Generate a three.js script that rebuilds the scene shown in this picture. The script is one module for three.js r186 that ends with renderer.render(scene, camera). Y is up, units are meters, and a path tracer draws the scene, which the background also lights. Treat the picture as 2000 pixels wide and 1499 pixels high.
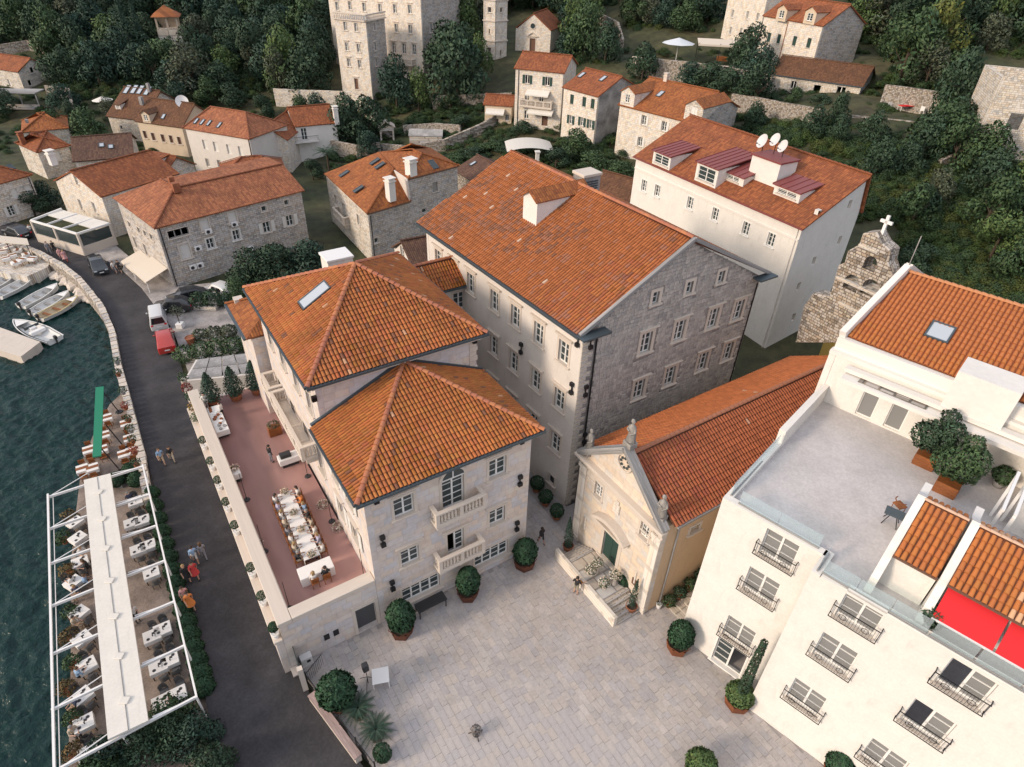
import * as THREE from 'three';
import { mergeGeometries, mergeVertices, toCreasedNormals } from 'three/addons/utils/BufferGeometryUtils.js';
import { MarchingCubes } from 'three/addons/objects/MarchingCubes.js';
import { RoundedBoxGeometry } from 'three/addons/geometries/RoundedBoxGeometry.js';

const scene = new THREE.Scene();
const V = (x, y, z) => new THREE.Vector3(x, y, z);
// ---------- camera: a drone about 40 m above the sea, pitched 36 degrees down ----------
const FOCAL = 1257, PITCH = 0.6313, ROLL = -0.0366, EYE = V(0, 39.6, 0);
const camera = new THREE.PerspectiveCamera(2 * Math.atan(749.5 / FOCAL) * 180 / Math.PI, 2000 / 1499, 0.5, 1500);
{
  const cp = Math.cos(PITCH), sp = Math.sin(PITCH), cr = Math.cos(ROLL), sr = Math.sin(ROLL);
  const right = V(cr, -cp * sr, sp * sr), down = V(-sr, -cp * cr, sp * cr), fwd = V(0, -sp, -cp);
  camera.matrixAutoUpdate = true;
  camera.position.copy(EYE);
  camera.quaternion.setFromRotationMatrix(new THREE.Matrix4().makeBasis(right, down.clone().negate(), fwd.clone().negate()));
  camera.updateMatrixWorld();
  camera.userData.basis = [right, down, fwd];
}
// ---------- sky: thin bright overcast after a hazy sunset, glowing over the bay ----------
const SUNDIR = V(-0.80, 0.41, 0.44).normalize();
{
  const w = 256, h = 128, data = new Float32Array(w * h * 4);
  for (let j = 0; j < h; j++) for (let i = 0; i < w; i++) {
    const el = ((j + 0.5) / h - 0.5) * Math.PI, lon = ((i + 0.5) / w - 0.5) * 2 * Math.PI;
    const d = V(Math.cos(el) * Math.cos(lon), Math.sin(el), Math.cos(el) * Math.sin(lon));
    const s = Math.max(0, d.dot(SUNDIR)), up = Math.max(0, d.y);
    const glow = 0.55 * s ** 3 + 0.5 * s ** 12, hor = Math.exp(-up * 4) * 0.16;
    const o = (j * w + i) * 4;
    data[o] = 0.765 + glow * 1.15 + hor; data[o + 1] = 0.82 + glow * 0.97 + hor * 0.85; data[o + 2] = 0.98 + glow * 0.62 + hor * 0.6; data[o + 3] = 1;
  }
  const t = new THREE.DataTexture(data, w, h, THREE.RGBAFormat, THREE.FloatType);
  t.mapping = THREE.EquirectangularReflectionMapping; t.magFilter = t.minFilter = THREE.LinearFilter; t.needsUpdate = true;
  scene.background = t; scene.environment = t; scene.backgroundIntensity = 0.5; scene.environmentIntensity = 0.5;
}
const sun = new THREE.DirectionalLight(0xffe9d2, 1.5);
sun.position.copy(SUNDIR.clone().multiplyScalar(260)).add(V(-10, 0, -70)); sun.target.position.set(-10, 0, -70);
sun.castShadow = true; sun.shadow.radius = 20; sun.shadow.mapSize.set(4096, 4096);
Object.assign(sun.shadow.camera, { left: -190, right: 190, top: 190, bottom: -190, near: 1, far: 620 });
scene.add(sun, sun.target);
const renderer = new THREE.WebGLRenderer({ antialias: true });
renderer.toneMapping = THREE.LinearToneMapping; renderer.toneMappingExposure = 1.92; renderer.shadowMap.enabled = true;

// ---------- small tools ----------
let seed = 7; const R = () => { seed = (seed + 0x6d2b79f5) | 0; let t = Math.imul(seed ^ (seed >>> 15), 1 | seed); t = (t + Math.imul(t ^ (t >>> 7), 61 | t)) ^ t; return ((t ^ (t >>> 14)) >>> 0) / 4294967296; };
const rr = (a, b) => a + (b - a) * R(), pick = (a) => a[Math.floor(R() * a.length) % a.length];
const lerp = (a, b, t) => a + (b - a) * t, clamp = (x, a, b) => Math.min(b, Math.max(a, x));
const { basis } = camera.userData; delete camera.userData.basis;
// a pixel of the photograph (2000 x 1499) gives a direction only; at(), hit() and onPlane() take the distance from what the thing touches
const ray = (x, y) => basis[0].clone().multiplyScalar(x - 1000).addScaledVector(basis[1], y - 749.5).addScaledVector(basis[2], FOCAL);
const at = (x, y, h) => { const d = ray(x, y); return EYE.clone().addScaledVector(d, (h - EYE.y) / d.y); };
const topOver = (P, x, y) => { const d = ray(x, y); return EYE.y + d.y * Math.hypot(P.x - EYE.x, P.z - EYE.z) / Math.hypot(d.x, d.z); };
const onPlane = (P, n, x, y) => { const d = ray(x, y); return EYE.clone().addScaledVector(d, n.dot(P.clone().sub(EYE)) / n.dot(d)); };
const SQ = 1.9, RD = 1.6;
const COAST = [[40, 22], [-11.2, -17.5], [-18.5, -24.6], [-32.3, -41.5], [-38.6, -51], [-44.2, -60], [-49.5, -66.5], [-56, -72.5], [-63, -77], [-74, -81], [-130, -92], [-300, -110]];
function coastDist(x, z) {
  let best = 1e9, side = 1;
  for (let i = 0; i + 1 < COAST.length; i++) {
    const [ax, az] = COAST[i], [bx, bz] = COAST[i + 1], dx = bx - ax, dz = bz - az, L = dx * dx + dz * dz;
    const t = clamp(((x - ax) * dx + (z - az) * dz) / L, 0, 1), ex = x - ax - dx * t, ez = z - az - dz * t, d = Math.hypot(ex, ez);
    if (d < best) { best = d; side = dx * (z - az) - dz * (x - ax) > 0 ? 1 : -1; }
  }
  return best * side;
}
const KNOTS = [[0, 1.55], [45, 1.7], [60, 4.0], [75, 8.0], [100, 14], [130, 20.5], [165, 30], [220, 50], [300, 85], [600, 240]];
function ground(x, z) {
  const s = coastDist(x, z);
  let i = 0; while (i < KNOTS.length - 2 && s > KNOTS[i + 1][0]) i++;
  const [a, b] = [KNOTS[i], KNOTS[i + 1]];
  return lerp(a[1], b[1], clamp((s - a[0]) / (b[0] - a[0]), 0, 1.5));
}
function hit(px, py, lift = 0) {
  const d = ray(px, py).normalize(); let t = 20, P = V(0, 0, 0);
  for (; t < 600; t += 1) { P = EYE.clone().addScaledVector(d, t); if (P.y < ground(P.x, P.z) + lift) break; }
  for (let k = 0; k < 10; k++) { P = EYE.clone().addScaledVector(d, t); t += (P.y < ground(P.x, P.z) + lift ? -1 : 1) * 1 / 2 ** (k + 1); }
  return P;
}
const taken = {};
const numbered = (n) => { const k = taken[n] = (taken[n] ?? -1) + 1; return k ? `${n}_${String(k).padStart(3, '0')}` : n; };
function tag(o, label, category, group, kind) { if (label) o.userData.label = label; if (category) o.userData.category = category; if (group) o.userData.group = group; if (kind) o.userData.kind = kind; return o; }
function thing(name, label, category, pos, turn = 0, group) {
  const o = new THREE.Group(); o.name = numbered(name); if (pos) o.position.copy(pos); o.rotation.y = turn; scene.add(o); return tag(o, label, category, group);
}
function part(parent, name, geo, mat, kind) { const m = new THREE.Mesh(geo, mat); m.name = name; m.castShadow = m.receiveShadow = true; parent.add(m); if (kind) m.userData.kind = kind; return m; }
function sub(parent, name, pos, turn = 0) { const g = new THREE.Group(); g.name = name; if (pos) g.position.copy(pos); g.rotation.y = turn; parent.add(g); return g; }
function solo(name, geo, mat, label, category, group, kind) { const m = part(scene, numbered(name), geo, mat); return tag(m, label, category, group, kind); }
function copyOf(o, pos, turn, label, group) { const c = o.clone(); c.name = numbered(o.name.replace(/_\d+$/, '')); c.userData = { ...o.userData }; c.position.copy(pos); c.rotation.y = turn; if (label) c.userData.label = label; if (group) c.userData.group = group; scene.add(c); return c; }
// geometry
const box = (w, h, d, x = 0, y = 0, z = 0) => new THREE.BoxGeometry(w, h, d).translate(x, y, z);
const rbox = (w, h, d, r, x = 0, y = 0, z = 0) => new RoundedBoxGeometry(w, h, d, 2, r).translate(x, y, z);
const cyl = (r0, r1, h, n = 10, x = 0, y = 0, z = 0) => new THREE.CylinderGeometry(r1, r0, h, n).translate(x, y + h / 2, z);   // r0 at the foot
const ball = (r, x = 0, y = 0, z = 0, n = 10) => new THREE.SphereGeometry(r, n, Math.max(5, n * 0.7 | 0)).translate(x, y, z);
const flat = (g) => { g = g.index ? g.toNonIndexed() : g; for (const k of Object.keys(g.attributes)) if (!['position', 'normal', 'uv', 'color'].includes(k)) g.deleteAttribute(k); return g; };
function mg(list) {
  list = list.map(flat); const col = list.some((g) => g.attributes.color);
  for (const g of list) {
    if (!g.attributes.uv) g.setAttribute('uv', new THREE.BufferAttribute(new Float32Array(g.attributes.position.count * 2), 2));
    if (col && !g.attributes.color) g.setAttribute('color', new THREE.BufferAttribute(new Float32Array(g.attributes.position.count * 3).fill(1), 3));
  }
  return mergeGeometries(list);
}
function rod(a, b, r, n = 8, r1 = r) {
  const d = b.clone().sub(a), g = new THREE.CylinderGeometry(r1, r, d.length(), n).translate(0, d.length() / 2, 0);
  return g.applyQuaternion(new THREE.Quaternion().setFromUnitVectors(V(0, 1, 0), d.clone().normalize())).translate(a.x, a.y, a.z);
}
function beam(a, b, w, h) {   // a box from a to b, w wide, h high
  const d = b.clone().sub(a), L = d.length(), z = d.clone().normalize(), x = V(0, 1, 0).cross(z); if (x.lengthSq() < 1e-6) x.set(1, 0, 0); x.normalize();
  const y = z.clone().cross(x), g = box(w, h, L, 0, 0, L / 2);
  return g.applyMatrix4(new THREE.Matrix4().makeBasis(x, y, z).setPosition(a));
}
function paint(g, c) { const n = g.attributes.position.count, a = new Float32Array(n * 3); for (let i = 0; i < n; i++) a.set([c.r, c.g, c.b], i * 3); g.setAttribute('color', new THREE.BufferAttribute(a, 3)); return g; }
function polyGeo(pts, tris, uvs) {
  const g = new THREE.BufferGeometry(); g.setAttribute('position', new THREE.Float32BufferAttribute(pts.flatMap((p) => [p.x, p.y, p.z]), 3));
  if (uvs) g.setAttribute('uv', new THREE.Float32BufferAttribute(uvs.flat(), 2));
  g.setIndex(tris.flat()); const f = g.toNonIndexed(); f.computeVertexNormals(); return f;
}
const rgb = (r, g, b) => new THREE.Color().setRGB(r, g, b);
// ---------- textures ----------
const LAT = 256, lattice = new Float32Array(LAT * LAT); for (let i = 0; i < LAT * LAT; i++) lattice[i] = R();
function vnoise(x, y, per) {
  const xi = Math.floor(x), yi = Math.floor(y), fx = x - xi, fy = y - yi, sx = fx * fx * (3 - 2 * fx), sy = fy * fy * (3 - 2 * fy);
  const q = (a, b) => lattice[((((b % per) + per) % per) * 61 + (((a % per) + per) % per) * 7 + per * 13) % (LAT * LAT)] ;
  return lerp(lerp(q(xi, yi), q(xi + 1, yi), sx), lerp(q(xi, yi + 1), q(xi + 1, yi + 1), sx), sy);
}
function fbm(u, v, per, oct = 4) { let s = 0, a = 0.5, p = per, n = 0; for (let i = 0; i < oct; i++) { s += a * vnoise(u * p, v * p, p); n += a; a *= 0.55; p *= 2; } return s / n; }
function tex(size, f, metres, srgb = true) {   // f(u, v) -> [r, g, b] linear-looking sRGB 0..1; metres: size of one repeat
  const d = new Uint8Array(size * size * 4);
  for (let j = 0; j < size; j++) for (let i = 0; i < size; i++) { const c = f(i / size, j / size), o = (j * size + i) * 4; d[o] = clamp(c[0], 0, 1) * 255; d[o + 1] = clamp(c[1], 0, 1) * 255; d[o + 2] = clamp(c[2], 0, 1) * 255; d[o + 3] = 255; }
  const t = new THREE.DataTexture(d, size, size); t.wrapS = t.wrapT = THREE.RepeatWrapping; t.magFilter = THREE.LinearFilter; t.minFilter = THREE.LinearMipmapLinearFilter; t.generateMipmaps = true;
  if (srgb) t.colorSpace = THREE.SRGBColorSpace; t.repeat.set(1 / metres, 1 / metres); t.needsUpdate = true; return t;
}
const gray = (x) => [x, x, x];
// courses of cut stone seen from far: tone per block, thin joints
function blocks(rows, minL, maxL) {
  const out = []; for (let r = 0; r < rows; r++) { const row = []; let x = 0; while (x < 1) { const l = rr(minL, maxL); row.push([x, Math.min(1, x + l), R(), R()]); x += l; } if (row.length > 1 && row[row.length - 1][1] - row[row.length - 1][0] < minL * 0.6) { row.pop(); row[row.length - 1][1] = 1; } out.push(row); } return out;
}
function ashlarSet(rows, minL, maxL, metres, tint, vary, joint, size = 512, noise = 1) {
  const b = blocks(rows, minL, maxL), jw = 0.09, blk = (u, v) => { const y = v * rows, r = Math.floor(y) % rows, k = b[r].find((q) => u < q[1]) ?? b[r][0]; const e = Math.min((u - k[0]), (k[1] - u)) * rows, ey = Math.min(y - Math.floor(y), 1 - (y - Math.floor(y))); return [k, Math.min(e, ey)]; };
  const map = tex(size, (u, v) => { const [k, e] = blk(u, v), n = fbm(u, v, 24, 3) - 0.5, l = fbm(u, v, 5, 3) - 0.5; const m = 1 + (k[2] - 0.5) * vary + (n * 0.25 + l * 0.22) * noise, j = e < jw ? joint : 1; return [tint[0] * m * j * (1 + (k[3] - 0.5) * 0.07), tint[1] * m * j, tint[2] * m * j * (1 - (k[3] - 0.5) * 0.09)]; }, metres);
  const bump = tex(size, (u, v) => { const [k, e] = blk(u, v); return gray(clamp(e / (jw * 1.6), 0, 1) * (0.7 + 0.3 * k[2]) * 0.8 + fbm(u, v, 40, 2) * 0.2); }, metres, false);
  return { map, bumpMap: bump };
}
const std = (o) => new THREE.MeshStandardMaterial({ roughness: 0.85, ...o });
const plasterTex = tex(512, (u, v) => { const n = fbm(u, v, 6, 5), f = fbm(u, v, 60, 2), s = fbm(u, v * 0.3, 16, 3); const m = 0.95 + (n - 0.5) * 0.045 + (f - 0.5) * 0.05 - Math.max(0, s - 0.62) * 0.16; return [m, m * 0.992, m * 0.98]; }, 5);
const grainBump = tex(256, (u, v) => gray(fbm(u, v, 32, 4)), 1.2, false);
const mottle = tex(512, (u, v) => { const m = 0.86 + (fbm(u, v, 4, 5) - 0.5) * 0.5 + (fbm(u, v, 48, 3) - 0.5) * 0.25; return gray(m); }, 4);
const soft = tex(512, (u, v) => { const m = 0.93 + (fbm(u, v, 5, 5) - 0.5) * 0.14 + (fbm(u, v, 56, 3) - 0.5) * 0.12; return [m, m * 0.995, m]; }, 5);
const asphaltTex = tex(1024, (u, v) => { const m = 0.78 + (fbm(u, v, 5, 4) - 0.5) * 0.35 + (R() - 0.5) * 0.16 + (fbm(u, v, 64, 2) - 0.5) * 0.16; return [m, m * 0.99, m]; }, 7);
const palaceSet = ashlarSet(12, 0.07, 0.2, 6, [0.97, 0.955, 0.94], 0.05, 0.965, 1024, 0.45), stoneSet = ashlarSet(16, 0.06, 0.16, 4, [0.97, 0.955, 0.935], 0.26, 0.76, 512, 0.7), fineSet = ashlarSet(14, 0.07, 0.15, 4, [0.98, 0.965, 0.945], 0.13, 0.88, 512, 0.6);
const rubbleTex = ashlarSet(22, 0.03, 0.09, 5, [0.95, 0.92, 0.88], 0.55, 0.62);
const ribTex = tex(512, (u, v) => { const c = Math.floor(u * 20), r = Math.floor(v * 11); const q = lattice[(c * 37 + r * 101) % 5000], x = u * 20 - c, y = v * 11 - r; const m = 0.86 + (q - 0.5) * 0.2 + (fbm(u, v, 5, 4) - 0.5) * 0.3 - (y < 0.1 ? 0.12 : 0) - (x < 0.22 ? 0.16 : 0); return [m, m * (0.95 + q * 0.06), m * 0.93]; }, 4.4);
const ribBump = tex(512, (u, v) => { const x = u * 20 - Math.floor(u * 20), y = v * 11 - Math.floor(v * 11); return gray(Math.pow(Math.sin(Math.PI * x), 0.7) * (0.75 - 0.25 * y) + 0.15 * y); }, 4.4, false);
const M = {
  palace: std({ color: rgb(0.66, 0.61, 0.585), ...palaceSet, bumpScale: 0.008 }),
  plaster: std({ color: rgb(0.74, 0.70, 0.66), map: plasterTex, bumpMap: grainBump, bumpScale: 0.004 }),
  white: std({ color: rgb(0.82, 0.80, 0.765), map: plasterTex, bumpMap: grainBump, bumpScale: 0.004 }),
  facade: std({ color: rgb(0.68, 0.615, 0.54), ...palaceSet, bumpScale: 0.006 }),
  ochre: std({ color: rgb(0.66, 0.48, 0.31), map: plasterTex, bumpMap: grainBump, bumpScale: 0.004 }),
  yellow: std({ color: rgb(0.5, 0.36, 0.1), map: plasterTex }),
  cream: std({ color: rgb(0.66, 0.55, 0.42), map: plasterTex }),
  stone: std({ color: rgb(0.68, 0.63, 0.565), ...stoneSet, bumpScale: 0.02 }),
  fine: std({ color: rgb(0.73, 0.675, 0.61), ...fineSet, bumpScale: 0.012 }),
  greyAndShadedStone: std({ color: rgb(0.55, 0.515, 0.485), ...stoneSet, bumpScale: 0.025 }),  // shade of house walls put into the stone colour; also grey steps and copings
  rubble: std({ color: rgb(0.46, 0.42, 0.38), ...rubbleTex, bumpScale: 0.05 }),
  mortar: std({ color: rgb(0.33, 0.305, 0.29), map: mottle }),
  rubbleStone: std({ color: rgb(1, 1, 1), vertexColors: true, map: mottle, bumpMap: grainBump, bumpScale: 0.01 }),
  trim: std({ color: rgb(0.68, 0.61, 0.54), map: plasterTex, roughness: 0.8 }),
  concrete: std({ color: rgb(0.42, 0.41, 0.4), map: mottle }),
  frame: std({ color: rgb(0.78, 0.77, 0.74), roughness: 0.5 }),
  dark: std({ color: rgb(0.03, 0.03, 0.032), roughness: 0.6 }),
  iron: std({ color: rgb(0.035, 0.035, 0.038), roughness: 0.5, metalness: 0.6 }),
  gutter: std({ color: rgb(0.075, 0.1, 0.115), roughness: 0.42, metalness: 0.35 }),
  glass: new THREE.MeshPhysicalMaterial({ color: rgb(0.045, 0.06, 0.062), roughness: 0.06, metalness: 0, specularIntensity: 1, ior: 1.52 }),
  paleGlass: new THREE.MeshPhysicalMaterial({ color: rgb(0.42, 0.46, 0.5), roughness: 0.06, clearcoat: 1 }),
  curtain: std({ color: rgb(0.22, 0.22, 0.215), roughness: 0.9 }),
  clear: new THREE.MeshPhysicalMaterial({ color: rgb(0.86, 0.93, 0.95), roughness: 0.03, transmission: 0.85, thickness: 0, ior: 1.5 }),
  greenShutter: std({ color: rgb(0.02, 0.055, 0.045), roughness: 0.7 }), brownShutter: std({ color: rgb(0.14, 0.072, 0.046), roughness: 0.7 }), greyShutter: std({ color: rgb(0.3, 0.29, 0.27), roughness: 0.8 }), whiteShutter: std({ color: rgb(0.68, 0.66, 0.62), roughness: 0.7 }),
  tileBase: std({ color: rgb(0.16, 0.055, 0.025), map: mottle }),
  roofRed: std({ color: rgb(0.38, 0.122, 0.048), map: ribTex, bumpMap: ribBump, bumpScale: 0.05 }),
  roofOrange: std({ color: rgb(0.43, 0.145, 0.044), map: ribTex, bumpMap: ribBump, bumpScale: 0.05 }),
  roofPale: std({ color: rgb(0.46, 0.17, 0.085), map: ribTex, bumpMap: ribBump, bumpScale: 0.05 }),
  roofBrown: std({ color: rgb(0.19, 0.085, 0.042), map: ribTex, bumpMap: ribBump, bumpScale: 0.05 }),
  roofOld: std({ color: rgb(0.17, 0.09, 0.065), map: ribTex, bumpMap: ribBump, bumpScale: 0.06 }),
  redMetal: std({ color: rgb(0.25, 0.068, 0.062), roughness: 0.45, metalness: 0.2 }),
  canvasWhite: std({ color: rgb(0.78, 0.76, 0.71), roughness: 0.9, map: plasterTex }), whitePaint: std({ color: rgb(0.78, 0.77, 0.75), roughness: 0.45 }),
  canvasRed: std({ color: rgb(0.62, 0.012, 0.018), roughness: 0.75 }), canvasGreen: std({ color: rgb(0.012, 0.2, 0.11), roughness: 0.8 }), beigeCanvas: std({ color: rgb(0.62, 0.55, 0.46), roughness: 0.9 }),
  wood: std({ color: rgb(0.36, 0.12, 0.03), map: mottle, roughness: 0.6 }), terracotta: std({ color: rgb(0.42, 0.15, 0.07), map: mottle }), corten: std({ color: rgb(0.15, 0.045, 0.02), map: mottle }), cortenBright: std({ color: rgb(0.27, 0.085, 0.03), map: mottle }),
  cloth: std({ color: rgb(0.78, 0.76, 0.73), roughness: 0.95 }), rattan: std({ color: rgb(0.2, 0.17, 0.15), roughness: 0.9 }), greyChair: std({ color: rgb(0.1, 0.1, 0.105), roughness: 0.8 }),
  bark: std({ color: rgb(0.09, 0.065, 0.045), map: mottle, roughness: 0.95 }), soil: std({ color: rgb(0.07, 0.05, 0.035), map: mottle }),
  vcol: std({ color: rgb(1, 1, 1), vertexColors: true, roughness: 0.8 }), leaf: std({ color: rgb(1, 1, 1), vertexColors: true, roughness: 0.75, side: THREE.DoubleSide }),
  statue: std({ color: rgb(0.4, 0.375, 0.345), map: mottle, roughness: 0.9 }),
};
// ---------- ground, sea, road ----------
const uvXZ = (g) => { const p = g.attributes.position, a = new Float32Array(p.count * 2); for (let i = 0; i < p.count; i++) { a[2 * i] = p.getX(i); a[2 * i + 1] = p.getZ(i); } g.setAttribute('uv', new THREE.BufferAttribute(a, 2)); return g; };
function slabFrom(pts, y0, y1, holes = []) {   // pts [[x, z], ...] -> a flat slab between the two heights
  const s = new THREE.Shape(pts.map(([x, z]) => new THREE.Vector2(x, -z))); for (const h of holes) s.holes.push(new THREE.Path(h.map(([x, z]) => new THREE.Vector2(x, -z))));
  const g = new THREE.ExtrudeGeometry(s, { depth: y1 - y0, bevelEnabled: false }).rotateX(-Math.PI / 2).translate(0, y0, 0);
  return uvXZ(g);
}
const XZ = (P) => [P.x, P.z];
{ // hillside and town ground, one sheet from the quay to far up the slope
  const pos = [], idx = [], col = [], N = 190, K = 90, rows = [];
  const path = []; for (let i = 0; i + 1 < COAST.length; i++) for (let k = 0; k < 17; k++) path.push([lerp(COAST[i][0], COAST[i + 1][0], k / 17), lerp(COAST[i][1], COAST[i + 1][1], k / 17)]);
  const xs = [], zs = []; for (let i = 0; i <= N; i++) xs.push(-330 + 640 * i / N); for (let k = 0; k <= K; k++) zs.push(40 - 520 * (k / K) ** 1.05);
  for (const z of zs) for (const x of xs) {
    const s = coastDist(x, z), y = s < 0.5 ? -3 : ground(x, z) - 0.15 + (s > 55 ? (vnoise(x * 0.13 + 50, z * 0.13 + 500, 997) - 0.5) * Math.min(3, (s - 55) * 0.05) : 0);
    pos.push(x, y, z); const n = vnoise(x * 0.21 + 900, z * 0.21 + 900, 991), m = vnoise(x * 0.6 + 900, z * 0.6 + 900, 983);
    { const k = n * n; col.push(0.035 + 0.07 * k + 0.02 * m, 0.05 + 0.035 * k + 0.02 * m, 0.022 + 0.02 * k); }
  }
  for (let k = 0; k < K; k++) for (let i = 0; i < N; i++) { const a = k * (N + 1) + i, b = a + 1, c = a + N + 1, d = c + 1; idx.push(a, b, c, b, d, c); }
  const g = new THREE.BufferGeometry(); g.setAttribute('position', new THREE.Float32BufferAttribute(pos, 3)); g.setAttribute('color', new THREE.Float32BufferAttribute(col, 3)); g.setIndex(idx); g.computeVertexNormals(); uvXZ(g);
  solo('terrain', g, std({ color: rgb(1, 1, 1), vertexColors: true, map: mottle, bumpMap: grainBump, bumpScale: 0.05, side: THREE.DoubleSide }), 'hillside of dry grass and earth climbing behind the town', 'hillside', null, 'structure');
}
{ // the bay
  const waveA = tex(512, (u, v) => { const w = 1 - Math.abs(fbm(u * 0.999, v, 14, 5) * 2 - 1); const x = 1 - Math.abs(fbm(v, u, 34, 3) * 2 - 1); return gray(w ** 2 * 0.7 + x * 0.3); }, 9, false);
  const g = new THREE.PlaneGeometry(46, 100, 230, 420).rotateX(-Math.PI / 2).rotateY(0.2).translate(-44, 0, -36), p = g.attributes.position;
  for (let i = 0; i < p.count; i++) { const x = p.getX(i), z = p.getZ(i), c = x * 0.85 + z * 0.5, d = -x * 0.5 + z * 0.85; const n = vnoise(c * 0.7 + 300, d * 1.6 + 300, 977), m = vnoise(c * 1.7 + 300, d * 3.6 + 300, 971), k = vnoise(c * 3.6 + 400, d * 6 + 400, 953); p.setY(i, (1 - Math.abs(2 * n - 1)) * 0.27 + (1 - Math.abs(2 * m - 1)) * 0.2 + k * 0.1 - 0.36); }
  g.computeVertexNormals(); uvXZ(g);
  const water = new THREE.MeshPhysicalMaterial({ color: rgb(0.003, 0.026, 0.024), roughness: 0.3, ior: 1.33, bumpMap: waveA, bumpScale: 0.09 });
  const far = new THREE.BufferGeometry(); // the rest of the bay around the near sheet, a little lower
  const q = [[-500, 300], [300, 300], [300, -60], [-500, -60]];
  const g2 = slabFrom([[-600, 300], [300, 300], [300, -200], [-600, -200]], -0.6, -0.42);
  solo('sea', mg([g, g2]), water, 'dark green sea water rippling along the quay', 'sea', null, 'structure');
}
const quayPx = [[640, 1560], [590, 1490], [520, 1360], [470, 1270], [300, 920], [268, 840], [240, 770], [228, 690], [212, 625], [180, 575], [140, 530], [95, 505], [0, 478], [-120, 452]];
const roadL = [[440, 1560], [398, 1350], [372, 1240], [338, 1100], [310, 985], [285, 890], [262, 800], [240, 720], [228, 650], [205, 600], [163, 548], [130, 520], [80, 494], [0, 462], [-120, 440]].map(([x, y]) => XZ(at(x, y, RD)));
const roadR = [[770, 1580], [702, 1488], [655, 1425], [606, 1358], [590, 1322], [558, 1262], [505, 1150], [455, 1020], [410, 900], [380, 800], [355, 720], [335, 650], [308, 605], [276, 562], [232, 525], [180, 490], [100, 455], [0, 425], [-120, 400]].map(([x, y]) => XZ(at(x, y, RD)));
solo('road', slabFrom([...roadL, ...roadR.slice().reverse()], 1.3, RD), std({ color: rgb(0.074, 0.071, 0.075), map: asphaltTex, bumpMap: grainBump, bumpScale: 0.006, roughness: 0.9 }), 'dark grey asphalt quay road', 'road', null, 'structure');
// ---------- building kit ----------
const inPoly = (p, poly) => { let c = false; for (let i = 0, j = poly.length - 1; i < poly.length; j = i++) { const [xi, yi] = poly[i], [xj, yj] = poly[j]; if ((yi > p[1]) !== (yj > p[1]) && p[0] < (xj - xi) * (p[1] - yi) / (yj - yi) + xi) c = !c; } return c; };
const winCache = {};
// a window: local x along the wall, y up, z out; origin at the centre of the opening on the wall's face
function windowProto(w, h, o) {
  const key = JSON.stringify([w, h, { ...o, px: 0 }]); if (winCache[key]) return winCache[key];
  const g = new THREE.Group(); g.name = o.door ? 'door' : 'window';
  const d = o.depth ?? 0.2, fr = o.frame ?? M.frame, b = Math.min(0.07, w * 0.09), leaves = o.leaves ?? 2, rows = o.rows ?? 3;
  const bars = [box(w, b, 0.06, 0, h / 2 - b / 2, -d), box(w, b, 0.06, 0, -h / 2 + b / 2, -d), box(b, h - 2 * b, 0.06, -w / 2 + b / 2, 0, -d), box(b, h - 2 * b, 0.06, w / 2 - b / 2, 0, -d)];
  for (let i = 1; i < leaves; i++) bars.push(box(b * 1.6, h - 2 * b, 0.07, -w / 2 + w * i / leaves, 0, -d));
  if (!o.solid) part(g, 'frame', mg(bars), fr);
  if (rows > 1 && !o.solid && !o.hole) { const mu = []; for (let i = 1; i < rows; i++) for (let k = 0; k < leaves; k++) if (k !== o.open && !o.hole) mu.push(box(w / leaves - b * 2, 0.035, 0.05, -w / 2 + w * (k + 0.5) / leaves, -h / 2 + h * i / rows, -d)); if (o.cross) for (let k = 0; k < leaves; k++) for (let i = 0; i < rows; i++) mu.push(box(0.03, h / rows - 0.06, 0.045, -w / 2 + w * (k + 0.5) / leaves, -h / 2 + h * (i + 0.5) / rows, -d)); part(g, 'glazing_bars', mg(mu), fr, 'stuff'); }
  for (let i = 0; i < leaves; i++) if (!o.hole && o.open !== i) part(g, o.solid ? 'door_leaf' : 'pane', box(w / leaves - 0.02, h - 0.02, 0.02, -w / 2 + w * (i + 0.5) / leaves, 0, -d - 0.03), o.solid ?? o.glass ?? M.glass);
  const s = o.surround ?? 0;
  if (s) { const m = o.trim ?? M.trim; part(g, 'surround', mg([box(s, h + s * 2, 0.09, -w / 2 - s / 2, 0, -0.01), box(s, h + s * 2, 0.09, w / 2 + s / 2, 0, -0.01), box(w, s, 0.09, 0, h / 2 + s / 2, -0.01)]), m); part(g, 'sill', rbox(w + s * 2 + 0.16, 0.11, 0.3, 0.02, 0, -h / 2 - 0.05, 0.02), m); }
  else if (o.sill !== false) part(g, 'sill', rbox(w + 0.2, 0.08, 0.28, 0.02, 0, -h / 2 - 0.04, 0.03), o.trim ?? M.trim);
  if (o.lintel) part(g, 'lintel', mg([rbox(w + s * 2 + 0.34, 0.1, 0.26, 0.02, 0, h / 2 + s + o.lintel, 0.08), box(w + s * 2 + 0.2, 0.06, 0.16, 0, h / 2 + s + o.lintel - 0.08, 0.05)]), o.trim ?? M.trim);
  if (o.shutter) for (const k of [-1, 1]) { const sl = [box(w / 2, h, 0.04)]; for (let y = -h / 2 + 0.1; y < h / 2 - 0.05; y += 0.16) sl.push(box(w / 2 - 0.12, 0.05, 0.02, 0, y, 0.028)); part(g, 'shutter', mg(sl).translate(k * (w * 0.75 + 0.03 + s), 0, s ? 0.07 : 0.05), o.shutter); }
  return winCache[key] = g;
}
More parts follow.
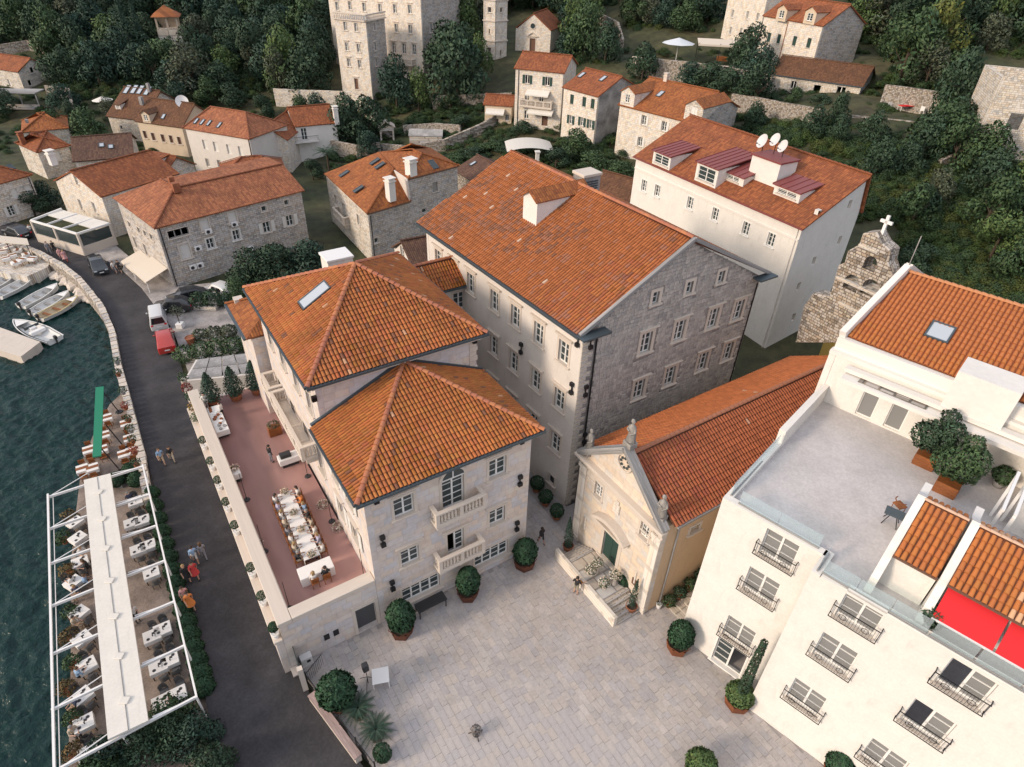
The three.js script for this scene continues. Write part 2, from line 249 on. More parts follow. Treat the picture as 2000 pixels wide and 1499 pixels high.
function building(name, label, o) {
  const poly = o.poly, P0 = V(poly[0].x, o.y0, poly[0].z), g = thing(name, label, o.category ?? 'house', P0, 0, o.group), t = o.thick ?? 0.4, n = poly.length;
  const B = { g, P0, y0: o.y0, y1: o.y1, walls: [] };
  for (let i = 0; i < n; i++) {
    const a = poly[i].clone().setY(o.y0), b = poly[(i + 1) % n].clone().setY(o.y0), u = b.clone().sub(a), L = u.length(); u.normalize();
    const nn = u.clone().cross(V(0, 1, 0)).normalize(), m = new THREE.Matrix4().makeBasis(u, V(0, 1, 0), nn).setPosition(a.clone().sub(P0));
    B.walls.push({ P: a, u, n: nn, L, m, turn: Math.atan2(-u.z, u.x), top: [[0, o.y1 - o.y0], [L, o.y1 - o.y0]], holes: [], mat: o.mats?.[i] ?? o.mat, skip: o.skip?.includes(i) });
  }
  B.uv = (i, px, py) => { const w = B.walls[i], Q = onPlane(w.P, w.n, px, py); return [Q.clone().sub(w.P).dot(w.u), Q.y - o.y0]; };
  B.attach = (i, u, v, obj, out = 0) => { const w = B.walls[i], p = w.P.clone().addScaledVector(w.u, u).addScaledVector(w.n, out).sub(P0); obj.position.set(p.x, v, p.z); obj.rotation.y = w.turn; g.add(obj); return obj; };
  B.win = (i, px, py, w, h, opt = {}) => { const [u, v] = opt.uv ?? B.uv(i, px, py); return B.winAt(i, u, v, w, h, opt); };
  B.winAt = (i, u, v, w, h, opt = {}) => {
    const W = B.walls[i]; if (u - w / 2 < 0.45 || u + w / 2 > W.L - 0.1 || v - h / 2 < 0.02) return null;
    if (W.holes.some(([a, b, c, d]) => Math.abs(a - u) < (c + w) / 2 + 0.05 && Math.abs(b - v) < (d + h) / 2 + 0.05)) return null;
    W.holes.push([u, v, w, h, opt.arch]); return B.attach(i, u, v, windowProto(w, h, opt).clone());
  };
  B.gable = (i, u, h) => { B.walls[i].top = [[0, o.y1 - o.y0], [u, h - o.y0], [B.walls[i].L, o.y1 - o.y0]]; };
  B.finish = () => {
    for (const w of B.walls) {
      if (w.skip) continue;
      const s = new THREE.Shape(); s.moveTo(t, 0); s.lineTo(w.L, 0); for (const [u, v] of w.top.slice().reverse()) s.lineTo(u === 0 ? t : u, v); s.closePath();
      for (const [u, v, ww, hh, arch] of w.holes) { const p = new THREE.Path(); p.moveTo(u - ww / 2, v - hh / 2); p.lineTo(u - ww / 2, v + hh / 2); p.lineTo(u + ww / 2, v + hh / 2); p.lineTo(u + ww / 2, v - hh / 2); p.closePath(); s.holes.push(p); }
      const geo = new THREE.ExtrudeGeometry(s, { depth: t, bevelEnabled: false }).translate(0, 0, -t).applyMatrix4(w.m);
      part(g, 'wall', geo, w.mat);
    }
  };
  return B;
}
// one roof slope: face = world points, the first two along the eave from left to right seen from outside
function slopeFrame(face) {
  const u = face[1].clone().sub(face[0]).normalize(); let n = V(0, 0, 0);
  for (let i = 1; i + 1 < face.length; i++) n.add(face[i].clone().sub(face[0]).cross(face[i + 1].clone().sub(face[0])));
  n.normalize(); if (n.y < 0) n.negate(); const v = n.clone().cross(u).normalize();
  return { u, n, v, P: face[0], flat: face.map((p) => { const d = p.clone().sub(face[0]); return [d.dot(u), d.dot(v)]; }) };
}
function slab(face, th, off) {
  const f = slopeFrame(face), s = new THREE.Shape(f.flat.map(([a, b]) => new THREE.Vector2(a, b)));
  const m = new THREE.Matrix4().makeBasis(f.u, f.v, f.u.clone().cross(f.v)); m.setPosition(f.P.clone().sub(off));
  const up = f.u.clone().cross(f.v).dot(f.n) > 0;
  return new THREE.ExtrudeGeometry(s, { depth: th, bevelEnabled: false }).translate(0, 0, up ? -th : 0).applyMatrix4(m);
}
const tileGeo = (() => {   // a barrel tile, 1 unit wide and long, open below; the wide lower end looks down the slope (+z)
  const pos = [], N = 6, idx = []; const ring = (z, r, y) => { for (let i = 0; i <= N; i++) { const a = Math.PI * i / N; pos.push(-Math.cos(a) * r, Math.sin(a) * r * 0.95 + y, z); } };
  ring(0.62, 0.5, 0.12); ring(0.62, 0.43, 0.04); ring(0.6, 0.5, 0.12); ring(-0.5, 0.4, 0);
  const q = (a, b) => { for (let i = 0; i < N; i++) { const x = a * (N + 1) + i, y = b * (N + 1) + i; idx.push(x, x + 1, y, x + 1, y + 1, y); } }; q(1, 0); q(2, 3);
  const g = new THREE.BufferGeometry(); g.setAttribute('position', new THREE.Float32BufferAttribute(pos, 3)); g.setIndex(idx); g.computeVertexNormals(); g.setAttribute('uv', new THREE.Float32BufferAttribute(new Float32Array(pos.length / 3 * 2), 2)); return g;
})();
const tileInst = std({ color: rgb(1, 1, 1), roughness: 0.85, side: THREE.DoubleSide });
const tileMats = {};
const tileMat = (c) => { const q = c.map((x) => Math.round(x * 50) / 50 || 0.01), k = q.join(); return tileMats[k] ??= std({ color: rgb(...q), roughness: 0.85, side: THREE.DoubleSide }); };
const tilePal = (base, spread) => (u, v) => { const r = R(), m = 1 + (R() - 0.5) * spread + (vnoise(u * 0.5 + 40, v * 0.5 + 40, 887) - 0.5) * spread; if (r < 0.006) return [0.5, 0.28, 0.16]; if (r < 0.035) return [0.2, 0.085, 0.045]; return [base[0] * m, base[1] * m * (0.9 + R() * 0.22), base[2] * m]; };
// roof faces with real barrel tiles: the nearest singles as parts, the rest one mass
function tiledRoof(B, faces, o) {
  const roof = sub(B.g, 'roof'), off = B.P0, all = [];
  faces.forEach((face, fi) => {
    part(roof, 'roof_deck', slab(face, o.deck ?? 0.12, off), o.base ?? M.tileBase);
    if (o.plain?.includes(fi)) return;
    const f = slopeFrame(face), us = f.flat.map((p) => p[0]), vs = f.flat.map((p) => p[1]), u0 = Math.min(...us), u1 = Math.max(...us), v0 = Math.min(...vs), v1 = Math.max(...vs);
    const nu = Math.round((u1 - u0) / o.su), su = (u1 - u0) / nu, z = f.v.clone().negate(), bas = new THREE.Matrix4();
    for (let c = 0; c < nu; c++) for (let v = v0 + o.sv * 0.45; v < v1; v += o.sv) {
      const u = u0 + (c + 0.5) * su; if (!inPoly([u, v], f.flat) || o.skip?.(fi, u, v, f)) continue;
      const jit = (R() - 0.5) * 0.05, X = f.u.clone().applyAxisAngle(f.n, jit), Z = z.clone().applyAxisAngle(f.n, jit);
      const m = new THREE.Matrix4().makeBasis(X.multiplyScalar(su * 0.86), f.n.clone().multiplyScalar(su * 0.8), Z.multiplyScalar(o.sv)), P = f.P.clone().addScaledVector(f.u, u + (R() - 0.5) * 0.02).addScaledVector(f.v, v + (R() - 0.5) * 0.03).sub(off);
      m.setPosition(P); all.push([m, o.pal(u, v, fi), P.clone().add(off).distanceTo(EYE)]);
    }
  });
  all.sort((a, b) => a[2] - b[2]); const ind = o.singles ?? 300;
  all.slice(0, ind).forEach(([m, c]) => { const t = part(roof, 'tile', tileGeo, tileMat(c)); t.matrix.copy(m); t.matrix.decompose(t.position, t.quaternion, t.scale); });
  const rest = all.slice(ind);
  if (rest.length) { const im = new THREE.InstancedMesh(tileGeo, tileInst, rest.length); rest.forEach(([m, c], i) => { im.setMatrixAt(i, m); im.setColorAt(i, rgb(...c)); }); im.name = 'tile_field'; im.userData.kind = 'stuff'; roof.add(im); }
  return roof;
}
function plainRoof(B, faces, mat, th = 0.16) { const roof = sub(B.g, 'roof'); for (const f of faces) part(roof, 'roof_slope', slab(f, th, B.P0), mat); return roof; }
const capGeo = (() => { const g = tileGeo.clone(); return g; })();
function ridge(B, roof, A, C, w, mat, step = 0.42) {
  const d = C.clone().sub(A), L = d.length(), k = Math.max(1, Math.round(L / step)), z = d.clone().normalize().negate(), x = V(0, 1, 0).cross(z).normalize(), y = z.clone().cross(x);
  for (let i = 0; i < k; i++) { const m = new THREE.Matrix4().makeBasis(x.clone().multiplyScalar(w), y.clone().multiplyScalar(w * 0.8), z.clone().multiplyScalar(L / k)).setPosition(A.clone().lerp(C, (i + 0.5) / k).sub(B.P0).addScaledVector(y, 0.04)); const t = part(roof, 'ridge_tile', capGeo, Array.isArray(mat) ? pick(mat) : mat); m.decompose(t.position, t.quaternion, t.scale); }
}
function gutter(B, A, C, mat = M.gutter, w = 0.2, h = 0.16, drop = 0.02) { part(B.g, 'gutter', beam(A.clone().sub(B.P0).add(V(0, -h / 2 - drop, 0)), C.clone().sub(B.P0).add(V(0, -h / 2 - drop, 0)), w, h), mat); }
function pipe(B, i, u, v0, v1, mat = M.iron, r = 0.06) { const w = B.walls[i]; part(B.g, 'drainpipe', cyl(r, r, v1 - v0, 8), mat); const o = B.g.children[B.g.children.length - 1]; B.attach(i, u, v0, o, 0.08); }
// rectangular house from the photograph: a corner's foot and head give the eave height, two eave corners the long side
function rectHouse(name, label, o) {
  const foot = o.footY != null ? at(o.foot[0], o.foot[1], o.footY) : hit(...o.foot), y0 = foot.y - (o.sink ?? 0.3), h = o.h ?? topOver(foot, ...o.head), A = at(...o.FL, h), C = at(...o.FR, h);
  const u = C.clone().sub(A).setY(0), L0 = u.length(); u.normalize(); const L = o.L ?? L0; C.copy(A).addScaledVector(u, L); const back = V(u.z, 0, -u.x); if (back.dot(A.clone().sub(EYE)) < 0) back.negate();
  let depth = o.depth; if (o.BL) depth = Math.abs(at(...o.BL, h).sub(A).dot(back)); if (o.BR) depth = Math.abs(at(...o.BR, h).sub(A).dot(back));
  const tan = o.tan ?? 0.45; let rd, rh;
  if (o.axis === 'b') { rd = L / 2; rh = h + rd * tan; } else { rd = o.rd ?? depth / 2; rh = h + rd * tan; }
  const E = [A, C, C.clone().addScaledVector(back, depth), A.clone().addScaledVector(back, depth)], ov = o.over ?? 0.3;
  const ins = (p, a, b) => p.clone().addScaledVector(u, a).addScaledVector(back, b).setY(0);
  const poly = [ins(E[0], ov, ov), ins(E[1], -ov, ov), ins(E[2], -ov, -ov), ins(E[3], ov, -ov)];
  const B = building(name, label, { ...o, poly, y0, y1: h - 0.06 });
  let faces, caps; const hl = o.hipL ?? 0, hr = o.hipR ?? 0;
  if (o.axis === 'b') {
    const m = A.clone().addScaledVector(u, L / 2).setY(rh), R0 = m.clone().addScaledVector(back, hl), R1 = m.clone().addScaledVector(back, depth - hr);
    faces = [[E[3], E[0], R0, R1], [E[1], E[2], R1, R0]]; if (hl) faces.push([E[0], E[1], R0]); else B.gable(0, B.walls[0].L / 2, rh - 0.12 - ov * tan * 0.4); if (hr) faces.push([E[2], E[3], R1]); else B.gable(2, B.walls[2].L / 2, rh - 0.12 - ov * tan * 0.4); caps = [[R0, R1]]; if (hl) caps.push([E[0], R0], [E[1], R0]); if (hr) caps.push([E[2], R1], [E[3], R1]);
  } else {
    const m = A.clone().addScaledVector(back, rd).setY(rh), R0 = m.clone().addScaledVector(u, hl), R1 = m.clone().addScaledVector(u, L - hr);
    faces = [[E[0], E[1], R1, R0], [E[2], E[3], R0, R1]]; if (hr) faces.push([E[1], E[2], R1]); else B.gable(1, B.walls[1].L * rd / depth, rh - 0.12 - ov * tan * 0.4); if (hl) faces.push([E[3], E[0], R0]); else B.gable(3, B.walls[3].L * (1 - rd / depth), rh - 0.12 - ov * tan * 0.4); caps = [[R0, R1]]; if (hl) caps.push([E[0], R0], [E[3], R0]); if (hr) caps.push([E[1], R1], [E[2], R1]);
  }
  if (o.leftRun) { const m = A.clone().addScaledVector(back, rd).setY(rh), R0 = m.clone().addScaledVector(u, hl), R1 = m.clone().addScaledVector(u, L - hr), Q = R0.clone().addScaledVector(back, o.leftRun); const Q1 = R1.clone().addScaledVector(back, o.leftRun); faces = [[E[0], E[1], R1, R0], [E[3], E[0], R0, Q], [E[2], E[3], Q, Q1], [R0, R1, Q1, Q]]; caps = [[E[0], R0], [R0, R1], [R0, Q]]; }
  B.E = E; B.faces = faces; B.rh = rh; B.h = h; B.u = u; B.back = back; B.tan = tan; B.L = L; B.depth = depth;
  B.roof = o.tiles ? tiledRoof(B, faces, o.tiles) : plainRoof(B, faces, o.roofMat ?? M.roofRed);
  if (!o.noCaps) for (const [a, b] of caps) ridge(B, B.roof, a, b, 0.32, o.capMat ?? o.roofMat ?? M.roofRed, 0.6);
  return B;
}
// things on a roof slope
function skylight(B, fi, px, py, w, h, glass = M.paleGlass) {
  const f = slopeFrame(B.faces[fi]), Q = onPlane(f.P, f.n, px, py), g = new THREE.Group(); g.name = 'skylight';
  part(g, 'frame', mg([box(w, 0.14, 0.1, 0, 0.07, h / 2 - 0.05), box(w, 0.14, 0.1, 0, 0.07, -h / 2 + 0.05), box(0.1, 0.14, h - 0.2, w / 2 - 0.05, 0.07, 0), box(0.1, 0.14, h - 0.2, -w / 2 + 0.05, 0.07, 0)]), M.gutter); part(g, 'pane', box(w - 0.2, 0.06, h - 0.2, 0, 0.08, 0), glass);
  new THREE.Matrix4().makeBasis(f.u, f.n, f.v.clone().negate()).setPosition(Q.sub(B.P0)).decompose(g.position, g.quaternion, g.scale); B.g.add(g); return g;
}
function chimney(B, P, w, h, mat = M.trim, cap = true) {
  const g = sub(B.g, 'chimney', P.clone().sub(B.P0), B.walls[0].turn); part(g, 'stack', box(w, h, w, 0, h / 2, 0), mat); if (cap) { part(g, 'cap', mg([box(w * 1.25, 0.14, w * 1.25, 0, h + 0.07, 0), box(w * 0.9, 0.3, w * 0.9, 0, h + 0.27, 0), box(w * 1.3, 0.1, w * 1.3, 0, h + 0.47, 0)]), mat); } return g;
}
const onSlope = (B, fi, px, py) => { const f = slopeFrame(B.faces[fi]); return onPlane(f.P, f.n, px, py); };
// a gabled dormer standing on slope fi; its front face at the pixel of its foot centre
function dormer(B, fi, px, py, w, h, o = {}) {
  const f = slopeFrame(B.faces[fi]), Q = onPlane(f.P, f.n, px, py), dn = V(-f.v.x, 0, -f.v.z).normalize(), tan = f.v.y / Math.hypot(f.v.x, f.v.z), len = h / tan + 0.4;
  const g = sub(B.g, 'dormer', Q.clone().sub(B.P0), Math.atan2(dn.x, dn.z)), pk = o.shed ? 0 : w * (o.pitch ?? 0.3);
  const fs = new THREE.Shape([[-w / 2, -0.1], [w / 2, -0.1], [w / 2, h], [0, h + pk], [-w / 2, h]].map((p) => new THREE.Vector2(...p))), ww = o.ww ?? w * 0.5, wh = o.wh ?? h * 0.6, wy = o.wy ?? h * 0.52;
  const hp = new THREE.Path([[-ww / 2, wy - wh / 2], [-ww / 2, wy + wh / 2], [ww / 2, wy + wh / 2], [ww / 2, wy - wh / 2]].map((p) => new THREE.Vector2(...p))); if (!o.blind) fs.holes.push(hp);
  part(g, 'wall', mg([new THREE.ExtrudeGeometry(fs, { depth: 0.2, bevelEnabled: false }).translate(0, 0, -0.2), ...[-1, 1].map((k) => { const s = new THREE.Shape([[0.2, -0.1], [0.2, h], [len, h]].map((p) => new THREE.Vector2(...p))); return new THREE.ExtrudeGeometry(s, { depth: 0.15, bevelEnabled: false }).rotateY(Math.PI / 2).translate(k * (w / 2 - 0.075) - 0.075, 0, 0); })]), o.mat ?? M.plaster);
  if (!o.blind) { const wn = windowProto(ww, wh, { sill: true, depth: 0.08, ...(o.win ?? {}) }); for (const c of wn.children) { const m = part(g, c.name === 'pane' ? 'window_pane' : 'window_' + c.name.replace('window_', ''), c.geometry, c.material); m.position.y = wy; } }
  const Ld = (h + pk) / tan + 0.25, sl = [];
  if (o.shed) { const st = o.shed, Ls = h / (tan - st) + 0.1; const a = V(-w / 2 - 0.15, h + 0.04, 0.25), b = V(w / 2 + 0.15, h + 0.04, 0.25), c = V(w / 2 + 0.15, h + 0.04 + st * Ls, -Ls), e = V(-w / 2 - 0.15, h + 0.04 + st * Ls, -Ls); sl.push([a, b, c, e]); }
  else { const e = 0.2, yo = pk / (w / 2) * e; sl.push([V(-w / 2 - e, h - yo, -Ld), V(-w / 2 - e, h - yo, 0.22), V(0, h + pk + 0.02, 0.22), V(0, h + pk + 0.02, -Ld)], [V(w / 2 + e, h - yo, 0.22), V(w / 2 + e, h - yo, -Ld), V(0, h + pk + 0.02, -Ld), V(0, h + pk + 0.02, 0.22)]); }
  for (const s of sl) part(g, 'roof_slope', slab(s, 0.1, V(0, 0, 0)), o.roof ?? M.roofRed);
  if (o.ribs) for (let i = 0; i <= o.ribs; i++) { const [a, b, c, e] = sl[0]; const k = i / o.ribs; part(g, 'seam', beam(a.clone().lerp(b, k).add(V(0, 0.03, 0)), e.clone().lerp(c, k).add(V(0, 0.03, 0)), 0.05, 0.06), o.roof); }
  return g;
}
// rubble masonry: every stone its own shape; the nearest singles as parts of the wall, the rest one mass
const stoneCols = [[0.68, 0.63, 0.58], [0.61, 0.565, 0.525], [0.73, 0.67, 0.61], [0.55, 0.51, 0.475], [0.68, 0.615, 0.55]];
function stoneGeo(w, h, d) { const k = 0.16, p = []; const j = () => (R() - 0.5) * 0.16; const o = [[-1, -1], [1, -1], [1, 1], [-1, 1]].map(([a, b]) => [(a * 0.5 + a * j() * 0.5) * w, (b * 0.5 + b * j() * 0.5) * h]); for (const [a, b] of o) p.push(V(a, b, -0.01)); for (const [a, b] of o) p.push(V(a * (1 - k), b * (1 - k * 1.3), d * (0.75 + R() * 0.5))); const t = [[4, 5, 6], [4, 6, 7]]; for (let i = 0; i < 4; i++) { const n = (i + 1) % 4; t.push([i, n, 4 + n], [i, 4 + n, 4 + i]); } return polyGeo(p, t, p.map((q) => [q.x, q.y])); }
const stoneMats = stoneCols.map((c) => std({ color: rgb(...c), map: mottle, roughness: 0.9 }));
function stoneWall(parent, P0, w, rowH, l0, l1, o = {}) {   // w: a wall of building(); o.inside(u, v) limits it
  const L = w.L, list = [], top = Math.max(...w.top.map((p) => p[1])), poly = [[0, 0], [L, 0], ...w.top.slice().reverse()];
  for (let v = o.v0 ?? 0.1; v < top; v += rowH) for (let u = (o.u0 ?? 0) - R() * l0; u < (o.u1 ?? L);) {
    const l = rr(l0, l1), cu = u + l / 2, cv = v + rowH / 2 + (vnoise(u * 0.6 + 30, v + 30, 883) - 0.5) * rowH * 0.7; u += l;
    if (cu - l / 2 < (o.u0 ?? 0) || cu + l / 2 > (o.u1 ?? L) || ![[0, rowH / 2], [0, -rowH / 2], [l / 2, 0], [-l / 2, 0]].every(([a, b]) => inPoly([cu + a, cv + b], poly))) continue;
    const s = o.margin ?? 0.3; if (w.holes.some(([a, b, ww, hh]) => Math.abs(a - cu) < ww / 2 + s + l * 0.25 && Math.abs(b - cv) < hh / 2 + s + rowH * 0.2)) continue;
    list.push([cu, cv, l, R()]);
  }
  const world = (cu, cv) => w.P.clone().addScaledVector(w.u, cu).setY(w.P.y + cv);
  const d = list.map((q) => [q, world(q[0], q[1]).distanceTo(EYE)]).sort((a, b) => a[1] - b[1]).map((q) => q[0]), merged = [];
  const vars = [...Array(10)].map(() => stoneGeo(1, 1, 1));
  d.forEach(([cu, cv, l, r], i) => {
    const m = w.m.clone().multiply(new THREE.Matrix4().makeTranslation(cu, cv, 0)).multiply(new THREE.Matrix4().makeRotationZ((R() - 0.5) * 0.12)).multiply(new THREE.Matrix4().makeScale(l * 0.97, rowH * rr(0.9, 1.06), o.d ?? 0.06));
    if (i < 300) { const s = part(parent, 'stone', pick(vars), pick(stoneMats)); m.decompose(s.position, s.quaternion, s.scale); }
    else { const c = pick(stoneCols), k = rr(0.85, 1.12); merged.push(paint(pick(vars).clone().applyMatrix4(m), rgb(c[0] * k, c[1] * k, c[2] * k))); }
  });
  if (merged.length) part(parent, 'rubble_stones', mg(merged), M.rubbleStone, 'stuff');
}
// ---------- the palace, the convent, the church ----------
const TA = 56.2 * Math.PI / 180, TURN = Math.PI / 2 - TA, A_ = V(Math.sin(TA), 0, -Math.cos(TA)), B_ = V(-Math.cos(TA), 0, -Math.sin(TA)), O_ = V(-7.95, 0, -24.55);
const ab = (a, b, y = 0) => O_.clone().addScaledVector(A_, a).addScaledVector(B_, b).setY(y);     // town grid: a along the palace front, b away from the square
const pa = (a, px, py) => onPlane(ab(a, 0), A_, px, py), pb = (b, px, py) => onPlane(ab(0, b), B_, px, py);
const palTile = tilePal([0.39, 0.13, 0.033], 0.3), capM = [tileMat([0.42, 0.15, 0.07]), tileMat([0.38, 0.14, 0.08]), tileMat([0.46, 0.18, 0.08])];
const TS = { su: 0.25, sv: 0.4 };
const PW = { surround: 0.18, lintel: 0.28, rows: 3, trim: M.trim };
function anchor(B, i, px, py, h = 0.85) { const [u, v] = B.uv(i, px, py), g = new THREE.Group(); g.name = 'wall_anchor'; part(g, 'anchor_iron', mg([box(0.08, h, 0.08, 0, 0, 0.1), box(0.3, 0.28, 0.2, 0, h / 2 - 0.1, 0.14), box(0.3, 0.28, 0.2, 0, -h / 2 + 0.1, 0.14)]), M.iron); B.attach(i, u, v, g); }  // iron wall anchor: a bar with a block at each end
const balusterGeo = new THREE.LatheGeometry([[0.05, 0], [0.09, 0.03], [0.09, 0.08], [0.05, 0.12], [0.1, 0.28], [0.045, 0.5], [0.045, 0.58], [0.09, 0.62], [0.09, 0.68], [0, 0.68]].map((p) => new THREE.Vector2(...p)), 8);
function balcony(B, i, u, v, w, d, o = {}) {   // stone balcony on wall i, floor top at v
  const g = new THREE.Group(); g.name = 'balcony'; const m = o.mat ?? M.trim;
  part(g, 'slab', mg([rbox(w, 0.2, d, 0.03, 0, -0.1, d / 2), box(w - 0.3, 0.12, d - 0.2, 0, -0.26, d / 2 - 0.05)]), m);
  if (o.brackets !== false) for (const k of [-1, 0, 1]) part(g, 'bracket', box(0.2, 0.35, d * 0.7, k * (w / 2 - 0.3), -0.5, d * 0.36), m);
  part(g, 'rail', mg([rbox(w, 0.14, 0.28, 0.02, 0, 0.95, d - 0.14), rbox(0.28, 0.14, d - 0.28, 0.02, -w / 2 + 0.14, 0.95, d / 2 - 0.14), rbox(0.28, 0.14, d - 0.28, 0.02, w / 2 - 0.14, 0.95, d / 2 - 0.14), box(w, 0.12, 0.26, 0, 0.06, d - 0.14)]), m);
  const posts = [-w / 2 + 0.14, w / 2 - 0.14]; if (w > 2.4 && o.mid !== false) for (let k = 1; k < Math.round(w / 1.7); k++) posts.push(-w / 2 + w * k / Math.round(w / 1.7));
  for (const x of posts) part(g, 'pier', box(0.24, 0.8, 0.24, x, 0.5, d - 0.14), m);
  for (let x = -w / 2 + 0.42; x < w / 2 - 0.35; x += 0.24) if (posts.every((q) => Math.abs(q - x) > 0.2)) { const b = part(g, 'baluster', balusterGeo, m); b.position.set(x, 0.14, d - 0.14); b.scale.y = 1.12; }
  for (const s of [-1, 1]) for (let z = 0.18; z < d - 0.32; z += 0.26) { const b = part(g, 'baluster', balusterGeo, m); b.position.set(s * (w / 2 - 0.14), 0.1, z); b.scale.y = 1.16; }
  return B.attach(i, u, v, g);
}
{ // lower wing on the square
  const B = building('stone_palace', 'three-storey pale stone palace wing with two front balconies on the square', { poly: [ab(0, 0), ab(11.2, 0), ab(11.2, 7), ab(0, 7)], y0: SQ - 0.2, y1: 13.5, mat: M.palace, category: 'palace', skip: [2] });
  for (const [x, y] of [[789, 989], [972, 913]]) B.win(0, x, y, 1.25, 1.55, PW);
  for (const [x, y] of [[801, 1086], [971, 1008]]) B.win(0, x, y, 1.2, 1.45, PW);
  for (const [x, y] of [[823, 1149], [960, 1082]]) B.win(0, x, y, 2.7, 1.5, { leaves: 4, rows: 3, surround: 0.16 });
  { const [u, v] = B.uv(0, 885, 960); B.winAt(0, u, v - 0.1, 1.5, 2.5, { surround: 0.2, rows: 5, sill: false }); const g = new THREE.Group(); g.name = 'fanlight';
    const arc = new THREE.Shape(); arc.absarc(0, 0, 0.95, 0, Math.PI); arc.absarc(0, 0, 0.75, Math.PI, 0, true); part(g, 'arch', new THREE.ExtrudeGeometry(arc, { depth: 0.1, bevelEnabled: false }), M.trim);
    const gl = new THREE.Shape(); gl.absarc(0, 0, 0.75, 0, Math.PI); part(g, 'pane', new THREE.ExtrudeGeometry(gl, { depth: 0.03, bevelEnabled: false }), M.glass); part(g, 'frame', mg([box(0.07, 0.7, 0.05, 0, 0.36, 0.03), box(1.5, 0.08, 0.06, 0, 0.03, 0.03)]), M.frame); B.attach(0, u, v + 1.15 + 0.02, g, 0.012);
    balcony(B, 0, u + 0.08, v - 1.4, 3.5, 0.95); const [u2, v2] = B.uv(0, 890, 1058); B.winAt(0, u2, v2, 1.2, 2.0, { surround: 0.18, sill: false, rows: 4, open: 0, lintel: 0.2 }); balcony(B, 0, u2, v2 - 1.05, 3.4, 0.95); }
  for (const [x, y] of [[746, 1055], [765, 1142], [1014, 937], [1008, 1026]]) anchor(B, 0, x, y);
  for (const [x, y] of [[733, 976], [1017, 860]]) anchor(B, 0, x, y, 0.3);
  for (const v of [6.4, 9.6]) for (const u of [2.0, 4.4]) B.winAt(3, u, v, 0.95, 1.5, { ...PW, surround: 0.14, shutter: M.whiteShutter });
  const e = 0.5, h = 13.72, E = [ab(-e, -e, h), ab(11.2 + e, -e, h), ab(11.2 + e, 6.98, h), ab(-e, 6.98, h)], ap = ab(5.9, 6.98, 16.45);
  B.faces = [[E[0], E[1], ap], [E[3], E[0], ap], [E[1], E[2], ap]];
  B.roof = tiledRoof(B, B.faces, { ...TS, pal: palTile });
  ridge(B, B.roof, E[0], ap, 0.34, capM); ridge(B, B.roof, E[1], ap, 0.34, capM);
  const gu = (p, q) => gutter(B, p, q); gu(ab(-e - 0.1, -e - 0.1, h), ab(11.2 + e + 0.1, -e - 0.1, h)); gu(ab(-e - 0.1, 6.9, h), ab(-e - 0.1, -e + 0.02, h)); gu(ab(11.2 + e + 0.1, -e + 0.02, h), ab(11.2 + e + 0.1, 6.9, h));
  part(B.g, 'cornice', mg([box(11.2 + 0.7, 0.22, 0.36, 5.6, 0, 0.17), box(0.36, 0.22, 7, -0.17, 0, -3.5), box(0.36, 0.22, 7, 11.37, 0, -3.5)]), M.trim).position.y = 13.42 - SQ + 0.2; B.g.children.at(-1).rotation.y = TURN;
  part(B.g, 'flashing', mg([beam(E[3].clone().sub(B.P0).add(V(0, 0.16, 0)), ap.clone().sub(B.P0).add(V(0, 0.16, 0)), 0.2, 0.14), beam(E[2].clone().sub(B.P0).add(V(0, 0.16, 0)), ap.clone().sub(B.P0).add(V(0, 0.16, 0)), 0.2, 0.14)]), M.gutter);
  B.finish();
}
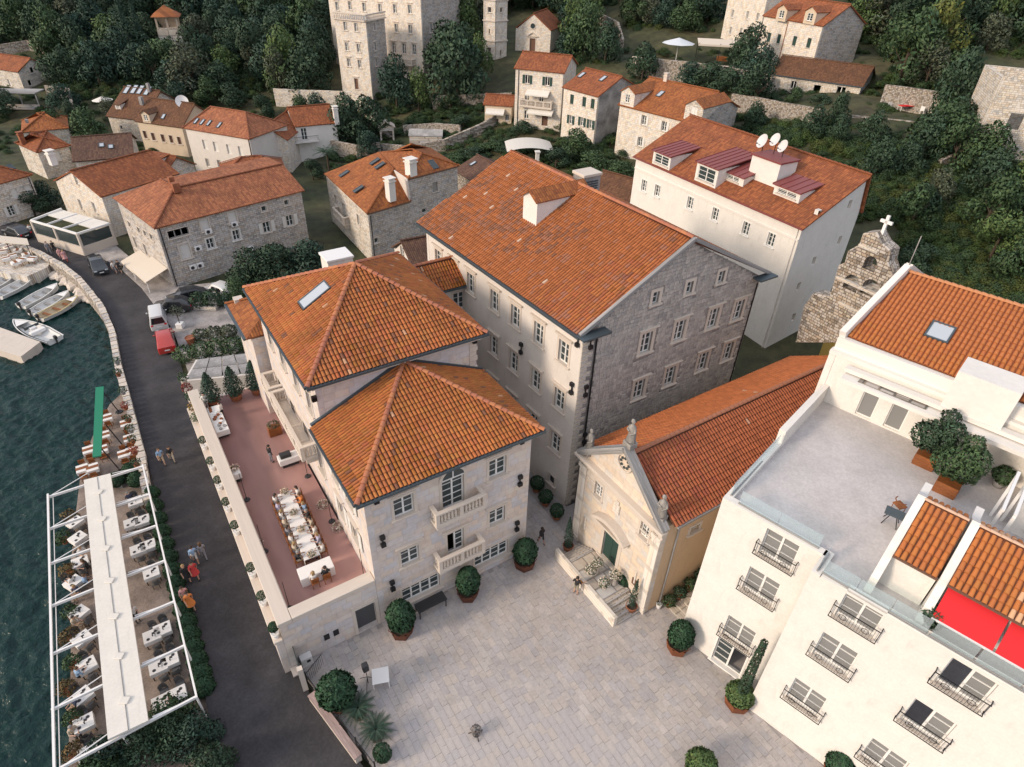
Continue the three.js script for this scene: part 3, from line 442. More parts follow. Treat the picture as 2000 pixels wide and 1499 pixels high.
{ // upper wing behind it
  const a0 = 0.15, a1 = 11.25, b0 = 7.03, b1 = 20.1, B = building('stone_palace', 'taller pale palace wing with skylight roof and long terrace balconies', { poly: [ab(a0, b0), ab(a1, b0), ab(a1, b1), ab(a0, b1)], y0: SQ - 0.2, y1: 16.8, mat: M.palace, category: 'palace' });
  const e = 0.5, h = 17.02, E = [ab(a0 - e, b0 - e, h), ab(a1 + e, b0 - e, h), ab(a1 + e, b1 + e, h), ab(a0 - e, b1 + e, h)], ap = ab(5.75, 13.6, 20.45), r2 = ab(8.4, 13.7, 20.45);
  B.faces = [[E[0], E[1], ap], [E[3], E[0], ap], [E[1], E[2], ap], [E[2], E[3], ap]];
  const light = onPlane(E[0], slopeFrame(B.faces[1]).n, 615, 578);
  B.roof = tiledRoof(B, B.faces, { ...TS, pal: tilePal([0.375, 0.123, 0.034], 0.34), skip: (fi, u, v, f) => fi === 1 && Math.abs(light.clone().sub(f.P).dot(f.u) - u) < 0.7 && Math.abs(light.clone().sub(f.P).dot(f.v) - v) < 1.2 });
  for (const [p, q] of [[E[0], ap], [E[1], ap], [E[2], ap], [E[3], ap]]) ridge(B, B.roof, p, q, 0.34, capM);
  skylight(B, 1, 615, 578, 1.25, 2.3, M.paleGlass);
  for (const [p, q] of [[ab(a0 - e - 0.1, b0 - e - 0.1, h), ab(a1 + e + 0.1, b0 - e - 0.1, h)], [ab(a0 - e - 0.1, b1 + e, h), ab(a0 - e - 0.1, b0 - e + 0.02, h)], [ab(a1 + e + 0.1, b0 - e + 0.02, h), ab(a1 + e + 0.1, b1, h)]]) gutter(B, p, q);
  part(B.g, 'cornice', mg([box(a1 - a0 + 0.5, 0.3, 0.3, (a1 - a0) / 2, 0, 0.14), box(0.3, 0.3, b1 - b0, -0.14, 0, -(b1 - b0) / 2), box(0.3, 0.3, b1 - b0, a1 - a0 + 0.14, 0, -(b1 - b0) / 2)]), M.trim).position.y = 16.62 - SQ + 0.2; B.g.children.at(-1).rotation.y = TURN;
  const L = B.walls[3].L;
  for (const u of [2.2, 5.2, 8.2, 11]) { B.winAt(3, u, 12.4, 1.0, 1.7, PW); B.winAt(3, u, 8.6 - (SQ - 0.2) + 0.4, 1.1, 2.3, { surround: 0.16, sill: false, rows: 4 }); B.winAt(3, u, 5.0, 1.1, 2.3, { surround: 0.16, sill: false, rows: 4 }); }
  balcony(B, 3, L - 6.2, 9.15 - SQ + 0.2, 7.4, 1.15, { mid: true }); balcony(B, 3, L - 11.4, 9.15 - SQ + 0.2, 2.4, 1.1);
  for (const b of [6.9, 3.2]) B.winAt(1, b, 12.0, 1.1, 1.7, PW);
  for (let k = 0; k < 12; k++) for (const [wi, uu] of [[0, 10.75], [1, 0.3]]) { const q = part(B.g, 'quoin', rbox(k % 2 ? 0.62 : 0.42, 0.36, 0.06, 0.015), M.trim); B.attach(wi, wi ? (k % 2 ? 0.31 : 0.42) : B.walls[0].L - (k % 2 ? 0.24 : 0.34), 13.0 + (k - 6) * 0.0 + k * 0.4 - 2.6 + 0, q, 0.028); if (13.0 + k * 0.4 - 2.6 > 14.6) B.g.remove(q); }
  anchor(B, 0, 612, 755 + 22, 0.3); anchor(B, 0, 925, 664, 0.3);
  B.finish();
}
{ // link between palace and convent
  const B = building('link_wing', 'short tiled link wing between the pale palace and the stone convent', { poly: [ab(11.8, 17.0), ab(16.1, 17.0), ab(16.1, 20), ab(11.8, 20)], y0: SQ - 0.2, y1: 14.7, mat: M.plaster, category: 'building', skip: [1, 3] });
  const h = 15, E = [ab(11.6, 16.6, h), ab(16.35, 16.6, h), ab(16.35, 18.6, 16.6), ab(11.6, 18.6, 16.6)]; B.faces = [[E[0], E[1], E[2], E[3]], [ab(16.35, 20.6, h), ab(11.6, 20.6, h), E[3], E[2]]];
  B.roof = tiledRoof(B, B.faces, { ...TS, pal: palTile, singles: 120 }); ridge(B, B.roof, E[3], E[2], 0.34, capM); gutter(B, ab(11.6, 16.5, h), ab(16.2, 16.5, h));
  B.win(0, 897, 588, 1.1, 1.6, { ...PW, lintel: 0.3 }); B.finish();
}
{ // convent: gable of rubble stone, plastered side
  const u = ab(16.3, 1.9).sub(O_), poly = [ab(16.45, 2.2), ab(33.6, 2.2), ab(33.6, 23), ab(15.5, 23)];
  const B = building('convent', 'large four-storey convent with rubble stone gable and weathered tile roof', { poly, y0: SQ - 0.3, y1: 17.7, mat: M.plaster, mats: [M.mortar], category: 'convent' });
  const rb = 24.85, h = 18.0, E = [ab(15.9, 2.0, h), ab(34.1, 2.0, h), ab(34.1, 23.6, h), ab(14.95, 23.6, h)], R0 = ab(24.85, 2.0, 22.7), R1 = ab(24.4, 23.6, 22.6);
  B.gable(0, 8.4, 22.45); B.gable(2, 9, 22.3);
  for (const [x, y] of [[1281, 582], [1347, 562], [1409, 541]]) B.win(0, x, y, 0.6, 0.95, { surround: 0.24, leaves: 1, rows: 2 });
  for (const [x, y] of [[1262, 670], [1327.5, 646], [1393, 622], [1442, 606]]) B.win(0, x, y, 1.0, 1.7, { surround: 0.26, rows: 3, lintel: 0.12 });
  for (const [x, y] of [[1248, 761], [1308.6, 735], [1372, 707], [1421.5, 687]]) B.win(0, x, y, 1.0, 1.7, { surround: 0.26, rows: 3, lintel: 0.12 });
  const L = B.walls[3].L; const cols = [[966, 587.5], [1006.6, 620.8], [1052, 651.5], [1100.7, 690]].map((p) => B.uv(3, ...p)); const vs = [[1101, 689], [1093.6, 782], [1085.7, 866]].map((p) => B.uv(3, ...p)[1]);
  for (const [uu] of cols) vs.forEach((v) => B.winAt(3, uu, v, 1.05, 1.75, { surround: 0.2, rows: 3, lintel: 0.22 }));
  for (const uu of [2, 4.6, 7.2]) B.winAt(3, uu, vs[0], 1.05, 1.75, { surround: 0.2, rows: 3, lintel: 0.22 });
  { const [uu, v] = B.uv(3, 1077, 937); B.winAt(3, uu, v, 0.7, 0.9, { leaves: 1, rows: 2, frame: M.iron, surround: 0.14 }); }
  for (const [x, y] of [[1131, 664], [1119, 758], [1020, 680]]) anchor(B, 3, x, y, 0.9); for (const [x, y] of [[1152, 668], [1142, 762], [1140, 855]]) anchor(B, 0, x, y, 0.9);
  B.faces = [[E[3], E[0], R0, R1], [E[1], E[2], R1, R0]];
  const lichen = (u, v) => vnoise(u * 0.16 + 60, v * 0.2 + 61, 877) * 0.6 + vnoise(u * 0.5 + 60, v * 0.6 + 61, 863) * 0.4;
  const pal = (u, v) => { const l = lichen(u, v), r = R(), k = 1 + (R() - 0.5) * 0.35; if (r < 0.004 + (u < 7 ? 0.016 : 0)) return [0.58, 0.42, 0.31]; if (l > 0.5 && r < (l - 0.44) * 2.0) return [0.25 * k, 0.105 * k, 0.055 * k]; if (r > 0.88) return [0.34, 0.14, 0.075]; return [0.365 * k, 0.12 * k, 0.036 * k]; };
  B.roof = tiledRoof(B, B.faces, { su: 0.25, sv: 0.42, pal }); ridge(B, B.roof, R1, R0, 0.36, capM, 0.5);
  gutter(B, ab(14.85, 23.6, h), ab(15.8, 1.75, h), M.gutter, 0.26, 0.2);
  part(B.g, 'gable_coping', mg([beam(E[0].clone().sub(B.P0).addScaledVector(B_, -0.12), R0.clone().sub(B.P0).addScaledVector(B_, -0.12), 0.24, 0.26), beam(E[1].clone().sub(B.P0).addScaledVector(B_, -0.12), R0.clone().sub(B.P0).addScaledVector(B_, -0.12), 0.24, 0.26)]), M.concrete);
  part(B.g, 'eave_return', beam(ab(15.7, 1.6, 17.95).sub(B.P0), ab(18, 1.6, 17.95).sub(B.P0), 0.8, 0.12), M.gutter); part(B.g, 'eave_return', beam(ab(32.4, 1.6, 17.95).sub(B.P0), ab(34.3, 1.6, 17.95).sub(B.P0), 0.8, 0.12), M.gutter);
  stoneWall(B.g, B.P0, B.walls[0], 0.29, 0.26, 0.48, { u0: 1.0, margin: 0.34, d: 0.07 });
  for (let k = 0; k < 38; k++) { const q = part(B.g, 'quoin', rbox(k % 2 ? 0.95 : 0.6, 0.38, 0.08, 0.02), M.stone); B.attach(0, k % 2 ? 0.475 : 0.3, 0.4 + k * 0.4, q, 0.03); }
  pipe(B, 0, 1.15, 0.2, 15.6); pipe(B, 0, 16.9, 3, 15.6);
  dormer(B, 0, 1034, 433, 1.75, 1.95, { blind: true, mat: M.white, roof: M.roofOrange });
  B.finish();
}
{ // church of the square: pedimented facade to the sea, nave running inland
  const b0 = -0.5, b1 = -8.45, a0 = 15.2, W = b0 - b1, B = building('church', 'small baroque church with pedimented stone facade, ochre side and long tiled nave', { poly: [ab(a0, b0), ab(a0, b1), ab(a0 + 22, b1), ab(a0 + 22, b0)], y0: SQ - 0.2, y1: 10.3, mats: [M.facade, M.ochre, M.ochre, M.ochre], category: 'church' });
  const h = 10.55, ap = 13.0, E = [ab(a0 + 0.5, b0 + 0.15, h), ab(a0 + 0.5, b1 - 0.35, h), ab(a0 + 22, b1 - 0.35, h), ab(a0 + 22, b0 + 0.15, h)], R0 = ab(a0 + 0.5, (b0 + b1) / 2, ap), R1 = ab(a0 + 22, (b0 + b1) / 2, ap);
  B.gable(0, W / 2, 13.6); B.gable(2, W / 2, ap - 0.15);
  B.faces = [[E[1], E[2], R1, R0], [E[3], E[0], R0, R1]];
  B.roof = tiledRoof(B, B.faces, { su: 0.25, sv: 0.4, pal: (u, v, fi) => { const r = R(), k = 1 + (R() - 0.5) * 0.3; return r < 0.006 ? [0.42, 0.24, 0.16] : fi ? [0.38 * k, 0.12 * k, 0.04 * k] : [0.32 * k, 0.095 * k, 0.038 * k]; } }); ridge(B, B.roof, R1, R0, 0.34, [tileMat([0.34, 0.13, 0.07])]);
  gutter(B, ab(a0 + 0.6, b1 - 0.45, h), ab(a0 + 22, b1 - 0.45, h), M.concrete, 0.16, 0.14);
  // facade trims
  const mid = W / 2, L0 = (n, g, m = M.facade) => B.attach(0, 0, 0, part(B.g, n, g, m));
  const rk = Math.atan2(13.6 - 10.3, W / 2), yE = 10.3 - (SQ - 0.2), yA = 13.6 - (SQ - 0.2);
  L0('cornice', mg([rbox(W + 0.6, 0.22, 0.5, 0.03, mid, yE - 0.15, 0.22), rbox(W + 0.4, 0.18, 0.34, 0.03, mid, yE - 0.4, 0.15), box(W + 0.2, 0.3, 0.1, mid, yE - 0.75, 0.04)]), M.trim);
  for (const s of [-1, 1]) { const g = mg([rbox(W / 2 / Math.cos(rk) + 0.35, 0.24, 0.62, 0.03, 0, 0.1, 0.1), box(W / 2 / Math.cos(rk), 0.16, 0.3, 0, -0.12, 0.16)]).rotateZ(-s * rk).translate(mid + s * W / 4, (yE + yA) / 2 + 0.05, 0); L0('raking_cornice', g, M.concrete); }
  for (const x of [0.35, W - 0.35]) L0('pilaster', mg([box(0.7, yE - 1, 0.1, x, (yE - 1) / 2 + 0.2, 0.04), rbox(0.85, 0.3, 0.22, 0.02, x, yE - 1.05, 0.07), rbox(0.85, 0.5, 0.2, 0.02, x, 0.45, 0.06)]), M.fine);
  { const g = new THREE.Group(); g.name = 'rose_window'; const [uu, v] = B.uv(0, 1229, 911); const s = new THREE.Shape(); s.absarc(0, 0, 0.62, 0, 7); part(g, 'disc', new THREE.ExtrudeGeometry(s, { depth: 0.06, bevelEnabled: false, curveSegments: 24 }), M.trim); for (let k = 0; k < 8; k++) { const a = k * Math.PI / 4; part(g, 'petal', new THREE.CylinderGeometry(0.1, 0.1, 0.03, 10).rotateX(Math.PI / 2).translate(Math.cos(a) * 0.36, Math.sin(a) * 0.36, 0.07), M.glass); } part(g, 'ring', new THREE.TorusGeometry(0.62, 0.06, 6, 24).translate(0, 0, 0.06), M.trim); B.attach(0, mid, v, g); }
  for (const [x, y] of [[1169, 958], [1259, 1038]]) B.win(0, x, y, 0.75, 1.25, { rows: 4, cross: true, surround: 0.14, frame: M.frame });
  { const [uu, v] = B.uv(0, 1196, 1075); B.winAt(0, mid, 2.75, 1.5, 2.9, { surround: 0.3, solid: M.greenShutter, sill: false, door: true, depth: 0.15 }); }
  { const s = new THREE.Shape(); s.moveTo(-1.5, 0); s.lineTo(-1.7, 0.12); s.quadraticCurveTo(0, 1.5, 1.7, 0.12); s.lineTo(1.5, 0); s.quadraticCurveTo(0, 0.95, -1.5, 0); const g = new THREE.ExtrudeGeometry(s, { depth: 0.6, bevelEnabled: false }).translate(mid, 4.75, 0); L0('door_hood', mg([g, rbox(3.2, 0.14, 0.5, 0.02, mid, 4.65, 0.25)]), M.trim); L0('coat_of_arms', mg([rbox(0.6, 0.8, 0.16, 0.05, mid, 6.7, 0.05), rbox(0.35, 0.3, 0.14, 0.05, mid, 7.25, 0.05)]), M.fine); for (const s2 of [-1, 1]) { L0('niche_frame', mg([rbox(0.9, 0.1, 0.12, 0.02, mid + s2 * 2.7, 7.0, 0.04), rbox(0.12, 1.2, 0.1, 0.02, mid + s2 * 2.7, 2.6, 0.04)]), M.fine); } }
  { const g = new THREE.Group(); g.name = 'window'; const [uu, v] = B.uv(1, 1350, 1037); B.winAt(1, clamp(uu, 3, 9), v, 0.8, 0.55, { leaves: 1, rows: 1, surround: 0.2 }); B.winAt(1, clamp(uu, 3, 9) + 6, v, 0.8, 0.55, { leaves: 1, rows: 1, surround: 0.2 }); }
  { const q = part(B.g, 'drainpipe', cyl(0.06, 0.06, 8.2, 8), M.concrete); B.attach(1, 1.3, 0.2, q, 0.1); const pl = part(B.g, 'plaque', box(0.5, 0.6, 0.04), M.brownShutter); B.attach(0, W - 1.25, 2.1, pl, 0.03); }
  B.finish();
  // three saints on the pediment
  const body = (() => { const p = [[0.0, 0], [0.36, 0], [0.38, 0.1], [0.3, 0.5], [0.27, 0.9], [0.3, 1.1], [0.25, 1.35], [0.12, 1.48], [0.09, 1.56], [0.15, 1.64], [0.165, 1.76], [0.13, 1.88], [0, 1.95]]; const g = new THREE.LatheGeometry(p.map((q) => new THREE.Vector2(...q)), 20), a = g.attributes.position; for (let i = 0; i < a.count; i++) { const x = a.getX(i), y = a.getY(i), z = a.getZ(i), t = Math.atan2(z, x), f = y < 1.4 ? 1 + 0.13 * Math.sin(t * 7 + y * 3) + 0.05 * Math.sin(t * 13 - y * 8) : 1; a.setX(i, x * f + 0.05 * Math.sin(y * 2.4)); a.setZ(i, z * f * 0.78); } g.computeVertexNormals(); const arms = [rod(V(-0.24, 1.32, 0), V(-0.34, 0.95, 0.14), 0.085, 7, 0.075), rod(V(-0.34, 0.95, 0.14), V(-0.05, 1.05, 0.3), 0.075, 7, 0.055), rod(V(0.24, 1.32, 0), V(0.36, 1.0, 0.1), 0.085, 7, 0.075), rod(V(0.36, 1.0, 0.1), V(0.14, 0.8, 0.3), 0.075, 7, 0.055), ball(0.07, -0.03, 1.06, 0.31, 7), ball(0.07, 0.13, 0.78, 0.31, 7)]; return mg([g, ...arms]); })();
  const kinds = ['stone saint statue on the low end of the church pediment beside the convent', 'stone saint statue on the peak of the church pediment', 'stone saint statue on the low end of the church pediment above the ochre side'];
  [[b0 - 0.55, 10.6], [(b0 + b1) / 2, 13.85], [b1 + 0.55, 10.6]].forEach(([b, y], i) => { const g = thing('stone_statue', kinds[i], 'statue', ab(a0 + 0.1, b, y - 0.1), TURN - Math.PI / 2 + (i - 1) * 0.25); part(g, 'plinth', rbox(0.8, 0.5, 0.7, 0.04, 0, 0.25, 0), M.statue); part(g, 'figure', body.clone().translate(0, 0.5, 0), M.statue); g.scale.setScalar(0.86); });
}
{ // NE white house
  const B = rectHouse('white_house', 'large white plastered house with red tile roof and red metal dormers', { foot: [1505, 690], footY: 2.4, head: [1558, 452], FL: [1237, 305], FR: [1569, 448], h: 16.6, rd: 8.2, depth: 9.0, tan: 0.47, mat: M.white, roofMat: M.roofRed, sink: 0.6, category: 'house', over: 0.28 });
  for (const [x, y] of [[1258, 363], [1284, 373], [1348, 397], [1397, 419], [1457, 447], [1506, 469]]) B.win(0, x, y, 0.85, 1.35, { surround: 0.1, trim: M.frame, rows: 3 });
  for (const [x, y] of [[1640, 470], [1590, 510], [1600, 420], [1660, 400], [1560, 560], [1550, 620]]) B.win(1, x, y, 0.5, 0.9, { leaves: 1, rows: 1, frame: M.white, glass: M.greyShutter, sill: false });
  dormer(B, 0, 1290, 326, 2.9, 1.5, { shed: 0.12, ww: 2.3, wh: 1.0, mat: M.white, roof: M.redMetal, ribs: 5 });
  dormer(B, 0, 1376, 360, 3.1, 2.0, { shed: 0.12, ww: 2.4, wh: 1.4, mat: M.white, roof: M.redMetal, ribs: 5 });
  dormer(B, 0, 1430, 357, 2.9, 0.9, { shed: 0.2, ww: 1.6, wh: 0.5, mat: M.white, roof: M.redMetal, ribs: 4 });
  dormer(B, 0, 1534, 388, 3.1, 1.0, { shed: 0.14, ww: 2.3, wh: 0.5, mat: M.white, roof: M.redMetal, ribs: 4 });
  const Q = onSlope(B, 0, 1486, 356); const g = sub(B.g, 'stair_head', Q.clone().sub(B.P0).add(V(0, -0.6, 0)), B.walls[0].turn); part(g, 'wall', box(3.6, 2.9, 2.6, 0, 1.45, -1.3), M.white); part(g, 'cap', box(3.9, 0.16, 2.9, 0, 2.98, -1.3), M.redMetal);
  for (let i = 0; i < 6; i++) { const [uu, v] = [2 + i * 3.9, 0]; }
  part(B.g, 'cornice', box(B.L - 0.6, 0.14, 0.12, B.L / 2 - 0.28, B.h - B.y0 - 1.3, 0.05), M.white); B.g.children.at(-1).rotation.y = B.walls[0].turn;
  gutter(B, B.E[0].clone().addScaledVector(B.back, -0.05), B.E[1].clone().addScaledVector(B.back, -0.05), M.redMetal, 0.14, 0.12);
  pipe(B, 0, B.L - 0.9, 0.5, B.h - B.y0 - 0.3, M.white); B.finish();
  const dish = (label, px, py, up, r) => { const P = onSlope(B, 0, px, py).add(V(0, up, 0)), d = thing('satellite_dish', label, 'satellite dish', P, 0.3 + B.walls[0].turn - 0.6); const prof = []; for (let i = 0; i <= 6; i++) prof.push(new THREE.Vector2(r * i / 6, 0.22 * r * (i / 6) ** 2)); part(d, 'reflector', new THREE.LatheGeometry(prof, 22).rotateX(Math.PI / 2 - 0.45).translate(0, r * 0.7, 0), std({ color: rgb(0.62, 0.62, 0.62), roughness: 0.5, side: THREE.DoubleSide })); part(d, 'mast', rod(V(0, -1.2, -0.15), V(0, r * 0.7, -0.15), 0.04), M.iron); part(d, 'feed_arm', mg([rod(V(0, r * 0.1, 0.1), V(0, r * 0.5, r * 0.9), 0.02), box(0.1, 0.1, 0.14, 0, r * 0.5, r * 0.92)]), M.iron); };
  dish('satellite dish on the stair head corner nearest the middle dormer', 1477, 330, 2.3, 0.72); dish('satellite dish standing between two other dishes on the stair head', 1500, 333, 2.6, 0.66); dish('satellite dish at the ridge side edge of the stair head', 1516, 340, 2.3, 0.64); dish('low satellite dish fixed to the side of the stair head', 1516, 350, 0.9, 0.55);
}
// ---------- the long white building with roof terrace (its own grid: U along the wall, N out towards the square) ----------
const WT = 132 * Math.PI / 180, WU = V(Math.sin(WT), 0, -Math.cos(WT)), WN = WU.clone().cross(V(0, 1, 0)), WO = V(14.65, 0, -19.85), WTURN = Math.atan2(-WU.z, WU.x);
const wb = (u, n, y = 0) => WO.clone().addScaledVector(WU, u).addScaledVector(WN, n).setY(y);
const TF = 14.55;   // terrace floor
{
  const rows = [M.white];
  const B = building('white_hotel', 'long white building with iron window balconies, glass balustrade and roof terrace', { poly: [wb(0, 0), wb(16, 0), wb(16, -19.5), wb(-1.2, -19.5), wb(-5.4, -14.5), wb(-5.4, -1.3), wb(-0.012, -1.3)], y0: SQ - 0.2, y1: TF + 0.0, mat: M.white, category: 'building', skip: [1, 2, 3] });
  const FW = { rows: 3, cross: false, glass: M.curtain, surround: 0 };
  const rail = (i, uv, w) => { const g = new THREE.Group(); g.name = 'balcony_rail'; const bars = []; for (let x = -w / 2; x <= w / 2 + 0.01; x += 0.13) bars.push(box(0.013, 0.85, 0.013, x, 0.45, 0.32)); part(g, 'bars', mg(bars), M.iron, 'stuff'); part(g, 'rail', mg([box(w + 0.04, 0.035, 0.035, 0, 0.9, 0.32), box(w + 0.04, 0.035, 0.035, 0, 0.04, 0.32), ...[-1, 1].flatMap((s) => [box(0.04, 0.04, 0.32, s * w / 2, 0.9, 0.16), box(0.04, 0.04, 0.32, s * w / 2, 0.04, 0.16), box(0.03, 0.86, 0.03, s * w / 2, 0.47, 0.16)])]), M.iron); for (const q of [-0.3, 0.3]) part(g, 'ornament', new THREE.TorusGeometry(0.16, 0.015, 5, 14).translate(q * w * 0.8, 0.45, 0.335), M.iron); B.attach(i, uv[0], uv[1] - 0.95, g); };
  const fw = (i, x, y, open) => { const uv = B.uv(i, x, y); const h = open ? 2.0 : 1.9; if (B.winAt(i, uv[0], uv[1], 1.75, h, { ...FW, open, depth: 0.24 })) { const w = new THREE.Group(); rail(i, uv, 2.15); } };
  for (const [x, y] of [[1521, 1074], [1486, 1146], [1443, 1238]]) fw(5, x, y);
  { const [u, v] = B.uv(5, 1421, 1292); B.winAt(5, u, 1.45, 1.9, 2.3, { rows: 4, surround: 0.08, trim: M.frame, sill: false, open: 1, door: true }); }
  for (const [x, y, o] of [[1680, 1199], [1631, 1278], [1575, 1364], [1886, 1335, 0], [1812, 1411, 0], [1727, 1484]]) fw(0, x, y, o);
  { const a = B.uv(0, 1886, 1335), c = B.uv(0, 1680, 1199), d = a[0] - c[0]; for (const [x, y] of [[1680, 1199], [1631, 1278], [1575, 1364]]) { const q = B.uv(0, x, y); for (const k of [1, 2, 3]) { if (B.winAt(0, q[0] + d * k, q[1], 1.75, 1.9, { ...FW, depth: 0.24 })) rail(0, [q[0] + d * k, q[1]], 2.15); } } }
  B.finish();
  const loc = (u, n, y) => wb(u, n, y).sub(B.P0);
  const floorPts = [[-5.0, -1.7], [0.4, -1.7], [0.4, -0.4], [15.9, -0.4], [15.9, -19.3], [-1.3, -19.3], [-5.0, -14.3]].map(([u, n]) => XZ(wb(u, n)));
  const fl = part(B.g, 'terrace_floor', slabFrom(floorPts, TF - 0.3, TF - 0.05).translate(-B.P0.x, -B.P0.y, -B.P0.z), std({ color: rgb(0.6, 0.572, 0.555), map: soft }));
  // coping and glass balustrade
  const cope = (p, q, w = 0.42, y = TF, h = 0.16) => part(B.g, 'coping', beam(loc(...p, y + h / 2), loc(...q, y + h / 2), w, h), M.white);
  cope([-5.4, -1.5], [0.2, -1.5]); cope([0.2, -1.75], [0.2, 0.05]); cope([0.45, -0.18], [15.9, -0.18]);
  const glassRun = (p, q, k) => { for (let i = 0; i < k; i++) { const a = loc(...p, TF + 0.62).lerp(loc(...q, TF + 0.62), i / k + 0.004), c = loc(...p, TF + 0.62).lerp(loc(...q, TF + 0.62), (i + 1) / k - 0.004); part(B.g, 'glass_panel', beam(a, c, 0.02, 0.95), M.clear); } part(B.g, 'glass_channel', beam(loc(...p, TF + 0.2), loc(...q, TF + 0.2), 0.09, 0.1), M.concrete); };
  glassRun([-4.6, -1.5], [-0.3, -1.5], 2); glassRun([0.2, -1.5], [0.2, -0.1], 1); glassRun([0.4, -0.18], [5.0, -0.18], 3); glassRun([5.1, -0.18], [15.5, -0.18], 6); glassRun([-5.15, -7.4], [-5.15, -1.7], 3);
  part(B.g, 'parapet', mg([beam(loc(-5.2, -14, TF + 0.6), loc(-5.2, -7.6, TF + 0.6), 0.4, 1.2), beam(loc(-5.2, -7.6, TF + 0.2), loc(-5.2, -1.5, TF + 0.06), 0.4, 0.2)]), M.white);
  // upper block with doors and tiled roof
  const up = building('white_penthouse', 'white upper storey with three glass doors and orange tile roof above the terrace', { poly: [wb(-5.7, -14.05), wb(14, -14.05), wb(14, -24.5), wb(-4.4, -24.5)], y0: 8, y1: 18.2, mat: M.white, category: 'building', skip: [] });
  for (const [x, y] of [[1703, 773], [1732, 783], [1762, 793]]) { const q = up.uv(0, x, y); up.winAt(0, q[0], TF - 8 + 1.3, 0.96, 2.45, { leaves: 1, rows: 1, sill: false, door: true, glass: M.curtain, depth: 0.16 }); }
  const l2 = (u, n, y) => wb(u, n, y).sub(up.P0), h = 19.15, E = [wb(-5.2, -14.7, h), wb(14, -14.7, h), wb(14, -21, 21.6), wb(-4.4, -21, 21.6), wb(14, -25, 19.6), wb(-4.0, -25, 19.6)];
  up.faces = [[E[0], E[1], E[2], E[3]], [E[4], E[5], E[3], E[2]]];
  const sk = onPlane(E[0], slopeFrame(up.faces[0]).n, 1836, 650);
  up.roof = tiledRoof(up, up.faces, { su: 0.27, sv: 0.42, pal: (u, v) => { const k = 1 + (R() - 0.5) * 0.16; return [0.45 * k, 0.152 * k, 0.045 * k]; }, base: std({ color: rgb(0.24, 0.07, 0.03) }), skip: (fi, u, v, f) => fi === 0 && Math.abs(sk.clone().sub(f.P).dot(f.u) - u) < 0.75 && Math.abs(sk.clone().sub(f.P).dot(f.v) - v) < 0.8 });
  ridge(up, up.roof, E[3], E[2], 0.34, [tileMat([0.5, 0.22, 0.1])]); skylight(up, 0, 1836, 650, 1.3, 1.4, M.paleGlass);
  part(up.g, 'gable_parapet', mg([beam(l2(-5.45, -14.4, h + 0.05), l2(-4.62, -21.1, 21.75), 0.4, 0.7), beam(l2(-4.62, -21.1, 21.75), l2(-4.2, -25, 19.8), 0.4, 0.7)]), M.white);
  part(up.g, 'fascia', mg([beam(l2(-5.6, -14.45, 18.65), l2(14, -14.45, 18.65), 0.4, 0.85), beam(l2(-5.7, -14.15, 18.15), l2(14, -14.15, 18.15), 0.5, 0.22), beam(l2(-4.4, -13.55, 17.7), l2(14, -13.55, 17.7), 0.5, 0.25)]), M.white);
  part(up.g, 'ledge', beam(l2(-4.3, -13.2, 17.35), l2(9, -13.2, 17.35), 1.2, 0.25), M.white); part(up.g, 'gravel_bed', beam(l2(-3.4, -13.3, 17.5), l2(0.4, -13.3, 17.5), 0.8, 0.06), M.rubble);
  part(up.g, 'shaft', mg([beam(l2(0.9, -14.4, 18.9), l2(3.9, -14.4, 18.9), 2.0, 2.6)]), M.white); part(up.g, 'lightning_rod', rod(l2(-4.6, -21.1, 22), l2(-4.6, -21.1, 24), 0.03), M.concrete);
  up.finish();
  { const P = wb(4.8, -14.1, 18.4), d = thing('satellite_dish', 'small white satellite dish beside the white roof shaft', 'satellite dish', P, WTURN); const prof = []; for (let i = 0; i <= 6; i++) prof.push(new THREE.Vector2(0.42 * i / 6, 0.1 * (i / 6) ** 2)); part(d, 'reflector', new THREE.LatheGeometry(prof, 20).rotateX(0.5).translate(0, 0.55, 0), std({ color: rgb(0.75, 0.74, 0.72), roughness: 0.5, side: THREE.DoubleSide })); part(d, 'mast', rod(V(0, -0.6, 0), V(0, 0.55, 0), 0.03), M.iron); }
  // two roofed pavilions at the terrace edge, white cheek walls between them
  const pav = (u0, u1, label, awning) => {
    const g = building('tiled_pavilion', label, { poly: [wb(u0, -1.75), wb(u1, -1.75), wb(u1, -6.2), wb(u0, -6.2)], y0: TF - 0.05, y1: 16.55, mat: M.white, thick: 0.25, category: 'pavilion' });
    const q = (u, n, y) => wb(u, n, y).sub(g.P0), E = [wb(u0 + 0.02, -1.5, 16.75), wb(u1 - 0.02, -1.5, 16.75), wb(u1 - 0.02, -4.1, 18.3), wb(u0 + 0.02, -4.1, 18.3), wb(u1 - 0.02, -5.3, 17.6), wb(u0 + 0.02, -5.3, 17.6)];
    g.faces = [[E[0], E[1], E[2], E[3]], [E[4], E[5], E[3], E[2]]];
    g.roof = tiledRoof(g, g.faces, { su: 0.245, sv: 0.42, pal: (u, v) => { const k = 1 + (R() - 0.5) * 0.18; return awning && u > 2.2 && R() < 0.7 ? [0.62, 0.36, 0.2] : [0.45 * k, 0.152 * k, 0.042 * k]; } }); ridge(g, g.roof, E[3], E[2], 0.2, [tileMat([0.6, 0.4, 0.28])]);
    part(g.g, 'cheek_wall', mg([u0 - 0.16].map((u) => { const s = new THREE.Shape([[0.6, 0], [0.6, 1.2], [1.5, 2.15], [4.1, 3.95], [5.5, 3.1], [6.4, 3.1], [6.4, 0]].map((p) => new THREE.Vector2(...p))); return new THREE.ExtrudeGeometry(s, { depth: 0.34, bevelEnabled: false }).applyMatrix4(new THREE.Matrix4().makeBasis(WN.clone().negate(), V(0, 1, 0), WU.clone()).setPosition(q(u - 0.17, 0, TF - 0.05))); })), M.white);
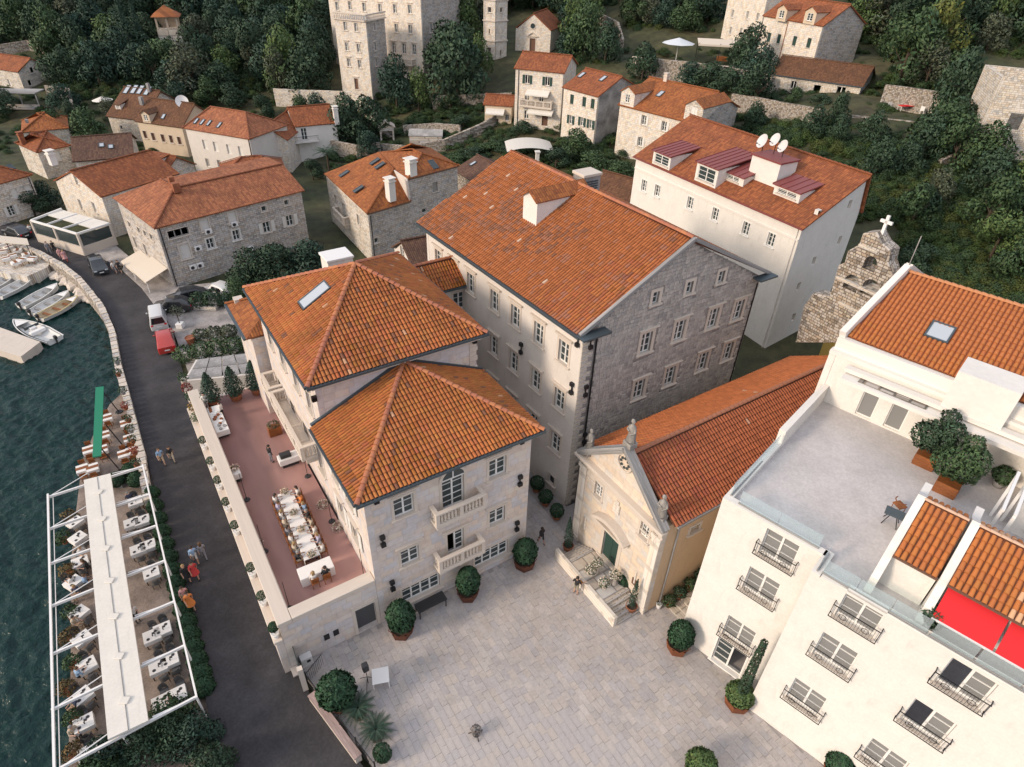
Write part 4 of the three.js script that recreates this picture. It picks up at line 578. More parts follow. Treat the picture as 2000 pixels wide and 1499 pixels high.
    gutter(g, wb(u0, -1.4, 16.8), wb(u1, -1.4, 16.8), M.brownShutter, 0.12, 0.1);
    if (awning) { part(g.g, 'awning_fabric', mg([slab([wb(u0 + 0.1, -0.35, 15.6), wb(u0 + 2.4, -0.35, 15.6), wb(u0 + 2.4, -1.6, 16.5), wb(u0 + 0.1, -1.6, 16.5)], 0.03, g.P0), slab([wb(u0 + 2.5, -0.35, 15.6), wb(u1 + 1, -0.35, 15.6), wb(u1 + 1, -1.6, 16.5), wb(u0 + 2.5, -1.6, 16.5)], 0.03, g.P0)]), M.canvasRed); part(g.g, 'awning_bar', beam(q(u0 + 0.1, -0.33, 15.58), q(u1 + 1, -0.33, 15.58), 0.06, 0.08), M.whitePaint); }
    g.finish(); return g;
  };
  pav(2.5, 4.35, 'narrow white pavilion with orange barrel tiles and a white front', false); pav(4.75, 9.5, 'wide white pavilion with red awnings under its orange tile eave', true);
  // white pergola and gridded window deep on the terrace
  const pg = building('white_annex', 'white annex with gridded dark window beside the terrace trees', { poly: [wb(6.2, -9.9), wb(12, -9.9), wb(12, -13.9), wb(6.2, -13.9)], y0: TF - 0.05, y1: 17.3, mat: M.white, thick: 0.25, category: 'building' });
  { const q = pg.uv(0, 1985, 875); pg.winAt(0, clamp(q[0], 1.6, 4), 1.35, 1.7, 1.6, { leaves: 2, rows: 4 }); part(pg.g, 'roof_slab', beam(wb(6.1, -11.9, 17.35).sub(pg.P0), wb(12, -11.9, 17.35).sub(pg.P0), 4.3, 0.2), M.white); pg.finish(); }
  const per = thing('pergola', 'slim white steel pergola posts beside the terrace trees', 'pergola', wb(5.4, -7.5, TF - 0.05), WTURN); for (const [x, z] of [[0, 0], [0.5, 0.4], [0, -3], [0.5, -3]]) part(per, 'post', box(0.14, 2.9, 0.14, x, 1.45, z), M.whitePaint); part(per, 'beam', mg([box(0.14, 0.16, 3.6, 0, 2.98, -1.4), box(0.14, 0.16, 3.6, 0.5, 2.98, -1.4)]), M.whitePaint);
}
// ---------- plants ----------
const proj = (P) => { const d = P.clone().sub(EYE), z = d.dot(basis[2]); return [1000 + FOCAL * d.dot(basis[0]) / z, 749.5 + FOCAL * d.dot(basis[1]) / z, z]; };
const inBox = (x, y, [x0, y0, x1, y1]) => x >= x0 && x <= x1 && y >= y0 && y <= y1;
function leafMass(list) {   // list of [point, outward normal, size, [r, g, b]] -> small folded leaf sprays
  const pos = [], nor = [], col = [], idx = [];
  for (const [p, n, s, c] of list) {
    const t = V(R() - 0.5, R() - 0.5, R() - 0.5).normalize(), nn = n.clone().multiplyScalar(0.9).add(t).normalize(), u = V(R() - 0.5, R() - 0.5, R() - 0.5).cross(nn).normalize(), v = nn.clone().cross(u), k = pos.length / 3;
    const pts = [u.clone().multiplyScalar(-s), v.clone().multiplyScalar(-s * 0.45).addScaledVector(nn, s * 0.16), u.clone().multiplyScalar(s), v.clone().multiplyScalar(s * 0.45).addScaledVector(nn, s * 0.16)];
    for (const q of pts) { pos.push(p.x + q.x, p.y + q.y, p.z + q.z); const m = nn.clone().multiplyScalar(0.6).addScaledVector(n, 0.8).normalize(); nor.push(m.x, m.y, m.z); col.push(...c); } idx.push(k, k + 1, k + 2, k, k + 2, k + 3);
  }
  const g = new THREE.BufferGeometry(); g.setAttribute('position', new THREE.Float32BufferAttribute(pos, 3)); g.setAttribute('normal', new THREE.Float32BufferAttribute(nor, 3)); g.setAttribute('color', new THREE.Float32BufferAttribute(col, 3)); g.setAttribute('uv', new THREE.Float32BufferAttribute(new Float32Array(pos.length / 3 * 2), 2)); g.setIndex(idx); return g;
}
const dirRand = () => { const z = R() * 2 - 1, a = R() * 6.2832, r = Math.sqrt(1 - z * z); return V(r * Math.cos(a), z, r * Math.sin(a)); };
const tint = (c) => { const k = rr(0.62, 1.45), w = rr(-0.12, 0.2); return [c[0] * k * (1 + w), c[1] * k, c[2] * k * (1 - w * 0.5)]; };
function blobLeaves(lobes, n, s, c, inner = 0.72) {   // lobes [x, y, z, r, squash]
  const tot = lobes.reduce((a, l) => a + l[3] ** 2, 0), out = [];
  for (const [x, y, z, r, q = 1] of lobes) { const tone = rr(0.85, 1.15); for (let i = 0; i < n * r * r / tot; i++) { const d = dirRand(), k = r * lerp(inner, 1.08, Math.sqrt(R())) * (1 + 0.16 * Math.sin(d.x * 5 + x * 3) * Math.sin(d.y * 4 + z)); out.push([V(x + d.x * k, y + d.y * k * q, z + d.z * k), d, s * rr(0.6, 1.35), tint(c.map((v) => v * tone))]); } }
  return out;
}
const GREEN = { deep: [0.028, 0.062, 0.032], mid: [0.042, 0.085, 0.032], olive: [0.07, 0.09, 0.055], yellow: [0.11, 0.135, 0.03], box: [0.022, 0.068, 0.03], teal: [0.022, 0.058, 0.038], light: [0.075, 0.13, 0.04] };
// crowns of a 1 m wide, 1 m high unit tree standing on the ground; six of each kind, shared
function crownKind(c, n, s, shape) { return [...Array(4)].map(() => { const lobes = [], k = shape === 'tall' ? 9 : 11; for (let i = 0; i < k; i++) { const a = R() * 6.283, h = (i + 0.5) / k, rad = shape === 'tall' ? 0.16 * Math.sin(Math.PI * lerp(0.25, 0.95, h)) : 0.3 * Math.sin(Math.PI * lerp(0.3, 1, h)); lobes.push([Math.cos(a) * rad, lerp(0.22, 0.86, h), Math.sin(a) * rad, shape === 'tall' ? rr(0.13, 0.2) : rr(0.17, 0.27), 0.85]); } return leafMass(blobLeaves(lobes, n, s, c)); }); }
const CROWN = { deep: crownKind(GREEN.deep, 2600, 0.036), teal: crownKind(GREEN.teal, 2600, 0.036), mid: crownKind(GREEN.mid, 2600, 0.036), olive: crownKind(GREEN.olive, 2200, 0.034), yellow: crownKind(GREEN.yellow, 2300, 0.036), light: crownKind(GREEN.light, 2300, 0.036) };
const cypressGeo = [...Array(3)].map(() => { const l = []; for (let i = 0; i < 1500; i++) { const h = R(), r = 0.13 * Math.sin(Math.PI * Math.pow(lerp(0.05, 1, h), 0.55)) * Math.sqrt(R()) * rr(0.85, 1.15) + 0.012, a = R() * 6.283, d = V(Math.cos(a), 0.5, Math.sin(a)).normalize(); l.push([V(Math.cos(a) * r, lerp(0.04, 1, h), Math.sin(a) * r), d, rr(0.012, 0.026), tint(GREEN.teal)]); } return leafMass(l); });
const trunkGeo = [0, 1, 2].map(() => { const parts = [cyl(0.035, 0.022, 0.45, 7)]; for (let i = 0; i < 5; i++) { const a = R() * 6.28, y = rr(0.25, 0.42), e = rr(0.12, 0.26); parts.push(rod(V(0, y, 0), V(Math.cos(a) * e, y + rr(0.15, 0.3), Math.sin(a) * e), 0.016, 5, 0.006)); } return mg(parts); });
function tree(name, label, P, w, h, kind, group, cat = 'tree') {
  const g = thing(name, label, cat, P.clone().add(V(0, -0.15, 0)), R() * 6.28, group); g.scale.set(w, h, w);
  if (kind === 'cypress') { g.scale.set(w * 3.6, h, w * 3.6); part(g, 'trunk', cyl(0.02, 0.01, 0.3, 6), M.bark); part(g, 'crown', pick(cypressGeo), M.leaf); }
  else { part(g, 'trunk', pick(trunkGeo), M.bark); part(g, 'crown', pick(CROWN[kind]), M.leaf); }
  return g;
}
// clipped topiary and its boxes
const eggGeo = (c, n = 2600, s = 0.075) => leafMass([...Array(n)].map(() => { const d = dirRand(), t = d.y * 0.5 + 0.5, r = 0.5 * (1 - 0.22 * t * t) * rr(0.88, 1.04) * (1 + 0.06 * Math.sin(d.x * 9) * Math.sin(d.z * 8 + d.y * 5)); return [V(d.x * r, 0.5 + d.y * 0.5 * rr(0.93, 1.03), d.z * r), d, s * rr(0.5, 1.2), tint(c)]; }));
const EGG = [eggGeo(GREEN.box), eggGeo(GREEN.box), eggGeo(GREEN.box)], BALL = eggGeo(GREEN.box, 1500, 0.06), YEGG = eggGeo(GREEN.light, 1800, 0.08);
const boxPlanter = (w, h, n = 6) => { const g = new THREE.CylinderGeometry(w * 0.62, w * 0.5, h, n, 1, true).translate(0, h / 2, 0), rim = new THREE.TorusGeometry(w * 0.62, 0.03, 4, n).rotateX(Math.PI / 2).rotateY(Math.PI / 2 - Math.PI / n).translate(0, h, 0); return mg([toCreasedNormals(g, 0.3), rim, new THREE.CylinderGeometry(w * 0.5, w * 0.5, 0.02, n).translate(0, 0.01, 0)]); };
const sidedPlanter = std({ color: rgb(0.15, 0.045, 0.02), map: mottle, side: THREE.DoubleSide }), brightPlanter = std({ color: rgb(0.27, 0.085, 0.03), map: mottle, side: THREE.DoubleSide });
function topiary(label, P, w, h, o = {}) {
  w *= 1.16; h *= 1.16; const g = thing(o.name ?? 'topiary', label, 'topiary', P, R() * 6, o.group), ph = o.ph ?? 0.75, pw = o.pw ?? w * 0.75;
  part(g, 'planter', boxPlanter(pw, ph, o.sides ?? 6), o.pot ?? sidedPlanter); part(g, 'soil', cyl(pw * 0.56, pw * 0.56, 0.05, 8, 0, ph - 0.12, 0), M.soil);
  if (o.stem) part(g, 'stem', cyl(0.03, 0.025, o.stem + 0.1, 6, 0, ph - 0.1, 0), M.bark);
  const c = part(g, 'crown', o.geo ?? pick(EGG), M.leaf); c.scale.set(w * rr(0.92, 1.06), h * rr(0.94, 1.05), w * rr(0.92, 1.06)); c.rotation.z = rr(-0.06, 0.06); c.position.y = ph - 0.1 + (o.stem ?? 0); return g;
}
const frondGeo = (() => { const l = []; for (let f = 0; f < 34; f++) { const a = f * 2.4, up = lerp(1.1, 0.1, f / 34), len = rr(0.85, 1.05); for (let i = 1; i < 16; i++) { const t = i / 16, r = len * t * Math.cos(up * (1 - t * 0.6)), y = len * t * Math.sin(up) - 0.5 * t * t * len; for (const s of [-1, 1]) { const w = 0.17 * Math.sin(Math.PI * Math.min(1, t * 0.9 + 0.12)); l.push([r, y, a, s, w]); } } } const pos = [], col = [], idx = []; for (const [r, y, a, s, w] of l) { const k = pos.length / 3, d = V(Math.cos(a), 0, Math.sin(a)), q = V(-Math.sin(a), 0, Math.cos(a)).multiplyScalar(s), c = tint([0.02, 0.05, 0.03]); for (const [e, f, z] of [[0, 0, 0], [0.05, 0, 0], [0.1, w, -0.04]]) { const p = d.clone().multiplyScalar(r + e).addScaledVector(q, f); pos.push(p.x, y + 0.45 + z, p.z); col.push(...c); } idx.push(k, k + 1, k + 2); } const g = new THREE.BufferGeometry(); g.setAttribute('position', new THREE.Float32BufferAttribute(pos, 3)); g.setAttribute('color', new THREE.Float32BufferAttribute(col, 3)); g.setAttribute('uv', new THREE.Float32BufferAttribute(new Float32Array(pos.length / 3 * 2), 2)); g.setIndex(idx); g.computeVertexNormals(); return g; })();
// ---------- square: stone paving laid in courses ----------
{
  const L1 = at(598, 1322, SQ), L2 = at(735, 1499, SQ), L3 = at(800, 1590, SQ);
  const outline = [ab(-6.2, 0.3), ab(11.5, 0.3), ab(11.5, 26), ab(16.5, 26), ab(16.5, 2), ab(40, 2), ab(40, -40), ab(4, -40), L3, L2, L1].map(XZ);
  const base = solo('square_paving', slabFrom(outline, 1.4, SQ - 0.03), std({ color: rgb(0.39, 0.365, 0.35), map: soft }), 'pale stone slab paving of the square', 'paving', null, 'structure');
  const tones = [[0.5, 0.465, 0.44], [0.475, 0.445, 0.43], [0.52, 0.48, 0.45], [0.47, 0.447, 0.44], [0.51, 0.465, 0.425]], mats = tones.map((c) => std({ color: rgb(...c), map: soft, bumpMap: grainBump, bumpScale: 0.003, roughness: 0.8 }));
  const stones = [], rowW = 0.4;
  for (let a = -6; a < 18; a += rowW) for (let b = -33 - R(); b < 13;) {
    const l = rr(0.4, 0.8), c = ab(a + rowW / 2, b + l / 2, SQ); b += l;
    const [px, py] = proj(c); if (px < 560 || px > 1720 || py > 1560 || py < 900) continue;
    if (!inPoly([c.x, c.z], outline)) continue; const aa = a + rowW / 2, bb = b - l / 2;
    if ((aa > 14.9 && bb > -8.7) || (aa < 11.3 && bb > -0.1)) continue; const d = c.clone().sub(WO), u = d.dot(WU), n = d.dot(WN); if (u > -5 && n < (u > 0 ? 0.1 : -1.2)) continue;
    stones.push([c, l, Math.hypot(c.x, c.z, 38)]);
  }
  stones.sort((p, q) => p[2] - q[2]); const geo = [...Array(6)].map(() => { const w = 1, s = new THREE.Shape(); const j = () => (R() - 0.5) * 0.04; s.moveTo(-0.5 + j(), -0.5 + j()); s.lineTo(0.5 + j(), -0.5 + j()); s.lineTo(0.5 + j(), 0.5 + j()); s.lineTo(-0.5 + j(), 0.5 + j()); s.closePath(); const g = new THREE.ExtrudeGeometry(s, { depth: 0.08, bevelEnabled: false }).rotateX(-Math.PI / 2); return g; });
  const rest = [];
  stones.forEach(([c, l], i) => {
    const m = new THREE.Matrix4().makeTranslation(c.x, SQ - 0.075 + rr(-0.004, 0.006), c.z).multiply(new THREE.Matrix4().makeRotationY(TURN + (R() - 0.5) * 0.015)).multiply(new THREE.Matrix4().makeScale(rowW - 0.011, 1, l - 0.011));
    if (i < 300) { const s = part(base, 'paving_slab', pick(geo), pick(mats)); m.decompose(s.position, s.quaternion, s.scale); }
    else { const t = pick(tones), k = rr(0.94, 1.05); const g = uvXZ(pick(geo).clone().applyMatrix4(m)); rest.push(paint(g, rgb(t[0] * k, t[1] * k, t[2] * k))); }
  });
  part(base, 'paving_field', mg(rest), std({ color: rgb(1, 1, 1), vertexColors: true, map: soft, bumpMap: grainBump, bumpScale: 0.003, roughness: 0.8 }), 'stuff');
}
{ // palace terrace above the quay road
  const T = 5.3, g = thing('palace_terrace', 'raised palace terrace with pink floor and wide stone parapet over the road', 'terrace', ab(-5.9, 0.02, RD - 0.2), TURN), W = 5.9, D = 25.6, y0 = RD - 0.2;
  const Y = (y) => y - y0, wallMat = M.palace;
  // local x = a from the outer edge, local -z = b
  const s = new THREE.Shape([[0, 0], [W - 0.01, 0], [W - 0.01, Y(6.15)], [0, Y(6.15)]].map((p) => new THREE.Vector2(...p)));
  const door = pb(0.02, 717, 1213), du = door.clone().sub(ab(-5.9, 0)).dot(A_); const hole = (u, v, w, h) => s.holes.push(new THREE.Path([[u - w / 2, v - h / 2], [u - w / 2, v + h / 2], [u + w / 2, v + h / 2], [u + w / 2, v - h / 2]].map((p) => new THREE.Vector2(...p))));
  const dv = Y(SQ + 1.3); hole(du, dv, 1.3, 2.3); part(g, 'wall', new THREE.ExtrudeGeometry(s, { depth: 0.5, bevelEnabled: false }).translate(0, 0, -0.5), wallMat);
  const dg = sub(g, 'door', V(du, dv, 0)); part(dg, 'door_leaf', box(1.3, 2.3, 0.06, 0, 0, -0.3), std({ color: rgb(0.07, 0.075, 0.08), roughness: 0.5 })); part(dg, 'surround', mg([box(0.22, 2.75, 0.1, -0.76, 0.1, 0), box(0.22, 2.75, 0.1, 0.76, 0.1, 0), box(1.3, 0.22, 0.1, 0, 1.26, 0)]), M.trim);
  { const q = pb(0.02, 647, 1240), u = q.clone().sub(ab(-5.9, 0)).dot(A_); const v = sub(g, 'vent', V(u, Y(q.y), 0.02)); part(v, 'grille', box(0.34, 0.5, 0.06, -0.3, 0, 0), M.iron); part(v, 'grille', box(0.34, 0.5, 0.06, 0.3, 0, 0), M.iron); }
  part(g, 'wall', box(0.5, Y(6.15), D - 0.5, 0.25, Y(6.15) / 2, -0.5 - (D - 0.5) / 2), wallMat); part(g, 'wall', box(W - 0.5, Y(T), 0.4, W / 2 + 0.25, Y(T) / 2, -D + 0.2), wallMat);
  part(g, 'terrace_floor', box(W - 0.5, 0.3, D - 0.9, W / 2 + 0.24, Y(T) - 0.15, -D / 2 - 0.05), std({ color: rgb(0.5, 0.27, 0.248), map: tex(512, (u, v) => { const m = 0.82 + (fbm(u, v, 6, 5) - 0.5) * 0.5 + (fbm(u, v, 60, 2) - 0.5) * 0.16; return [m, m * (0.95 + fbm(v, u, 5, 3) * 0.1), m]; }, 7), roughness: 0.75 }));
  const cap = (x, z, w, d) => part(g, 'parapet', rbox(w, 0.28, d, 0.04, x, Y(6.27), z), M.trim);
  cap(0.34, -D / 2, 0.84, D + 0.16); cap(W / 2 + 0.38, -0.34, W - 0.8, 0.84);
  part(g, 'parapet_inner', mg([box(0.3, 0.9, D - 1, 0.66, Y(5.7), -D / 2), box(W - 0.9, 0.9, 0.3, W / 2 + 0.4, Y(5.7), -0.66)]), M.trim);
  part(g, 'ledge', rbox(0.52, 0.2, D, 0.04, -0.27, Y(4.75), -D / 2), M.trim);
  part(g, 'ledge_wall', box(0.42, Y(4.65), D, -0.22, Y(4.65) / 2, -D / 2), M.palace);
  // little box trees in white pots along the ledge
  const pot = mg([cyl(0.16, 0.22, 0.36, 10), new THREE.TorusGeometry(0.22, 0.025, 5, 12).rotateX(Math.PI / 2).translate(0, 0.36, 0)]);
  [[407, 866], [421, 907], [433, 945], [448, 988], [464, 1034], [492, 1118], [512, 1174], [531, 1237], [553, 1292]].forEach(([x, y], i) => { const P = at(x, y, 5.3), q = thing('potted_box_tree', 'small clipped box ball in a white pot on the terrace ledge over the road', 'potted plant', ab(-6.18, clamp(P.clone().sub(O_).dot(B_), 0.4, 25), 4.85), 0, 'box balls along the terrace ledge'); part(q, 'pot', pot, M.whitePaint); part(q, 'stem', cyl(0.02, 0.02, 0.5, 5, 0, 0.3, 0), M.bark); const c = part(q, 'crown', BALL, M.leaf); c.scale.setScalar(0.62); c.position.y = 0.66; });
}
{ // things that stand on the square
  const sq = (x, y) => at(x, y, SQ);
  topiary('egg-shaped clipped shrub in a rusty planter beside the terrace door', sq(785, 1236), 1.55, 2.1);
  topiary('egg-shaped clipped shrub in a rusty planter under the palace balconies', sq(914, 1165), 1.45, 2.0);
  topiary('egg-shaped clipped shrub in a rusty planter at the palace corner by the alley', sq(1024, 1105), 1.55, 1.9);
  topiary('large round clipped shrub in a rusty planter inside the iron fence', sq(662, 1378), 1.95, 2.15, { pw: 1.2, ph: 0.6 });
  topiary('round clipped shrub in a rust-orange planter at the white building corner', sq(1322, 1268), 1.45, 1.9, { pot: brightPlanter });
  const cy = topiary('wide rust planter with flowers and a tall trained column of ivy', sq(1438, 1376), 1.5, 0.9, { pot: brightPlanter, geo: YEGG, pw: 1.35, ph: 0.8, name: 'planter_column' });
  { const l = []; for (let i = 0; i < 2200; i++) { const t = R(), a = R() * 6.28, r = lerp(0.34, 0.16, t) * rr(0.8, 1.1), d = V(Math.cos(a), 0.2, Math.sin(a)); l.push([V(Math.cos(a) * r, t * 5.6, Math.sin(a) * r), d, rr(0.04, 0.1), tint(GREEN.deep)]); } part(cy, 'ivy_column', leafMass(l).translate(0, 1, 0), M.leaf); part(cy, 'pole', cyl(0.06, 0.05, 5.5, 6, 0, 0.7, 0), M.bark); }
  topiary('loose yellow-green shrub in a planter alone on the open paving', sq(1362, 1512), 1.45, 1.5, { geo: YEGG, ph: 0.5 }); topiary('green shrub in a planter against the white wall base', sq(1630, 1512), 1.3, 1.5, { ph: 0.5, pot: brightPlanter });
  const cyp = (label, P, h, w) => { const g = topiary(label, P, w, h, { geo: pick(cypressGeo), pot: M.terracotta, sides: 14, pw: 0.62, ph: 0.5, name: 'potted_cypress' }); g.children.at(-1).scale.set(w * 3.4, h, w * 3.4); };
  cyp('slim cypress in a terracotta pot in the alley mouth', sq(1109, 1074), 3.1, 0.72); cyp('slim pointed cypress in a terracotta pot at the church corner', sq(1232, 1192), 2.9, 0.55);
  for (const [x, y, l] of [[1065, 985, 'dark clipped ball in the alley close to the palace wall'], [1087, 1012, 'dark clipped ball in the alley close to the convent wall'], [1048, 958, 'dark clipped ball deepest in the alley']]) topiary(l, sq(x, y), 1.05, 1.05, { geo: BALL, ph: 0.4, pw: 0.6, pot: M.terracotta, sides: 14 });
  topiary('small two-ball topiary in a pot beside the church steps', sq(1216, 1152), 0.8, 1.1, { ph: 0.35, pw: 0.45, sides: 12 });
  topiary('low clipped ball next to the sago palms', sq(748, 1482), 0.95, 0.9, { geo: BALL, ph: 0.3, pw: 0.6, sides: 12 });
  for (const [x, y, l] of [[702, 1398, 'sago palm rosette nearest the big round shrub'], [737, 1440, 'sago palm rosette beside the low clipped ball']]) { const g = thing('sago_palm', l, 'palm', sq(x, y), R() * 6); part(g, 'planter', boxPlanter(0.7, 0.4, 12), sidedPlanter); part(g, 'trunk', cyl(0.16, 0.13, 0.35, 8, 0, 0.2, 0), M.bark); const f = part(g, 'fronds', frondGeo, std({ color: rgb(1, 1, 1), vertexColors: true, side: THREE.DoubleSide, roughness: 0.6 })); f.scale.set(1.15, 1.1, 1.15); f.position.y = 0.35; }
  // iron fence and kerb wall along the road; coping pink paints warm light
  const F = [[602, 1338], [640, 1390], [690, 1456], [735, 1512]].map(([x, y]) => at(x, y, SQ)), fence = thing('iron_fence', 'black iron railing between the square and the road', 'fence', F[0]);
  const dir = F[3].clone().sub(F[0]), len = dir.length(); dir.normalize(); const q = (t, y) => dir.clone().multiplyScalar(t).setY(y); for (let t = 0; t < len; t += 0.14) part(fence, 'bar', rod(q(t, 0.08), q(t, 1.25), 0.011, 5), M.iron); for (const y of [0.15, 1.15]) part(fence, 'rail', beam(q(0, y), q(len, y), 0.03, 0.04), M.iron); for (let t = 0; t <= len + 0.1; t += len / 4) part(fence, 'post', box(0.07, 1.4, 0.07, q(t, 0).x, 0.7, q(t, 0).z), M.iron);
  { const r = at(632, 1300, SQ).sub(F[0]); for (let t = 0; t <= 1; t += 0.1) part(fence, 'bar', rod(V(r.x * t, 0.08, r.z * t), V(r.x * t, 1.25, r.z * t), 0.011, 5), M.iron); part(fence, 'rail', beam(V(0, 1.15, 0), V(r.x, 1.15, r.z), 0.03, 0.04), M.iron); }
  const K0 = at(608, 1358, 2.0), K1 = at(700, 1482, 2.0), kb = thing('road_wall', 'low stone wall with coping painted pink for warm light along the road outside the iron fence', 'wall', K0.clone().setY(1.5)); part(kb, 'body', beam(V(0, 0.3, 0), K1.clone().sub(K0).setY(0.3), 0.36, 0.6), M.trim); part(kb, 'coping', beam(V(0, 0.64, 0), K1.clone().sub(K0).setY(0.64), 0.46, 0.1), std({ color: rgb(0.62, 0.46, 0.42), map: mottle }));
  const gate = thing('gate', 'dark metal gate leaf at the corner of the terrace wall', 'gate', at(588, 1318, SQ), TURN + Math.PI / 2 - 0.06); part(gate, 'leaf', box(1.7, 1.9, 0.05, 0, 0.98, 0), std({ color: rgb(0.05, 0.07, 0.07), roughness: 0.5, metalness: 0.4 })); part(gate, 'post', box(0.3, 2.2, 0.3, -1.0, 1.1, 0), M.trim);
  const cab = thing('utility_box', 'white utility box with dark hatch against the terrace wall', 'box', at(600, 1296, SQ), TURN); part(cab, 'body', rbox(0.7, 0.8, 0.45, 0.03, 0, 0.4, 0), M.whitePaint); part(cab, 'hatch', box(0.22, 0.22, 0.03, 0.1, 0.5, 0.23), M.dark);
  // bench table, white table, speaker on a stand, wheeled bouquet
  const bt = thing('dark_table', 'long dark table against the palace wall under the ground floor window', 'table', sq(842, 1190), TURN); part(bt, 'tabletop', rbox(2.1, 0.06, 0.8, 0.02, 0, 0.76, 0), M.dark); for (const [x, z] of [[-0.95, 0.33], [0.95, 0.33], [-0.95, -0.33], [0.95, -0.33]]) part(bt, 'leg', box(0.06, 0.74, 0.06, x, 0.37, z), M.dark);
  const wt = thing('white_table', 'square white table beside the speaker stand on the paving', 'table', sq(745, 1333), 0.25); part(wt, 'tabletop', rbox(1.0, 0.05, 1.0, 0.02, 0, 0.74, 0), M.whitePaint); for (const [x, z] of [[-0.45, 0.45], [0.45, 0.45], [-0.45, -0.45], [0.45, -0.45]]) part(wt, 'leg', box(0.05, 0.72, 0.05, x, 0.36, z), M.whitePaint);
  const sp = thing('speaker_on_stand', 'black loudspeaker on a tripod stand on the paving', 'speaker', sq(719, 1335), 0.6); part(sp, 'pole', cyl(0.025, 0.02, 1.5, 6), M.iron); part(sp, 'cabinet', rbox(0.36, 0.6, 0.36, 0.06, 0, 1.75, 0), M.dark); for (let k = 0; k < 3; k++) part(sp, 'leg', rod(V(0, 0.7, 0), V(Math.cos(k * 2.1) * 0.6, 0.02, Math.sin(k * 2.1) * 0.6), 0.018, 5), M.iron);
  const bk = thing('trash_bouquet', 'small dark iron stand with pale flowers alone on the paving', 'flower stand', sq(930, 930 + 505), 0.4); part(bk, 'stand', mg([cyl(0.2, 0.16, 0.35, 9), rod(V(-0.4, 0.02, -0.2), V(0.1, 0.35, 0), 0.03, 5), rod(V(0.4, 0.02, -0.1), V(0, 0.35, 0), 0.03, 5), rod(V(0, 0.02, 0.45), V(0, 0.35, 0), 0.03, 5)]), M.dark); part(bk, 'flowers', leafMass(blobLeaves([[0, 0.48, 0, 0.3, 0.7]], 320, 0.06, [0.25, 0.23, 0.22])), M.leaf);
  // church steps and flower vases
  const st = thing('church_steps', 'stone landing with steps at both ends before the church door', 'steps', ab(13.1, -4.9, SQ - 0.05), TURN); part(st, 'landing', rbox(2.1, 0.95, 3.6, 0.03, 0.95, 0.47, 0), M.greyAndShadedStone); part(st, 'kerb', rbox(0.3, 0.98, 6.6, 0.04, -0.2, 0.49, 0), M.fine);
  for (const s of [-1, 1]) for (let i = 0; i < 5; i++) part(st, 'step', rbox(2.05, 0.19 * (5 - i) - 0.02, 0.31, 0.02, 0.97, 0.095 * (5 - i), s * (1.96 + i * 0.31)), M.greyAndShadedStone);
  [[1165, 1118, 'tall white flower arrangement beside the church door toward the alley', 0.55], [1199, 1142, 'tall white flower arrangement beside the church door toward the cypress', 0.55], [1153, 1122, 'low spray of white flowers on the landing edge toward the alley', 0], [1179, 1148, 'low spray of white flowers on the landing edge toward the steps', 0]].forEach(([x, y, l, h]) => { const P = at(x, y, 2.85), g = thing('flower_arrangement', l, 'flowers', P, R() * 6); part(g, 'vase', cyl(0.14, 0.1, 0.35 + h, 9), M.trim); part(g, 'leaves', leafMass(blobLeaves([[0, 0.5 + h, 0, 0.36, 0.8]], 200, 0.07, GREEN.mid)), M.leaf); part(g, 'blossoms', leafMass(blobLeaves([[0, 0.52 + h, 0, 0.4, 0.85]], 260, 0.055, [0.62, 0.58, 0.5], 0.9)), M.leaf); });
  // stairs between church and white building with potted plants
  const as = thing('alley_steps', 'narrow stone steps climbing between the church and the white building', 'steps', ab(17.2, -10.4, SQ - 0.05), TURN); for (let i = 0; i < 12; i++) part(as, 'step', rbox(0.55, 0.16 * (i + 1), 2.4, 0.02, i * 0.5, 0.08 * (i + 1), -0.1), M.greyAndShadedStone);
  [[1291, 1150], [1305, 1128], [1322, 1112], [1345, 1098], [1360, 1082]].forEach(([x, y], i) => { const P = ab(17 + i * 0.9, -8.95, SQ + i * 0.28), g = thing('potted_plant', 'leafy potted plant on the alley steps by the ochre church side', 'potted plant', P, R() * 6, 'pots along the alley steps'); part(g, 'pot', cyl(0.16, 0.22, 0.34, 10), M.terracotta); part(g, 'leaves', leafMass(blobLeaves([[0, 0.65, 0, 0.42, 0.9]], 300, 0.09, i % 2 ? GREEN.deep : GREEN.mid)), M.leaf); });
  { const g = thing('white_pot', 'small white flower pot at the foot of the alley steps', 'pot', at(1286, 1186, SQ)); part(g, 'pot', cyl(0.16, 0.22, 0.36, 12), M.whitePaint); part(g, 'plant', leafMass(blobLeaves([[0, 0.42, 0, 0.16, 0.6]], 60, 0.05, GREEN.mid)), M.leaf); }
}
